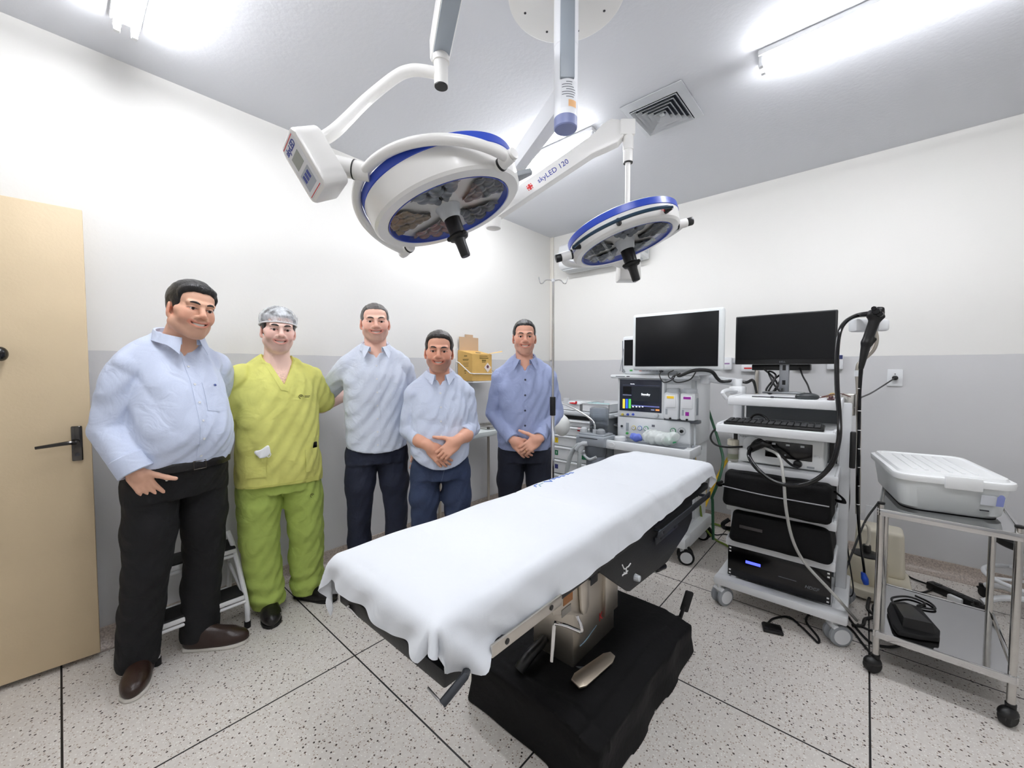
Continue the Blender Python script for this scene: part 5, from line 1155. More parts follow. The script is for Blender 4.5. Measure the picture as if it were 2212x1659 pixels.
# ================================================================ folding step stool behind the man at left
ss = thing('step_stool', 'white folding step stool with black treads behind the man in black trousers', 'step stool', (.45,2.55,0))
TB = lambda P, r=.0125: MB().tube(P, r, 10, smooth=True)
for x in (.262,.625):
    s_ = 1 if x > .4 else -1
    obj('front_leg', TB([(x,2.435,.01),(x,2.438,.12),(x-.012*s_,2.515,.30),(x-.02*s_,2.585,.405),(x-.03*s_,2.64,.47)]), WHITE, ss)
    obj('rear_leg', TB([(x-.02*s_,2.725,.012),(x-.02*s_,2.66,.25),(x-.03*s_,2.60,.40)]), WHITE, ss)
    obj('link', TB([(x-.03*s_,2.64,.30),(x-.01*s_,2.47,.185)],.008), WHITE, ss)
    for y in (2.435,2.725): obj('foot_cap', MB().cyl((x if y < 2.5 else x-.02*s_,y,0),(x if y < 2.5 else x-.02*s_,y,.035),.0155,seg=14), BLACKR, ss)
for z, ya, yb in ((.175,2.43,2.56),(.39,2.55,2.70)):
    obj('tread', MB().b2((.275,ya,z),(.61,yb,z+.018),.004), BLACKR, ss)
    obj('tread_edge', MB().b2((.273,ya-.006,z-.014),(.612,ya+.004,z+.008),.003), WHITE, ss)
    obj('cross_bar', MB().cyl((.268,ya+.004,z-.03),(.618,ya+.004,z-.03),.009,seg=12), WHITE, ss)
obj('rear_bar', MB().cyl((.28,2.69,.13),(.605,2.69,.13),.009,seg=12), WHITE, ss)
# ================================================================ stainless trolley with a plastic container
st = thing('steel_trolley', 'stainless steel two-tier trolley on black castors at the right', 'trolley', (2.69,-.26,0))
for x, y in ((2.415,-.065),(2.40,-.452),(2.965,-.10),(2.95,-.475)):
    obj('leg', MB().cyl((x,y,.085),(x,y,.775),.0125,seg=20), STEEL, st)
    obj('leg_cap', MB().cyl((x,y,.772),(x,y,.783),.0135,seg=20,bev=.003), BLACKP, st)
    c_ = obj('castor', MB(T(x,y,0)).lathe([(0,.062),(.015,.062),(.016,.085),(0,.095)],seg=16), BLACKP, st)
    yaw = {(2.415,-.065):2.2,(2.40,-.452):2.5}.get((x,y),1.0)
    obj('wheel', MB(T(x,y,.034)@RZ(yaw)@T(.012,0,0)@RX(PI/2)).lathe([(0,-.02),(.022,-.02),(.033,-.012),(.034,0),(.033,.012),(.022,.02),(0,.02)],seg=24), BLACKR, c_)
    obj('castor_cover', quick([(ell((0,0,0),(.036,.027,.03)),0)],.005,cuts=[lambda X,Y,Z: -Z-.002],M=T(x,y,.045)@RZ(yaw)@T(.012,0,0)), BLACKP, c_)
def steeltray(z, name):
    q = [(2.405,-.06),(2.39,-.46),(2.955,-.485),(2.97,-.092)]
    t = MB(); cx0, cy0 = 2.68, -.27
    ins = [((x-cx0)*.975+cx0,(y-cy0)*.96+cy0) for x, y in q]
    t.raw([(x,y,z) for x,y in ins]+[(x,y,z-.003) for x,y in ins],[(0,1,2,3),(7,6,5,4),(0,1,5,4),(1,2,6,5),(2,3,7,6),(3,0,4,7)])
    for i in range(4):
        a, b = Vector((*q[i],0)), Vector((*q[(i+1)%4],0)); d = (b-a).normalized(); n_ = Vector((-d.y,d.x,0)); L = (b-a).length
        t.b2((0,-.008,z-.028),(L,.003,z+.004),.003,M=fr(a, x=d, y=n_))
    return obj(name, t, mat('polished_steel',(206,206,206),.07,1,bump=.02,bscale=12), st, smooth=True)
steeltray(.752,'top_tray'); steeltray(.196,'lower_tray')
tcp = fr((2.475,-.129,.755), x=(.05,-.312,0), z=(0,0,1))   # local x along the near long edge, y away from the viewer
CONT = mat('translucent_plastic', (246,250,250), .3, bump=.1, bscale=20); LIDM = mat('lid_white', (240,242,242), .32)
pc = thing('storage_container', 'translucent plastic storage container with a white lid on the steel trolley', 'storage container', (2.75,-.27,.755))
def rr(w, d, r, n=6):
    out = []
    for cx, cy, a0 in ((w/2-r,d/2-r,0),(-w/2+r,d/2-r,PI/2),(-w/2+r,-d/2+r,PI),(w/2-r,-d/2+r,3*PI/2)):
        for k in range(n+1): a = a0+k*PI/2/n; out.append((cx+r*math.cos(a),cy+r*math.sin(a)))
    return out
def tub(levels, M, m, name, par, closed=True):
    V, Fc, k = [], [], None
    for w, d, r, z in levels:
        o = rr(w,d,r); k = len(o); V += [(x,y,z) for x,y in o]
    for i in range(len(levels)-1):
        for j in range(k): Fc.append((i*k+j,i*k+(j+1)%k,(i+1)*k+(j+1)%k,(i+1)*k+j))
    Fc += [tuple(range(k)), tuple((len(levels)-1)*k+j for j in range(k))]
    return obj(name, MB(M).raw(V,Fc), m, par, sharp=30)
TCM = tcp @ T(.163,-.255 if tcp.col[1].to_3d().dot(FWH) < 0 else .255,0)
sgy = -1 if tcp.col[1].to_3d().dot(FWH) < 0 else 1
tub([(.300,.47,.06,.0),(.318,.49,.06,.012),(.345,.53,.06,.125),(.36,.545,.06,.135),(.36,.545,.06,.14),(.335,.52,.055,.14),(.335,.52,.055,.13),(.31,.48,.05,.016)], TCM, CONT, 'tub', pc)
ld = tub([(.372,.56,.065,.132),(.376,.565,.065,.15),(.37,.56,.06,.158),(.34,.53,.05,.160),(.33,.52,.05,.172),(.30,.49,.05,.174),(.29,.48,.05,.168)], TCM, LIDM, 'lid', pc)
for k in range(6): obj('lid_rib', MB(TCM).b2((-.11+k*.038,-.19,.166),(-.098+k*.038,.19,.1735),.003), LIDM, ld)
obj('clip_handle', MB(TCM).b2((-.035,-sgy*.286-.006,.118),(.075,-sgy*.286+.006,.172),.004), LIDM, ld)
y_ = -sgy*.2705
lb = obj('paper_label', MB(TCM).raw([(.075,y_+sgy*.004,.062),(.140,y_+sgy*.006,.062),(.142,y_-sgy*.001,.105),(.076,y_-sgy*.002,.105)],[(0,1,2,3)]), mat('label_paper',(222,226,232),.5), pc)
obj('blue_panel', MB(TCM).raw([(.118,y_+sgy*.003,.063),(.139,y_+sgy*.004,.063),(.141,y_-sgy*.003,.104),(.119,y_-sgy*.004,.104)],[(0,1,2,3)]), mat('label_blue',(142,152,210),.5), lb)
obj('blue_emblem', MB(TCM @ fr((.131,y_-sgy*.0022,.104), x=(1,0,0), z=(0,-sgy,0))).lathe([(0,0),(.008,0),(.008,.0008),(0,.0008)],seg=20), mat('label_blue',(142,152,210),.5), lb)
obj('printed_line', MB(TCM).b2((.076,y_+sgy*.008-.001,.036),(.102,y_+sgy*.008+.004,.040)), DARKL, pc)
# foot pedal on the lower tray
fpx = [(2.421,-.135),(2.475,-.118),(2.62,-.105),(2.70,-.118),(2.75,-.17),(2.735,-.225),(2.55,-.275),(2.475,-.265),(2.44,-.20)]
fpd = thing('foot_pedal', 'black wedge-shaped foot pedal lying on the lower tray of the trolley', 'foot pedal', (2.58,-.18,.20))
obj('base', MB().prism([(x,y) for x,y in fpx], .022, T(0,0,.199), bev=.005), BLACKR, fpd)
obj('pedal_plate', MB().raw([(2.47,-.15,.222),(2.68,-.125,.222),(2.73,-.19,.222),(2.49,-.255,.222),(2.48,-.155,.262),(2.66,-.135,.235),(2.70,-.19,.235),(2.50,-.245,.262)],[(0,1,2,3),(4,5,6,7),(0,1,5,4),(1,2,6,5),(2,3,7,6),(3,0,4,7)]), BLACKP, fpd)
cable('pedal_cable', 'black cord looping behind the foot pedal on the lower tray', [(2.70,-.13,.215),(2.78,-.13,.21),(2.86,-.19,.204),(2.84,-.25,.203),(2.78,-.22,.203),(2.80,-.28,.203),(2.86,-.27,.203),(2.90,-.22,.203)], .005)
# floor clutter behind the trolley
ps_ = thing('power_strip', 'black power strip lying on the floor behind the trolley near the wall', 'power strip', (3.50,-.43,0))
PF2 = fr((3.50,-.432,.001), x=(-.13,-.165,0), z=(0,0,1))
obj('body', MB(PF2).b2((-.13,-.028,0),(.13,.028,.045),.008), BLACKP, ps_)
for k in range(4): obj('socket', MB(PF2).cyl((-.085+k*.055,0,.044),(-.085+k*.055,0,.047),.017,seg=18), BLACKG, ps_)
tag(obj('plug_adapter', MB(PF2 @ T(.03,-.045,0)).b2((-.035,-.016,.001),(.03,.012,.04),.008), WHITEP), 'small white plug adapter beside the black power strip', 'adapter')
cable('power_cable', 'black cord running from the power strip along the wall to the pump', [(3.58,-.33,.02),(3.66,-.25,.008),(3.72,-.20,.03),(3.70,-.12,.06)], .006)
cable('power_cable', 'black cord looping on the floor between the pump and the power strip', [(3.56,-.36,.02),(3.45,-.28,.007),(3.50,-.19,.007),(3.60,-.17,.007),(3.52,-.23,.007)], .006)
# suction pump
su = thing('suction_pump', 'cream suction pump with a jar and black lid on the floor behind the trolley', 'suction pump', (3.35,-.06,0))
obj('base', quick([((lambda X,Y,Z: np.maximum(np.sqrt(np.maximum(np.abs(X-3.38)-.12,0)**2+np.maximum(np.abs(Y+.06)-.02,0)**2)-.15, np.abs(Z-.045)-.018)-.008,[3.08,-.25,.015],[3.70,.13,.08]),0)],.01), CREAMP, su)
for x, y in ((3.25,-.14),(3.25,.02),(3.58,-.14),(3.58,.02)): obj('foot', MB().cyl((x,y,0),(x,y,.03),.018,seg=14), BLACKR, su)
obj('motor_housing', quick([(rbx((3.50,-.09,.21),(.10,.125,.155),.035),0)],.008, disp=lambda X,Y,Z: .012*np.clip((Z-.1)/.25,0,1)), CREAMP, su)
jar = obj('jar', MB(T(3.28,-.03,.06)).lathe([(0,0),(.095,0),(.10,.01),(.10,.13),(.085,.16),(.06,.168),(0,.168)],seg=40), mat('jar_plastic',(214,206,184),.25), su)
jl = obj('jar_lid', MB(T(3.28,-.03,.226)).lathe([(0,0),(.07,0),(.072,.006),(.05,.016),(.022,.02),(.02,.06),(0,.06)],seg=32), BLACKP, su)
obj('lid_spout', MB().tube([(3.28,-.03,.28),(3.275,-.04,.33),(3.27,-.035,.40),(3.275,-.02,.42)],.009,10), mat('silicone_tube',(222,216,200),.4), jl)
tag(obj('white_paper_card', MB().b2((3.52,-.06,.366),(3.53,-.02,.47)), WHITEP), 'small white card standing on top of the suction pump', 'card')
cable('power_cable', 'black cord from the cart across to the top of the suction pump', [(3.02,.06,.20),(3.10,.03,.30),(3.3,-.02,.43),(3.45,-.08,.52)], .006)
# foot switch and floor cables in front of the cart
fs = thing('foot_switch', 'small flat black foot switch on the floor in front of the equipment cart', 'foot switch', (2.449,.342,0))
FS = fr((2.447,.335,.001), x=(.3,-.95,0), z=(0,0,1))
obj('base', MB(FS).b2((-.045,-.035,0),(.045,.035,.016),.004), BLACKP, fs); obj('pedal', MB(FS).b2((-.04,-.03,.015),(.04,.03,.022),.003), BLACKG, fs)
cable('switch_cable', 'black cord curling from the foot switch under the cart', [(2.48,.36,.012),(2.56,.345,.006),(2.63,.285,.006),(2.57,.22,.006),(2.50,.165,.006),(2.478,.145,.006),(2.53,.15,.006),(2.65,.21,.006),(2.77,.19,.006),(2.80,.12,.006),(2.73,.03,.006),(2.62,-.02,.006),(2.53,-.06,.006)], .0055)
cable('floor_cable', 'black cord lying in a loop on the floor under the trolley', [(2.85,.04,.006),(2.72,-.01,.006),(2.65,-.06,.006),(2.68,-.13,.006),(2.76,-.17,.006),(2.82,-.12,.006),(2.78,-.05,.006),(2.80,.0,.006)], .006)
cable('pump_cable', 'black wavy cord between the suction pump and the cart castor', [(3.12,-.05,.04),(3.02,-.04,.008),(2.95,-.07,.008),(2.88,-.03,.008),(2.80,-.02,.008),(2.76,.02,.01)], .008)
# stool at the right edge
so_ = thing('wheeled_stool', 'wheeled stool with a black seat and white foot ring cut by the right edge', 'stool', (3.48,-.735,0))
X0, Y0 = 3.48, -.735
obj('seat', MB(T(X0,Y0,.40)).lathe([(0,0),(.16,0),(.18,.015),(.185,.045),(.17,.07),(0,.075)],seg=48), BLACKR, so_)
obj('stem', MB().cyl((X0,Y0,.10),(X0,Y0,.40),.022,seg=20), WHITEP, so_)
obj('foot_ring', MB().tube([(X0+.2*math.cos(k*PI/12),Y0+.2*math.sin(k*PI/12),.215) for k in range(24)],.0115,12,2,closed=True), WHITEP, so_)
for k in range(5):
    a = 2.0+k*2*PI/5; e = Vector((X0+.24*math.cos(a),Y0+.24*math.sin(a),.075)); obj('leg', MB().tube([(X0,Y0,.12),(X0+.15*math.cos(a),Y0+.15*math.sin(a),.11),e],.016,10), WHITEP, so_); castor(so_, e.x, e.y, .028, BLACKR, None, a, w=.014, fork=BLACKP)
for k in range(4): a = k*PI/2+.4; obj('ring_spoke', MB().cyl((X0,Y0,.215),(X0+.2*math.cos(a),Y0+.2*math.sin(a),.215),.008,seg=10), WHITEP, so_)
# ================================================================ people
SKIN = mat('skin', (200,150,125), .48, attr='Col', bump=.06, bscale=220, spec=.4)
EYEW = mat('eye_white', (206,198,194), .15, coat=.4); IRIS = mat('iris_brown', (46,30,22), .12); TEETH = mat('teeth', (236,230,220), .25)
def hairmat(name, c): return mat(name, c, .4, bump=.35, bscale=110, stretch=(2.2,.35,.6), var=.2, vscale=80)
def R3(yaw=0, pitch=0, roll=0):   # yaw: turn to the person's left (+); pitch: chin down (+); roll: toward the person's right (+)
    return (Matrix.Rotation(yaw,4,'Z') @ Matrix.Rotation(-pitch,4,'X') @ Matrix.Rotation(roll,4,'Y'))
class Person:
    def __init__(s, label, loc, face, skin, zoff=0):
        s.M = Matrix.Translation(Vector((loc[0],loc[1],0))) @ RZ(face-PI/2); s.Mi = s.M.inverted(); s.skin = skin; s.label = label; s.f = None; s.kids = []; s.prims = []; s.hm = None
    def L(s, px, py, d): return s.Mi @ aD(px, py, d)
    def add(s, prim, k=.01, mode='u'): s.prims.append((prim, k, mode))
    def head(s, c, yaw=0, pitch=0, roll=0, sc=1.0, w=1.0, jaw=1.0, smile=1.0, neck=None, nr=.057):
        M = Matrix.Translation(Vector(c)) @ R3(yaw,pitch,roll) @ Matrix.Diagonal((sc*w, sc, sc, 1)); s.hm = M; R = R3(yaw,pitch,roll).to_3x3(); s.hsc = sc
        H = lambda x,y,z: M @ Vector((x,y,z))
        A = s.add
        E = lambda x,y,z,a,b,c_,k=.012,m='u',Rx=None: A(ell(H(x,y,z),(a*sc*w,b*sc,c_*sc), (R @ Rx if Rx is not None else R)),k,m)
        K = lambda p,q,ra,rb,k=.012,m='u': A(cap(H(*p),H(*q),ra*sc,rb*sc),k,m)
        if neck is not None:
            A(cap(H(0,-.022,-.055),neck,nr*.98,nr*1.06),.02); A(cap(H(0,-.035,-.05),Vector(neck)+Vector((0,-.03,0)),nr*.85,nr),.02)
        E(0,-.015,.030,.074,.094,.083,.02); E(0,.034,.045,.061,.050,.050,.02); E(0,.026,-.030,.0625,.062,.076,.02)
        for q in (1,-1):
            K((q*.048*jaw,.002,-.058),(q*.020,.058,-.100),.020,.017,.03)
            E(q*.039,.058,-.033,.024,.0225,.022,.02); K((q*.036,.070,-.012),(q*.060,.030,-.008),.0115,.011,.025)
        E(0,.066,-.101,.022,.018,.0165,.02); E(0,.074,-.066,.031,.019,.026,.02)
        for q in (1,-1): K((q*.010,.0885,.0210),(q*.045,.0755,.0230),.0098,.0088,.014)
        for q in (1,-1): E(q*.031,.0985,.001,.0195,.0165,.0110,.009,'s')
        for q in (1,-1): E(q*.031,.0735,.001,.0150,.0145,.0132,.003)
        for q in (1,-1): E(q*.031,.0905,-.0004,.0142,.0110,.0041,.0015,'s')
        K((0,.0865,.012),(0,.1055,-.024),.0085,.0105,.012); E(0,.1065,-.029,.0125,.0115,.0100,.008)
        for q in (1,-1): E(q*.0140,.0955,-.0325,.0085,.0105,.0080,.006)
        for q in (1,-1): E(q*.0065,.1035,-.0385,.0035,.0045,.0035,.003,'s')
        for q in (1,-1): K((q*.021,.086,-.036),(q*.035,.074,-.060),.004,.003,.008)      # cheek fold beside the smile
        a = .0315*smile
        arc = [(-a*1.0,.0725,-.0520),(-a*.6,.0865,-.0600),(0,.0922,-.0635),(a*.6,.0865,-.0600),(a*1.0,.0725,-.0520)]
        Q = catmull(arc, 4); n = len(Q)-1
        for i in range(n):
            r = .0080*math.sin(PI*(i+.5)/n)**.6*(.55+.45*smile); [A(cap(H(*(Q[i]+Vector((0,o,0)))),H(*(Q[i+1]+Vector((0,o,0)))),r*sc*g_,r*sc*g_),.001,'s') for o,g_ in ((.006,1),(-.001,.95),(-.006,.8))]
        for i in range(n):
            t = math.sin(PI*(i+.5)/n)
            A(cap(H(*(Q[i]+Vector((0,-.001,.0092*t**.5)))),H(*(Q[i+1]+Vector((0,-.001,.0092*t**.5)))),.0036*sc,.0036*sc),.004)
            A(cap(H(*(Q[i]+Vector((0,-.001,-.0100*t**.5)))),H(*(Q[i+1]+Vector((0,-.001,-.0100*t**.5)))),.0046*sc*(.6+.4*t),.0046*sc*(.6+.4*t)),.004)
        for q in (1,-1):
            Rx = Matrix.Rotation(q*-.35,3,'Z') @ Matrix.Rotation(.2,3,'X'); E(q*.0775,-.010,-.010,.0075,.0185,.0310,.006,'u',Rx); E(q*.0845,-.006,-.006,.0055,.0105,.018,.004,'s',Rx); E(q*.0765,-.001,-.036,.006,.008,.010,.005)
        s.arc = Q; s.a = a
    def face_parts(s, root, brow, browc, eye=IRIS):
        MM = s.M @ s.hm
        for q in (1,-1):
            e = obj('eye', MB(MM).sph((q*.031,.0742,-.0002),.01285,seg=20), EYEW, root)
            obj('iris', MB(MM @ T(q*.031,.0742,-.0002) @ RX(-PI/2)).lathe([(0,.01315),(.0062,.0120),(.0062,.0114),(0,.0125)],seg=20), eye, e)
            P = [(q*.0125,.0985,.0190),(q*.024,.0968,.0235),(q*.037,.0895,.0245),(q*.049,.0775,.0205)]
            obj('eyebrow', MB(MM).tube(P,[.0022,.0036*brow,.0032*brow,.0012],8,5), browc, root)
        Q = s.arc; n = len(Q)
        def tf(u, v):
            i = min(int(u*(n-1)), n-2); p = Q[i].lerp(Q[i+1], u*(n-1)-i); t = math.sin(PI*min(max(u,.0),1)); return (p.x*.92, p.y-.0030, p.z+.0088*t**.7*(1-2*v)+.0022)
        obj('teeth', MB(MM).surf(tf, 24, 3, th=.002), TEETH, root)
    def hand(s, M, side, curls, thumb, sc=1.0, spread=.12):
        """M: wrist frame in person space; y to fingers, z out of the back of the hand, x*side to the thumb."""
        H = lambda x,y,z: M @ Vector((x*side*sc,y*sc,z*sc)); A = s.add; R = M.to_3x3().normalized()
        A(cap(H(0,-.02,0),H(0,.02,0),.026*sc,.027*sc),.015)
        A(rbx(H(0,.055,0),(.037*sc,.040*sc,.0125*sc),.012*sc,R),.016); A(ell(H(.022,.035,-.008),(.017*sc,.030*sc,.014*sc),R),.012); A(ell(H(-.026,.040,-.006),(.013*sc,.034*sc,.012*sc),R),.012)
        for i,(bx,by,ln) in enumerate(((.0285,.092,.074),(.0095,.096,.082),(-.0095,.093,.076),(-.0275,.086,.060))):
            p = Vector((bx,by,.002)); ang = 0; fan = (bx/.03)*spread
            A(cap(H(bx*.92,by-.02,.001),H(bx,by,.002),.0098*sc,.0096*sc),.006)
            for j,(fr_,r0,r1) in enumerate(((.46,.0095,.0086),(.30,.0086,.0079),(.24,.0079,.0066))):
                ang += curls[i][j]; d = Vector((math.sin(fan)*math.cos(ang), math.cos(fan)*math.cos(ang), -math.sin(ang))); q = p+d*ln*fr_
                A(cap(H(*p),H(*q),r0*sc,r1*sc),.003); p = q
        p = Vector((.026,.018,-.006)); d = Vector(thumb[0]).normalized()
        for j,(ln,r0,r1) in enumerate(((.044,.0135,.0112),(.033,.0108,.0098),(.027,.0098,.0078))):
            if j: d = Vector(thumb[j]).normalized()
            q = p+d*ln; A(cap(H(*p),H(*q),r0*sc,r1*sc),.005 if j else .014); p = q
    def limb(s, P, R, k=.02):
        for i in range(len(P)-1): s.add(cap(P[i],P[i+1],R[i],R[i+1]),k)
    def build(s, fine, st=.0034, coarse=.010, beard=None, chest=None):
        lo = [min(p[1][i] for p,_,_ in s.prims)-.02 for i in range(3)]; hi = [max(p[2][i] for p,_,_ in s.prims)+.02 for i in range(3)]
        f = Field(ax(lo[0],hi[0],st), ax(lo[1],hi[1],st), ax(lo[2],hi[2],coarse,[(a,b,.0029) for a,b in fine]))
        for p,k,m in s.prims: f.op(p,k,m)
        me = f.mesh('person', None); P = f.P; n = len(P)
        Hi = np.array(s.hm.inverted()); q = P @ Hi[:3,:3].T+Hi[:3,3]; x,y,z = q[:,0],q[:,1],q[:,2]
        base = np.array(lin(s.skin)[:3]); col = np.tile(base,(n,1)); head = (np.abs(x)<.12)&(y>-.14)&(y<.14)&(z>-.14)&(z<.16)
        def bl(c, w): nonlocal col; w = np.clip(w,0,1)[:,None]; col = col*(1-w)+np.array(lin(c)[:3])*w
        sk = np.array(s.skin); red = tuple(np.clip(sk*np.array([1.0,.84,.82]),0,255))
        g = lambda cx,cy,cz,r: np.exp(-(((x-cx)**2+(y-cy)**2+(z-cz)**2)/r**2))*head
        bl(red, .55*(g(.045,.065,-.03,.026)+g(-.045,.065,-.03,.026)+g(0,.11,-.03,.016)+g(.08,-.01,-.01,.03)+g(-.08,-.01,-.01,.03)))
        if beard:
            w = head*(y>.0)*np.clip((-.038-z)/.012,0,1)*np.clip((.125+z)/.02,0,1)*np.clip((y-.01)/.02,0,1); w = w*(1-.75*np.exp(-((x/.045)**2+((z+.03)/.018)**2))); bl(beard[0], beard[1]*w)
        # lips follow the mouth arc
        arc = np.array([tuple(p) for p in s.arc]); d = np.full(n, 9.0)
        hid = np.nonzero(head&(y>.06)&(z<-.04)&(z>-.085))[0]
        if len(hid):
            dd = np.sqrt((((q[hid][:,None,:]-arc[None])*np.array([1,.6,1]))**2).sum(2)).min(1); d[hid] = dd
        lip = tuple(np.clip(sk*np.array([.88,.68,.66]),0,255)); bl(lip, np.clip((.0128-d)/.003,0,1)*.75)
        bl((70,26,24), np.clip((.0080-d)/.0015,0,1)*(y<.0845)*(np.abs(x)<s.a*.9)*.9)
        el = np.sqrt(((np.abs(x)-.031)/.0150)**2+((z+.0004)/.0050)**2); bl((52,36,32), head*(y>.068)*(z>-.0005)*np.clip((1.45-el)/.3,0,1)*.75); bl(red, head*(y>.068)*(z<=-.0005)*np.clip((1.9-el)/.6,0,1)*.5)
        if chest is not None: col = chest(P, col)
        a = me.color_attributes.new('Col','FLOAT_COLOR','POINT'); a.data.foreach_set('color', np.concatenate([col,np.ones((n,1))],1).astype(np.float32).ravel())
        me.transform(s.M); o = obj('person', me, SKIN, None, sharp=None); tag(o, s.label, 'person'); s.root = o; return o
    def hair(s, m, top=.012, side=.007, front=.078, rec=0.0, sweep=0, low=-.085, name='hair', burn=-.022):
        M = s.hm; ys = [-.14,-.06,-.036,-.030,-.004,.010,.014,.033,.042,.052,.075,.115]; zs = [low,low,low+.025,.012,.024,.010,burn,burn,.015,.056,front-.004,front]
        mi = np.array(s.hm.inverted())
        def fn(X,Y,Z):
            x,y,z = [mi[i][0]*X+mi[i][1]*Y+mi[i][2]*Z+mi[i][3] for i in range(3)]
            tz = np.clip((z-.02)/.08,0,1); th = side+(top-side)*tz; zm0 = np.interp(y.ravel(), ys, zs).reshape(y.shape)+rec*np.clip((np.abs(x)-.022)/.03,0,1)*np.clip((y-.03)/.03,0,1); th = .0035+(th-.0035)*np.clip((z-zm0)/.022,0,1)**.6
            def e(cx,cy,cz,a,b,c): 
                k0 = np.sqrt(((x-cx)/a)**2+((y-cy)/b)**2+((z-cz)/c)**2); return (k0-1)*min(a,b,c)
            d = np.minimum(e(0,-.015,.030,.074,.094,.083), e(0,.034,.045,.061,.050,.050))-th
            d = d-sweep*np.clip((y-.02)/.06,0,1)*np.clip((z-.06)/.04,0,1)
            zm = np.interp(y.ravel(), ys, zs).reshape(y.shape)+rec*np.clip((np.abs(x)-.022)/.03,0,1)*np.clip((y-.03)/.03,0,1)
            d = np.maximum(d,(zm-z)*.7); d = np.maximum(d, -(e(0,-.015,.030,.074,.094,.083)+.008))
            st = np.sin(x*300+5*np.sin(z*40+y*20)+y*40)*.0005+np.sin(x*120+y*60+z*90)*.0009
            return (d+st)*s.hsc
        c = M @ Vector((0,0,.01)); r = .15*s.hsc
        me = quick([((fn,[c[i]-r for i in range(3)],[c[i]+r for i in range(3)]),0)],.0034,name=name); me.transform(s.M); return obj(name, me, m, s.root, sharp=None)
    def cloth(s, name, prims, m, st=.0065, disp=None, cuts=(), subs=(), sharp=None, keep=False):
        lo = [min(p[1][i] for p,*_ in prims)-.03 for i in range(3)]; hi = [max(p[2][i] for p,*_ in prims)+.03 for i in range(3)]
        f = Field(*[ax(lo[i],hi[i],st) for i in range(3)])
        for p,k in prims: f.op(p,k)
        if disp: f.disp(disp,.04)
        for p,k in subs: f.op(p,k,'s')
        for c in cuts: f.cut(c,.002)
        me = f.mesh(name)
        bm = bmesh.new(); bm.from_mesh(me); s.bvh = BVHTree.FromBMesh(bm); bm.free()
        me.transform(s.M); o = obj(name, me, m, s.root, sharp=sharp); return o
    def front(s, x, z, y0=.6, d=(0,-1,0)):
        h = s.bvh.ray_cast(Vector((x,y0,z)), Vector(d)); return h[0], h[1]
    def decal(s, name, fn, nu, nv, m, par, off=.0015, th=.0012, d=(0,-1,0)):
        """patch of cloth laid on the garment: fn(u,v)->(x,z), projected along d"""
        def g(u,v):
            x,z = fn(u,v); p,n = s.front(x,z,d=d) if d == (0,-1,0) else (lambda h: (h[0],h[1]))(s.bvh.ray_cast(Vector((x,z[0],z[1]))-Vector(d)*.6, Vector(d)))
            if p is None: return Vector((x,.0,z)) if not isinstance(z,tuple) else Vector((x,0,z[1]))
            return p+(n if n.y > 0 or d != (0,-1,0) else -n)*off
        return obj(name, MB(s.M).surf(g,nu,nv,th=th), m, par, sharp=60)
    def placket(s, sh, m, x0, x1, z0, z1, w=.016, bm=None, nb=6, zb=None, br=.0055):
        f = lambda u,v: (x0+(x1-x0)*u+w*(v*2-1), z0+(z1-z0)*u)
        p = s.decal('placket', f, 50, 4, m, sh, .0022)
        if bm is not None:
            for i in range(nb):
                u = (i+.5)/nb if zb is None else zb[i]; c,n = s.front(x0+(x1-x0)*u, z0+(z1-z0)*u)
                if c is None: continue
                obj('button', MB(s.M @ fr(c+n*.0028, z=n)).lathe([(0,0),(br,0),(br,.0012),(br*.8,.002),(br*.55,.0014),(0,.0014)],seg=16), bm, sh)
        return p
    def collar(s, sh, m, c, rx, ry, up, tilt, lean=0, gap=.35, leaf=.040, pt=.038, spread=.020):
        """turn-down collar round the neck: c centre of the neck base"""
        def fn(u, v):
            a = (gap+(2*PI-2*gap)*u); fx, fy = math.sin(a), math.cos(a)   # a=0 front
            fr_ = max(0, math.cos(a)); ff = (1-abs(u-.5)*2); edge = max(0,1-ff/.22)
            ztop = c[2]+up-tilt*(1+math.cos(a))/2
            x, y = c[0]+rx*fx, c[1]+ry*fy+lean*(1+fy)/2
            if v < .35: t = v/.35; return (x*1.0, y, ztop-.034*(1-t))
            t = (v-.35)/.65; ln = leaf+pt*edge**1.5; o = .007+.016*t
            sd = 1 if fx > 0 else -1
            return (x+fx*o+sd*spread*edge*t, y+fy*o+.014*edge*t, ztop+.004*math.sin(PI*min(1,t*2.5))*(t<.4)-ln*t)
        return obj('collar', MB(s.M).surf(fn, 72, 10, th=.0022), m, sh, sharp=60)
    def cuff(s, sh, m, a, b, r, th=.0035, name='cuff'):
        a, b = Vector(a), Vector(b); L = (b-a).length
        return obj(name, MB(s.M @ fr(a, z=b-a)).lathe([(r-.004,0),(r,0),(r+th,.004),(r+th*.9,L-.003),(r-.002,L),(r-.006,L-.004),(r-.006,.004)],seg=36), m, sh, sharp=50)
    def shoe(s, ankle, ang, ln, upm, solem, sole_h=.022, laces=None, w=.048):
        A = Vector(ankle); M = Matrix.Translation(Vector((A.x,A.y,0))) @ RZ(-ang); sc = ln/.29
        H = lambda x,y,z: M @ Vector((x*sc,y*sc,z*sc)); R = RZ(-ang).to_3x3()
        pr = [(ell(H(0,.072,.026),(w*.98*sc,.146*sc,.036*sc),R),.02),(ell(H(0,.13,.042),(w*.97*sc,.085*sc,.038*sc),R),.02),(cap(H(0,-.03,.045),H(0,.02,.05),.037*sc,.038*sc),.03),(cap(H(0,-.02,.07),H(0,-.005,.105),.036*sc,.040*sc),.03),(cap(H(0,.02,.085),H(0,.12,.05),.036*sc,.036*sc),.03)]
        me = quick(pr,.0045,cuts=[lambda X,Y,Z: sole_h*.9-Z],name='shoe'); me.transform(s.M); o = obj('shoe', me, upm, s.root, sharp=None)
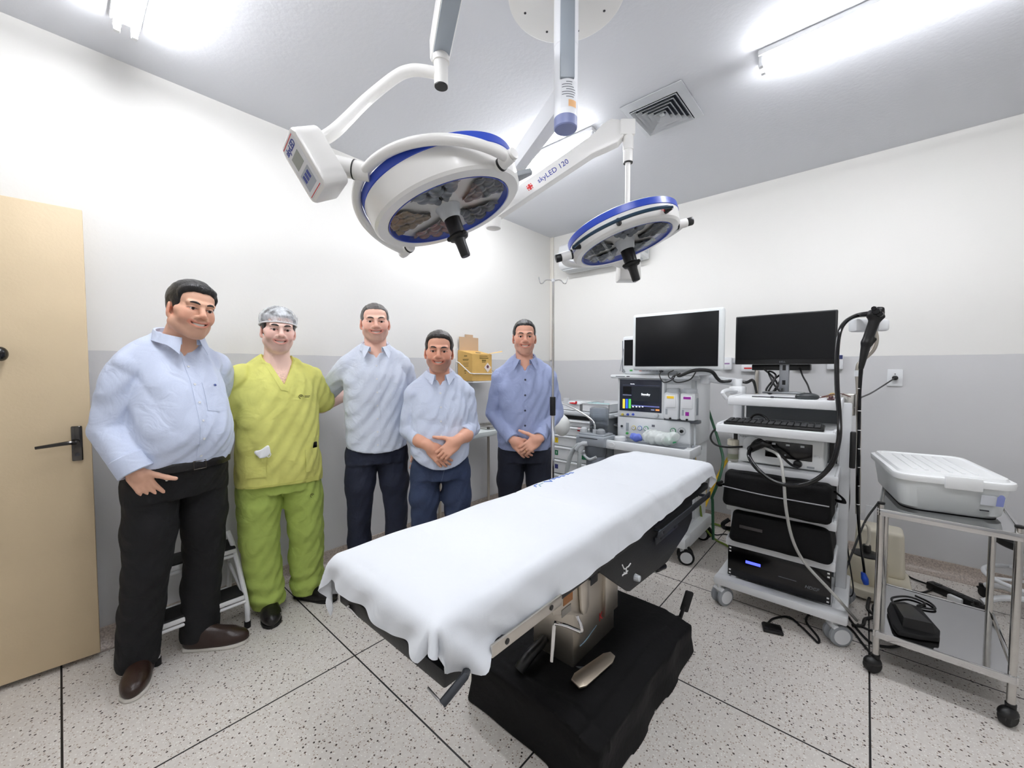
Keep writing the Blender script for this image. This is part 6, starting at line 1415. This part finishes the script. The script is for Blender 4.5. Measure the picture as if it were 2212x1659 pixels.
        out = [(-.036,-.062),(-.020,-.074),(.020,-.074),(.036,-.062),(.040,.0),(.046,.08),(.051,.135),(.044,.18),(.024,.208),(0,.217),(-.024,.208),(-.044,.18),(-.051,.135),(-.046,.08),(-.040,.0)]
        k = w/.048; obj('sole', MB(s.M @ M).prism([(x*sc*k,y*sc) for x,y in out], sole_h, T(0,0,.0005), bev=.005), solem, o)
        if laces:
            for q in range(4): obj('lace', MB(s.M @ M).tube([(-.020*sc,(.055+q*.018)*sc,(.098-q*.009)*sc),(0,(.058+q*.018)*sc,(.107-q*.0095)*sc),(.020*sc,(.055+q*.018)*sc,(.098-q*.009)*sc)],.0022,6), laces, o)
        return o
def drape(a=.004, fx=38, fz=9, ph=0, diag=14):
    def fn(X,Y,Z):
        w = .35*np.sin(Z*7+X*5+ph)+.25*np.sin(Y*11+Z*4)
        r1 = 1-2*np.abs(np.sin(.5*(X*fx+Y*fx*.6+Z*fz)+w*2+ph)); r2 = 1-2*np.abs(np.sin(.5*(Z*fx*.9-X*diag+Y*9)+w*3+1.3*ph))
        env = .5+.5*np.sin(X*9+Z*6+Y*7+ph*2)
        return a*(.55*r1*env+.45*r2*(1-env))+a*.25*np.sin(X*90+Z*60+Y*70+3*w)
    return fn
DEN = lambda n,c: mat(n, c, .85, bump=.25, bscale=700, var=.12, vscale=14, wr=.35, wscale=13)
SHIRT = lambda n,c: mat(n, c, .8, bump=.12, bscale=900, var=.03, vscale=300, wr=.45, wscale=11)
V = Vector
HAIRB = hairmat('hair_black', (16,15,16)); HAIRD = hairmat('hair_dark_brown', (34,27,24)); HAIRG = hairmat('hair_grey', (84,80,78)); HAIRM = hairmat('hair_brown', (44,36,33))
BUTW = mat('button_white', (228,230,234), .3); BUTN = mat('button_navy', (38,42,62), .35)
LEATHB = mat('leather_brown', (44,28,22), .32, bump=.1, bscale=120); LEATHK = mat('leather_black', (17,15,15), .3, bump=.1, bscale=120); SOLEW = mat('sole_white', (218,214,206), .55); SOLEK = mat('sole_black', (14,13,13), .6)
GOLD = mat('gold_ring', (214,176,110), .2, 1)
def hf(o, d, n):
    y = V(d).normalized(); x = y.cross(V(n)).normalized(); z = x.cross(y); M = Matrix.Identity(4)
    for i in range(3): M[i][0], M[i][1], M[i][2], M[i][3] = x[i], y[i], z[i], V(o)[i]
    return M
CURL = ((.25,.5,.3),(.3,.55,.35),(.3,.6,.35),(.35,.6,.4))
def trunk(P, rows, r=.9):
    P.add(loft([(z,a*r*(.86 if i < 2 else 1),b*r*(.80 if i < 2 else 1),cx,cy) for i,(z,a,b,cx,cy) in enumerate(rows)], 2.2), .02)
def shoulders(P, sx, sz, nz, r=.045, add=None):
    out = []
    for q in (1,-1): out.append((cap((q*.058,-.024,nz-.030),(q*(sx-.022),-.015,sz-.034),r*.92,r*1.22),.03))
    return out
def legs(P, hip, knee, ankle, R, hx=1):
    out = []
    for h,k,a in zip(hip,knee,ankle):
        h,k,a = V(h),V(k),V(a); m = h.lerp(k,.5)+V((0,.008,0)); m2 = k.lerp(a,.45)+V((0,-.008,0))
        out += [(cap(h,m,R[0],R[1]),.02),(cap(m,k,R[1],R[2]),.02),(cap(k,m2,R[2],R[3]),.02),(cap(m2,a,R[3],R[4]),.02)]
    return out
def ring(P, root, c, d, r, m=GOLD): obj('ring', MB(P.M @ fr(c, z=d)).lathe([(r,-.002),(r+.0014,-.0016),(r+.0014,.0016),(r,.002),(r-.0008,0),(r,-.002)],seg=22), m, root)

def vcut(z0, h=.10, w=.042, x0=0):
    return ((lambda X,Y,Z: np.maximum(np.maximum(np.abs(X-x0)-w*np.clip((Z-z0)/h,0,1.3), z0-Z), .0-Y), [x0-.1,-.02,z0-.01],[x0+.1,.25,z0+.2]), .003)
# ---------------------------------------------------------------- man in black trousers and light blue shirt (front left)
P1 = Person('man at left in a light blue shirt and black trousers, right hand in his pocket', (.357,2.393), math.radians(-74), (224,176,150))
P1.head((-.028,.088,1.642), yaw=-.06-.0, pitch=.04, roll=-.13, sc=1.09, w=.96, jaw=1.20, smile=1.0, neck=(-.005,.01,1.455), nr=.064)
t1 = [(.90,.185,.140,0,.0),(.97,.192,.158,0,.015),(1.08,.194,.178,0,.035),(1.2,.185,.165,0,.025),(1.33,.172,.135,0,.008),(1.40,.150,.105,0,-.004),(1.50,.072,.070,-.004,.0)]
trunk(P1, t1, .80)
sR, eR, wR = V((.170,-.012,1.375)), V((.212,-.030,1.135)), V((.194,.082,.955))
sL, eL, wL = V((-.170,-.02,1.375)), V((-.285,-.13,1.19)), V((-.50,-.16,1.18))
P1.limb([sR,eR,wR],[.050,.043,.031]); P1.limb([sL,eL,wL],[.050,.043,.031])
P1.hand(hf(wR,(-.44,.06,-.90),(.70,.71,.0)), -1, [(.25,.3,.3)]*4, ((.68,.70,.30),(.74,.66,.20),(.78,.62,.06)), 1.08)
P1.hand(hf(wL,(-.95,.1,-.1),(0,-1,0)), 1, CURL, ((.6,.7,-.3),(.4,.9,-.3),(.3,.9,-.3)), 1.0)
P1.limb([V((.095,0,.9)),V((.115,-.015,.50)),V((.135,-.085,.09))],[.08,.058,.04]); P1.limb([V((-.095,0,.9)),V((-.10,-.02,.50)),V((-.085,-.045,.09))],[.08,.058,.04])
r1 = P1.build([(1.50,1.80),(.85,1.02)], beard=((120,92,80),.30))
P1.hair(HAIRB, top=.018, side=.007, front=.072, sweep=.004, low=-.07); P1.face_parts(r1, 1.25, HAIRB)
S1 = SHIRT('shirt_light_blue', (208,218,240))
pr = [(loft(t1,2.3),.0)]+shoulders(P1,.188,1.432,1.535)+[(cap(sR,sR.lerp(eR,.5)+V((.012,-.01,0)),.066,.066),.006),(cap(sR.lerp(eR,.5)+V((.012,-.01,0)),eR+V((.01,-.012,-.01)),.066,.064),.004),(cap(eR+V((.01,-.012,-.01)),wR+V((.012,-.012,.045)),.064,.056),.004),(cap(sL,eL,.075,.066),.03),(cap(eL,wL,.066,.05),.02)]
sh = P1.cloth('shirt', pr, S1, disp=drape(.009,34,12,.4), cuts=[lambda X,Y,Z: .935+.02*np.sin(X*8)-Z+0*Y], subs=[(cap((-.006,.03,1.50),(-.012,.06,1.68),.062,.085),.006),vcut(1.43,.10,.05)])
P1.collar(sh, S1, (-.008,.018,1.520), .080, .082, .052, .055, lean=.012, gap=.36, leaf=.044, pt=.034)
P1.cuff(sh, S1, wR+V((.016,-.016,.060)), wR+V((-.004,.016,-.006)), .058, .006)
pl_ = P1.placket(sh, S1, 0,.0,1.425,.95,.015, BUTW, 6)
def pk(u,v): return (-.135+.105*u, 1.315-.125*v-.012*(1-abs(2*u-1))*(v>.8))
pc1 = P1.decal('pocket', pk, 14, 14, S1, sh, .002); 
lg_ = P1.front(-.085,1.30)
if lg_[0] is not None: obj('chest_emblem', MB(P1.M @ fr(lg_[0]+lg_[1]*.004, z=lg_[1])).lathe([(0,0),(.006,0),(.004,.0006),(0,.0006)],seg=8), mat('navy_thread',(70,84,140),.7), pc1)
TB1 = DEN('black_denim', (10,11,14))
tr = P1.cloth('trousers', [(loft([(.80,.19,.128,0,-.01),(.88,.192,.140,0,.0),(.955,.186,.152,0,.012)],2.3),0)]+legs(P1,[(.10,-.01,.86),(-.098,-.01,.86)],[(.122,-.02,.49),(-.105,-.022,.49)],[(.142,-.085,.07),(-.088,-.048,.07)],[.098,.096,.082,.078,.078]), TB1, disp=drape(.006,26,22,1.2), cuts=[lambda X,Y,Z: .04-Z, lambda X,Y,Z: Z-.965])
be = obj('belt', MB(P1.M @ T(0,.012,0)).lathe([(1,.928),(1.02,.93),(1.022,.945),(1.022,.957),(1.0,.967),(.98,.95)],seg=64,sx=.196,sy=.161), LEATHK, tr)
bkc = V((0,.175,.948)); obj('buckle', MB(P1.M @ fr(bkc, x=(-1,0,0), y=(0,0,1))).tube([(-.024,-.018,0),(.024,-.018,0),(.024,.018,0),(-.024,.018,0)],.0024,8,closed=True,smooth=False), mat('buckle_dark',(92,86,80),.3,1), be)
p_ = P1.front(.105,.90); 
if p_[0] is not None: obj('rivet', MB(P1.M @ fr(p_[0], z=p_[1])).cyl((0,0,0),(0,0,.003),.005,seg=12), STEEL, tr)
P1.shoe((.128,-.085,0), math.radians(31), .285, LEATHB, SOLEW, .018, LEATHB, .050); P1.shoe((-.075,-.02,0), math.radians(-37), .285, LEATHB, SOLEW, .018, LEATHB, .050)

# ---------------------------------------------------------------- man in yellow-green scrubs with a hair net
P2 = Person('man in yellow-green surgical scrubs and a white hair net', (.812,2.476), math.radians(-99), (240,204,190))
P2.head((-.006,.015,1.588), yaw=-.02, pitch=.03, roll=-.05, sc=1.04, w=.99, jaw=1.04, smile=.86, neck=(0,.0,1.40), nr=.060)
t2 = [(.72,.208,.150,0,.005),(.86,.206,.150,0,.012),(1.02,.198,.142,0,.016),(1.18,.196,.135,0,.010),(1.28,.188,.122,0,.002),(1.35,.145,.098,0,-.006),(1.405,.070,.068,0,-.01)]
trunk(P2, [(z,a*.86,b*.86,cx,cy) for z,a,b,cx,cy in t2], .97)
for q in (1,-1): P2.add(cap((q*.045,-.024,1.39),(q*.15,-.014,1.325),.040,.048),.03)
sR, eR, wR = V((.168,-.02,1.312)), V((.235,-.07,1.10)), V((.40,-.16,1.14)); sL = V((-.168,-.02,1.312)); eL = V((-.245,-.075,1.15)); wL = P2.L(742,856,2.63)
P2.limb([sR,eR,wR],[.050,.043,.030]); P2.limb([sL,eL,wL],[.050,.044,.034])
P2.hand(hf(wR,(.95,.0,.1),(0,-1,0)), -1, CURL, ((.6,.7,-.3),(.4,.9,-.3),(.3,.9,-.3))); P2.hand(hf(wL,(wL-eL),(0,-1,0)), 1, CURL, ((.6,.7,-.3),(.4,.9,-.3),(.3,.9,-.3)))
P2.limb([V((.095,0,.85)),V((.10,.0,.47)),V((.068,-.01,.09))],[.08,.058,.04]); P2.limb([V((-.095,0,.85)),V((-.12,.01,.47)),V((-.13,-.02,.09))],[.08,.058,.04])
def chest(Pp, col):
    x,y,z = Pp[:,0],Pp[:,1],Pp[:,2]; w = np.exp(-((x/.05)**2+((z-1.30)/.05)**2))*(y>.05)*np.clip(.35+.65*np.sin(x*310+9*np.sin(z*90))*np.sin(z*260+6*np.sin(x*120)),0,1)*.75
    return col*(1-w[:,None])+np.array(lin((96,72,62))[:3])*w[:,None]
r2 = P2.build([(1.46,1.74),(1.05,1.25)], beard=((150,112,98),.40), chest=chest)
P2.hair(HAIRD, top=.016, side=.009, front=.07, low=-.055, burn=-.03); P2.face_parts(r2, 1.35, HAIRD)
def netmat():
    m = bpy.data.materials.new('hair_net_fabric'); m.use_nodes = True; nt = m.node_tree; N,L = nt.nodes,nt.links; b = N['Principled BSDF']; b.inputs['Base Color'].default_value = lin((236,240,244)); b.inputs['Roughness'].default_value = .9
    tc = N.new('ShaderNodeTexCoord'); n = N.new('ShaderNodeTexNoise'); n.inputs['Scale'].default_value = 26; n.inputs['Detail'].default_value = 5; L.new(tc.outputs['Object'], n.inputs['Vector'])
    mr = N.new('ShaderNodeMapRange'); mr.inputs['From Min'].default_value = .38; mr.inputs['From Max'].default_value = .66; mr.inputs['To Min'].default_value = .18; mr.inputs['To Max'].default_value = .78; L.new(n.outputs['Fac'], mr.inputs['Value']); L.new(mr.outputs[0], b.inputs['Alpha']); return m
NET = netmat(); hm = P2.hm; hi_ = np.array(hm.inverted())
def capfn(X,Y,Z):
    x,y,z = [hi_[i][0]*X+hi_[i][1]*Y+hi_[i][2]*Z+hi_[i][3] for i in range(3)]
    tp = 1-.16*np.clip((.075-z)/.06,0,1); k0 = np.sqrt((x/.099/tp)**2+((y+.012)/.116/tp)**2+((z-.036)/.096)**2); d = (k0-1)*.096
    an = np.arctan2(x, y-.06); d = d+.0016*np.sin(an*19+3*np.sin(z*40))*np.clip((z-.01)/.05,0,1)
    zm = .040-.30*np.clip(.09-y,0,.3)*.42; return np.maximum(d, zm-z)
c_ = hm @ V((0,-.01,.04)); me = quick([((capfn,[c_[i]-.13 for i in range(3)],[c_[i]+.13 for i in range(3)]),0)],.0032,name='hair_net'); me.transform(P2.M); net = obj('hair_net', me, NET, r2, sharp=None)
bandp = [hm @ V((.088*math.cos(a), -.012+.103*math.sin(a), .041-.30*max(0,.09-(-.012+.103*math.sin(a)))*.42)) for a in [i*2*PI/40 for i in range(40)]]
obj('elastic_band', MB(P2.M).tube(bandp,.0042,8,2,closed=True), mat('net_band',(236,238,240),.6), net)
SC = mat('scrub_yellow_green', (214,214,120), .85, bump=.15, bscale=600, var=.05, vscale=20, wr=.5, wscale=9); SC2 = mat('scrub_trouser_green', (168,188,94), .85, bump=.15, bscale=600, var=.05, vscale=20, wr=.6, wscale=9)
eS = sL.lerp(eL,.80); eSR = sR.lerp(eR,.86)
pr = [(loft(t2,2.4),0)]+shoulders(P2,.186,1.365,1.448,.046)+[(cap(sR,eSR,.080,.082),.03),(cap(sL,eS+V((-.01,0,.0)),.078,.076),.03)]
vneck = lambda X,Y,Z: np.maximum(np.maximum(np.abs(X+.012)-.075*np.clip((Z-1.285)/.17,0,1.2), 1.285-Z), .0-Y)
hem2 = lambda X,Y,Z: .738+.014*np.sin(X*7+1)-Z+0*Y
top = P2.cloth('scrub_top', pr, SC, disp=drape(.010,26,13,2.1,18), cuts=[hem2], subs=[((vneck,[-.15,-.02,1.262],[.15,.25,1.5]),.003),(cap((0,-.0,1.455),(0,.01,1.62),.072,.10),.006)])
def vband(u,v):
    s_ = 1 if u < .5 else -1; t = abs(2*u-1); w = .018
    return ((-.012+s_*(.0+.078*t)+s_*w*v*.9), 1.285+.150*t-(1-t)*.026*v-w*v*.25)
P2.decal('neck_band', vband, 60, 3, SC, top, .0022)
def hem_(u,v): return (-.175+.35*u, .742+.022*v)
P2.decal('hem_band', hem_, 40, 2, mat('scrub_hem',(206,208,112),.85), top, .0016)
def pockR(u,v): return (.085+.085*u, .925-.115*v-.006*math.sin(PI*u)*(v<.2))
def pockL(u,v): return (-.175+.075*u, .93-.125*v)
pkr = P2.decal('pocket', pockR, 14, 16, SC, top, .006, .003); pkl = P2.decal('pocket', pockL, 14, 16, SC, top, .006, .003)
c,n = P2.front(.105,.932); mk = quick([(rbx((0,0,0),(.034,.010,.024),.008),0)],.003,disp=lambda X,Y,Z: .004*np.sin(X*90+Z*60)+.010*np.clip(np.abs(X)-.012,0,1),name='mask'); mk.transform(P2.M @ fr(c+n*.006+V((-.012,0,.008)), x=(1,0,0), y=n) @ RY(.4)); mo_ = obj('face_mask', mk, mat('mask_white',(238,240,242),.7)); tag(mo_, 'folded white face mask sticking out of the scrub pocket', 'face mask')
obj('ear_loop', MB(P2.M).tube([c+n*.012+V((-.038,0,.010)),c+n*.022+V((-.050,0,-.004)),c+n*.022+V((-.040,0,-.018)),c+n*.018+V((-.022,0,-.006))],.0018,6), mat('mask_white',(238,240,242),.7), mo_)
c,n = P2.front(-.150,.935); ph = obj('phone', MB(P2.M @ fr((c or V((-.15,.1,.935)))+V((0,-.002,.004)), x=(1,.3,0), z=(0,.1,1))).b2((-.02,-.005,-.05),(.02,.004,.024),.004), BLACKG); tag(ph, 'dark phone peeking out of the left scrub pocket', 'phone')
def emblem(P, x, z, par, s=1.0, word=None):
    c,n = P.front(x,z); F_ = P.M @ fr(c+n*.0026, z=n, x=(-1,0,0)); OLV = mat('emblem_olive',(86,84,40),.8)
    obj('emblem', MB(F_).tube([(.011*s*math.cos(a),.011*s*math.sin(a),0) for a in [i*.45 for i in range(11)]],.0016*s,6,2).sph((0,.002*s,0),(.0035*s,.0035*s,.0012)), OLV, par)
    if word:
        for yy, w_ in ((.004,.030),(-.003,.024)): obj('emblem_line', MB(F_).b2((.018,yy-.0018,-.0006),(.018+w_,yy+.0018,.001)), OLV, par)
emblem(P2,-.088,1.222,top,1.0,'Prontoc')
hips2 = [(.10,-.0,.82),(-.10,-.0,.82)]
tr = P2.cloth('scrub_trousers', [(loft([(.70,.192,.138,0,0),(.78,.186,.134,0,.0),(.90,.175,.125,0,0)],2.3),0)]+legs(P2,hips2,[(.108,.005,.45),(-.128,.012,.45)],[(.075,-.015,.085),(-.135,-.03,.085)],[.105,.105,.092,.088,.086]), SC2, disp=lambda X,Y,Z: drape(.009,20,30,.7,30)(X,Y,Z)+.006*np.sin(Z*75+4*np.sin(X*14+Y*9))*np.clip((.30-Z)/.2,0,1), cuts=[lambda X,Y,Z: .045-Z])
P2.bvh and emblem(P2,-.135,.66,tr,.9)
P2.shoe((.066,-.03,0), math.radians(3), .275, LEATHK, SOLEK, .016, LEATHK, .050); P2.shoe((-.128,-.035,0), math.radians(-40), .275, LEATHK, SOLEK, .016, LEATHK, .048)

# ---------------------------------------------------------------- tall man with grey hair, white-blue shirt and dark jeans
P3 = Person('tall man with short grey hair in a pale blue shirt and dark blue jeans', (1.311,2.294), math.radians(-117.7), (236,190,170))
P3.head((.002,.012,1.660), yaw=.02, pitch=.02, roll=.02, sc=1.0, w=1.06, jaw=1.04, smile=1.0, neck=(0,-.01,1.465), nr=.063)
t3 = [(.84,.185,.130,0,.0),(.97,.180,.130,0,.005),(1.10,.178,.128,0,.008),(1.25,.190,.130,0,.004),(1.34,.182,.122,0,-.002),(1.41,.145,.098,0,-.008),(1.51,.068,.066,0,-.008)]
trunk(P3, t3, .88)
sR, eR, wR = V((.168,-.02,1.375)), P3.L(702,850,2.53), (P3.Mi @ V((.99,2.685,1.16))); sL, eL, wL = V((-.168,-.015,1.375)), V((-.215,-.03,1.14)), V((-.245,.03,.90))
P3.limb([sR,eR,wR],[.050,.043,.031]); P3.limb([sL,eL,wL],[.050,.043,.031])
P3.hand(hf(wR,(wR-eR),(0,-1,.3)), -1, CURL, ((.6,.7,-.3),(.4,.9,-.3),(.3,.9,-.3))); P3.hand(hf(wL,(.02,.12,-.95),(-1,.15,0)), 1, CURL, ((.5,.8,-.3),(.3,.9,-.3),(.2,.95,-.3)))
for q in (1,-1): P3.limb([V((q*.092,0,.88)),V((q*.105,.01,.48)),V((q*.11,-.02,.09))],[.08,.056,.04])
r3 = P3.build([(1.53,1.80),(.70,.95)], beard=((140,112,100),.42))
P3.hair(HAIRG, top=.009, side=.005, front=.080, rec=.012, low=-.075); P3.face_parts(r3, 1.1, HAIRM)
S3 = SHIRT('shirt_pale_blue', (213,221,236))
hem3 = lambda X,Y,Z: .868+.9*X*X+.02*(Y<0)-Z
pr = [(loft(t3,2.3),0)]+shoulders(P3,.186,1.435,1.530)+[(cap(sR,eR,.068,.060),.02),(cap(eR,wR,.060,.045),.01),(cap(sL,eL,.066,.055),.004),(cap(eL,wL+V((0,0,.03)),.053,.043),.004)]
sh = P3.cloth('shirt', pr, S3, disp=drape(.0085,30,10,3.3,20), cuts=[hem3], subs=[(cap((0,.02,1.50),(0,.03,1.69),.060,.085),.006),vcut(1.437,.09,.046)])
P3.collar(sh, S3, (0,.0,1.520), .074, .076, .044, .055, lean=.012, gap=.42, leaf=.040, pt=.034, spread=.030); P3.placket(sh, S3, .0,.0,1.432,.882,.015, BUTW, 7)
P3.cuff(sh, S3, wL+V((0,-.004,.06)), wL+V((0,.004,0)), .040)
JD = DEN('jeans_dark_blue', (24,30,48)); KN = [(.110,.012,.48),(-.110,.012,.48)]; AN = [(.115,-.02,.07),(-.115,-.02,.07)]
tr = P3.cloth('jeans', [(loft([(.80,.182,.120,0,0),(.88,.168,.114,0,.0),(.97,.155,.105,0,0)],2.3),0)]+legs(P3,[(.092,0,.85),(-.092,0,.85)],KN,AN,[.092,.088,.068,.066,.060]), JD, disp=drape(.006,24,40,.2,26), cuts=[lambda X,Y,Z: .035-Z])
for q,a in ((1,8),(-1,-8)): P3.shoe((q*.11,-.02,0), math.radians(a), .28, LEATHK, SOLEK, .02)

# ---------------------------------------------------------------- shorter man with rolled sleeves, hands clasped
P4 = Person('shorter man with rolled light blue sleeves and hands clasped over blue jeans', (1.525,1.932), math.radians(-126.3), (222,166,140))
P4.head((.004,.014,1.478), yaw=-.06, pitch=.02, roll=-.03, sc=1.03, w=1.0, jaw=1.0, smile=.9, neck=(0,-.01,1.295), nr=.058)
t4 = [(.76,.170,.130,0,.01),(.88,.172,.140,0,.02),(1.0,.168,.138,0,.018),(1.12,.168,.126,0,.008),(1.19,.160,.114,0,0),(1.25,.130,.094,0,-.006),(1.345,.062,.062,0,-.008)]
trunk(P4, t4, .88)
sR, eR, wR = V((.150,-.015,1.215)), V((.184,-.02,1.005)), V((.066,.170,.938)); sL, eL, wL = V((-.150,-.015,1.215)), V((-.186,-.015,1.010)), V((-.088,.190,.968))
P4.limb([sR,eR,V((.12,.11,.965)),wR],[.047,.042,.038,.029]); P4.limb([sL,eL,V((-.145,.11,.985)),wL],[.047,.042,.039,.030])
dR, dL = V((-.62,.10,-.72)), V((.70,.16,-.60))
P4.hand(hf(wR,dR,(.1,1,.0)), -1, [(.25,.45,.3)]*4, ((.55,.8,-.45),(.35,.9,-.4),(.3,.9,-.4)), .98)
P4.hand(hf(wL,dL,(.05,1,.25)), 1, [(.35,.75,.5),(.38,.75,.5),(.4,.75,.5),(.45,.75,.5)], ((.85,.55,.05),(.75,.70,-.1),(.8,.6,-.1)), 1.0)
for q in (1,-1): P4.limb([V((q*.088,0,.80)),V((q*.10,.01,.43)),V((q*.105,-.02,.09))],[.078,.056,.04])
r4 = P4.build([(1.35,1.62),(.80,1.0)], beard=((118,88,78),.55))
P4.hair(HAIRD, top=.014, side=.008, front=.080, rec=.008, sweep=.004, low=-.075); P4.face_parts(r4, 1.25, HAIRD)
c_ = hf(wR,dR,(.1,1,0)) @ V((-.0095*-1*.98,.108,-.004)); 
S4 = SHIRT('shirt_blue_white', (207,216,236))
hem4 = lambda X,Y,Z: .792+2.6*X*X*(np.abs(X)<.2)+.01*(Y<0)-Z
mR, mL = eR.lerp(wR,.42), eL.lerp(wL,.42)
pr = [(loft(t4,2.3),0)]+shoulders(P4,.168,1.27,1.360,.043)+[(cap(sR,eR,.063,.056),.004),(cap(eR,mR,.056,.050),.004),(cap(sL,eL,.063,.056),.004),(cap(eL,mL,.056,.050),.004)]
sh = P4.cloth('shirt', pr, S4, disp=drape(.0085,32,11,5.1,18), cuts=[hem4], subs=[(cap((0,.02,1.335),(0,.03,1.52),.056,.08),.006),vcut(1.276,.09,.042)])
P4.collar(sh, S4, (0,-.0,1.350), .069, .071, .044, .052, lean=.012, gap=.38, leaf=.037, pt=.026, spread=.014); P4.placket(sh, S4, 0,0,1.272,.80,.014, BUTW, 6)
for a,b in ((eR,wR),(eL,wL)): P4.cuff(sh, S4, a.lerp(b,.34), a.lerp(b,.60), .0535, .004)
JB = DEN('jeans_blue', (44,56,84))
tr = P4.cloth('jeans', [(loft([(.72,.170,.120,0,0),(.80,.158,.116,0,.0),(.88,.15,.11,0,0)],2.3),0)]+legs(P4,[(.09,0,.77),(-.09,0,.77)],[(.102,.012,.43),(-.102,.012,.43)],[(.108,-.02,.07),(-.108,-.02,.07)],[.090,.086,.070,.068,.062]), JB, disp=drape(.006,24,40,1.9,26), cuts=[lambda X,Y,Z: .035-Z])
def flyl(u,v): return (-.02+.02*math.sin(u*1.5)+.002*v, .79-.10*u)
P4.decal('fly_seam', flyl, 14, 1, mat('denim_light',(96,108,136),.8), tr, .001)
for q,a in ((1,8),(-1,-8)): P4.shoe((q*.105,-.02,0), math.radians(a), .27, LEATHK, SOLEK, .02)

# ---------------------------------------------------------------- man in the deeper blue shirt beside the IV stand
P5 = Person('man in a deeper blue shirt with dark buttons and navy trousers beside the IV stand', (2.08,1.727), math.radians(-138.3), (222,168,144))
P5.head((.002,.010,1.586), yaw=.03, pitch=.02, roll=.0, sc=.975, w=.98, jaw=.92, smile=.98, neck=(0,-.008,1.39), nr=.055)
t5 = [(.80,.176,.124,0,.0),(.92,.176,.124,0,.006),(1.05,.176,.122,0,.008),(1.18,.180,.122,0,.004),(1.27,.172,.114,0,-.002),(1.34,.136,.094,0,-.008),(1.435,.062,.062,0,-.008)]
trunk(P5, t5, .88)
sR, eR, wR = V((.163,-.015,1.308)), V((.206,-.025,1.070)), V((.075,.165,.920)); sL, eL, wL = V((-.163,-.015,1.308)), V((-.210,-.025,1.075)), V((-.085,.185,.935))
P5.limb([sR,eR,wR],[.047,.042,.029]); P5.limb([sL,eL,wL],[.047,.042,.030])
dR, dL = V((-.60,.10,-.62)), V((.74,.14,-.56))
P5.hand(hf(wR,dR,(.1,1,.0)), -1, [(.30,.5,.35)]*4, ((.55,.8,-.45),(.35,.9,-.4),(.3,.9,-.4)), .97)
P5.hand(hf(wL,dL,(.0,1,.20)), 1, [(.30,.55,.4),(.32,.55,.4),(.34,.55,.4),(.38,.6,.4)], ((.9,.42,.12),(.85,.55,.0),(.9,.5,-.1)), 1.0)
for q in (1,-1): P5.limb([V((q*.09,0,.84)),V((q*.10,.01,.46)),V((q*.105,-.02,.09))],[.078,.056,.04])
r5 = P5.build([(1.45,1.73),(.78,.98)], beard=((140,108,96),.35))
P5.hair(HAIRB, top=.011, side=.007, front=.080, rec=.010, low=-.075); P5.face_parts(r5, 1.0, HAIRD)
q_ = hf(wL,dL,(.0,1,.20)) @ V((-.0095,.112,-.004)); ring(P5, r5, q_, hf(wL,dL,(0,1,.2)).to_3x3() @ V((0,.95,-.3)), .0098)
q4 = hf(wR,dR,(.1,1,.0))
S5 = SHIRT('shirt_mid_blue', (152,163,197))
hem5 = lambda X,Y,Z: .835+.25*X*X-Z+0*Y
wcR, wcL = wR+(eR-wR)*.12, wL+(eL-wL)*.12
pr = [(loft(t5,2.3),0)]+shoulders(P5,.180,1.365,1.455,.043)+[(cap(sR,eR,.062,.055),.004),(cap(eR,wcR,.055,.042),.004),(cap(sL,eL,.062,.055),.004),(cap(eL,wcL,.055,.042),.004)]
sh = P5.cloth('shirt', pr, S5, disp=drape(.0095,30,14,7.2,22), cuts=[hem5], subs=[(cap((0,.02,1.425),(0,.03,1.62),.053,.078),.006),vcut(1.356,.10,.046)])
P5.collar(sh, S5, (0,-.0,1.446), .066, .068, .046, .056, lean=.012, gap=.44, leaf=.040, pt=.030, spread=.034); P5.placket(sh, S5, 0,0,1.352,.86,.014, BUTN, 5, br=.0065)
for a,b in ((eR,wR),(eL,wL)): P5.cuff(sh, S5, a.lerp(b,.70), a.lerp(b,.99), .0425, .004)
NV = DEN('trousers_navy', (20,25,40))
tr = P5.cloth('trousers', [(loft([(.76,.170,.118,0,0),(.84,.164,.114,0,.0),(.92,.15,.105,0,0)],2.3),0)]+legs(P5,[(.09,0,.81),(-.09,0,.81)],[(.104,.012,.45),(-.104,.012,.45)],[(.108,-.02,.07),(-.108,-.02,.07)],[.090,.086,.070,.066,.060]), NV, disp=drape(.006,24,34,4.4,26), cuts=[lambda X,Y,Z: .035-Z])
for q,a in ((1,8),(-1,-8)): P5.shoe((q*.105,-.02,0), math.radians(a), .275, LEATHK, SOLEK, .02)
# ================================================================ camera, world, view
cd = bpy.data.cameras.new('camera'); co = bpy.data.objects.new('camera', cd); C.objects.link(co)
cd.sensor_width = 36; cd.lens = 36*F/2212.0; cd.clip_start = .02; cd.clip_end = 50
R = Matrix.Identity(3)
for i in range(3): R[i][0], R[i][1], R[i][2] = RT[i], UP[i], -FW[i]
co.matrix_world = Matrix.Translation(EYE) @ R.to_4x4()
S = bpy.context.scene; S.camera = co
w = bpy.data.worlds.new('world'); S.world = w; w.use_nodes = True
w.node_tree.nodes['Background'].inputs[0].default_value = (.8,.85,.95,1); w.node_tree.nodes['Background'].inputs[1].default_value = .05
vs = S.view_settings; vs.view_transform = 'Standard'; vs.look = 'None'; vs.gamma = 1; vs.use_curve_mapping = False; vs.exposure = EXPO
S.cycles.max_bounces = 10; S.cycles.diffuse_bounces = 4; S.cycles.sample_clamp_indirect = 6; S.cycles.caustics_reflective = False; S.cycles.caustics_refractive = False
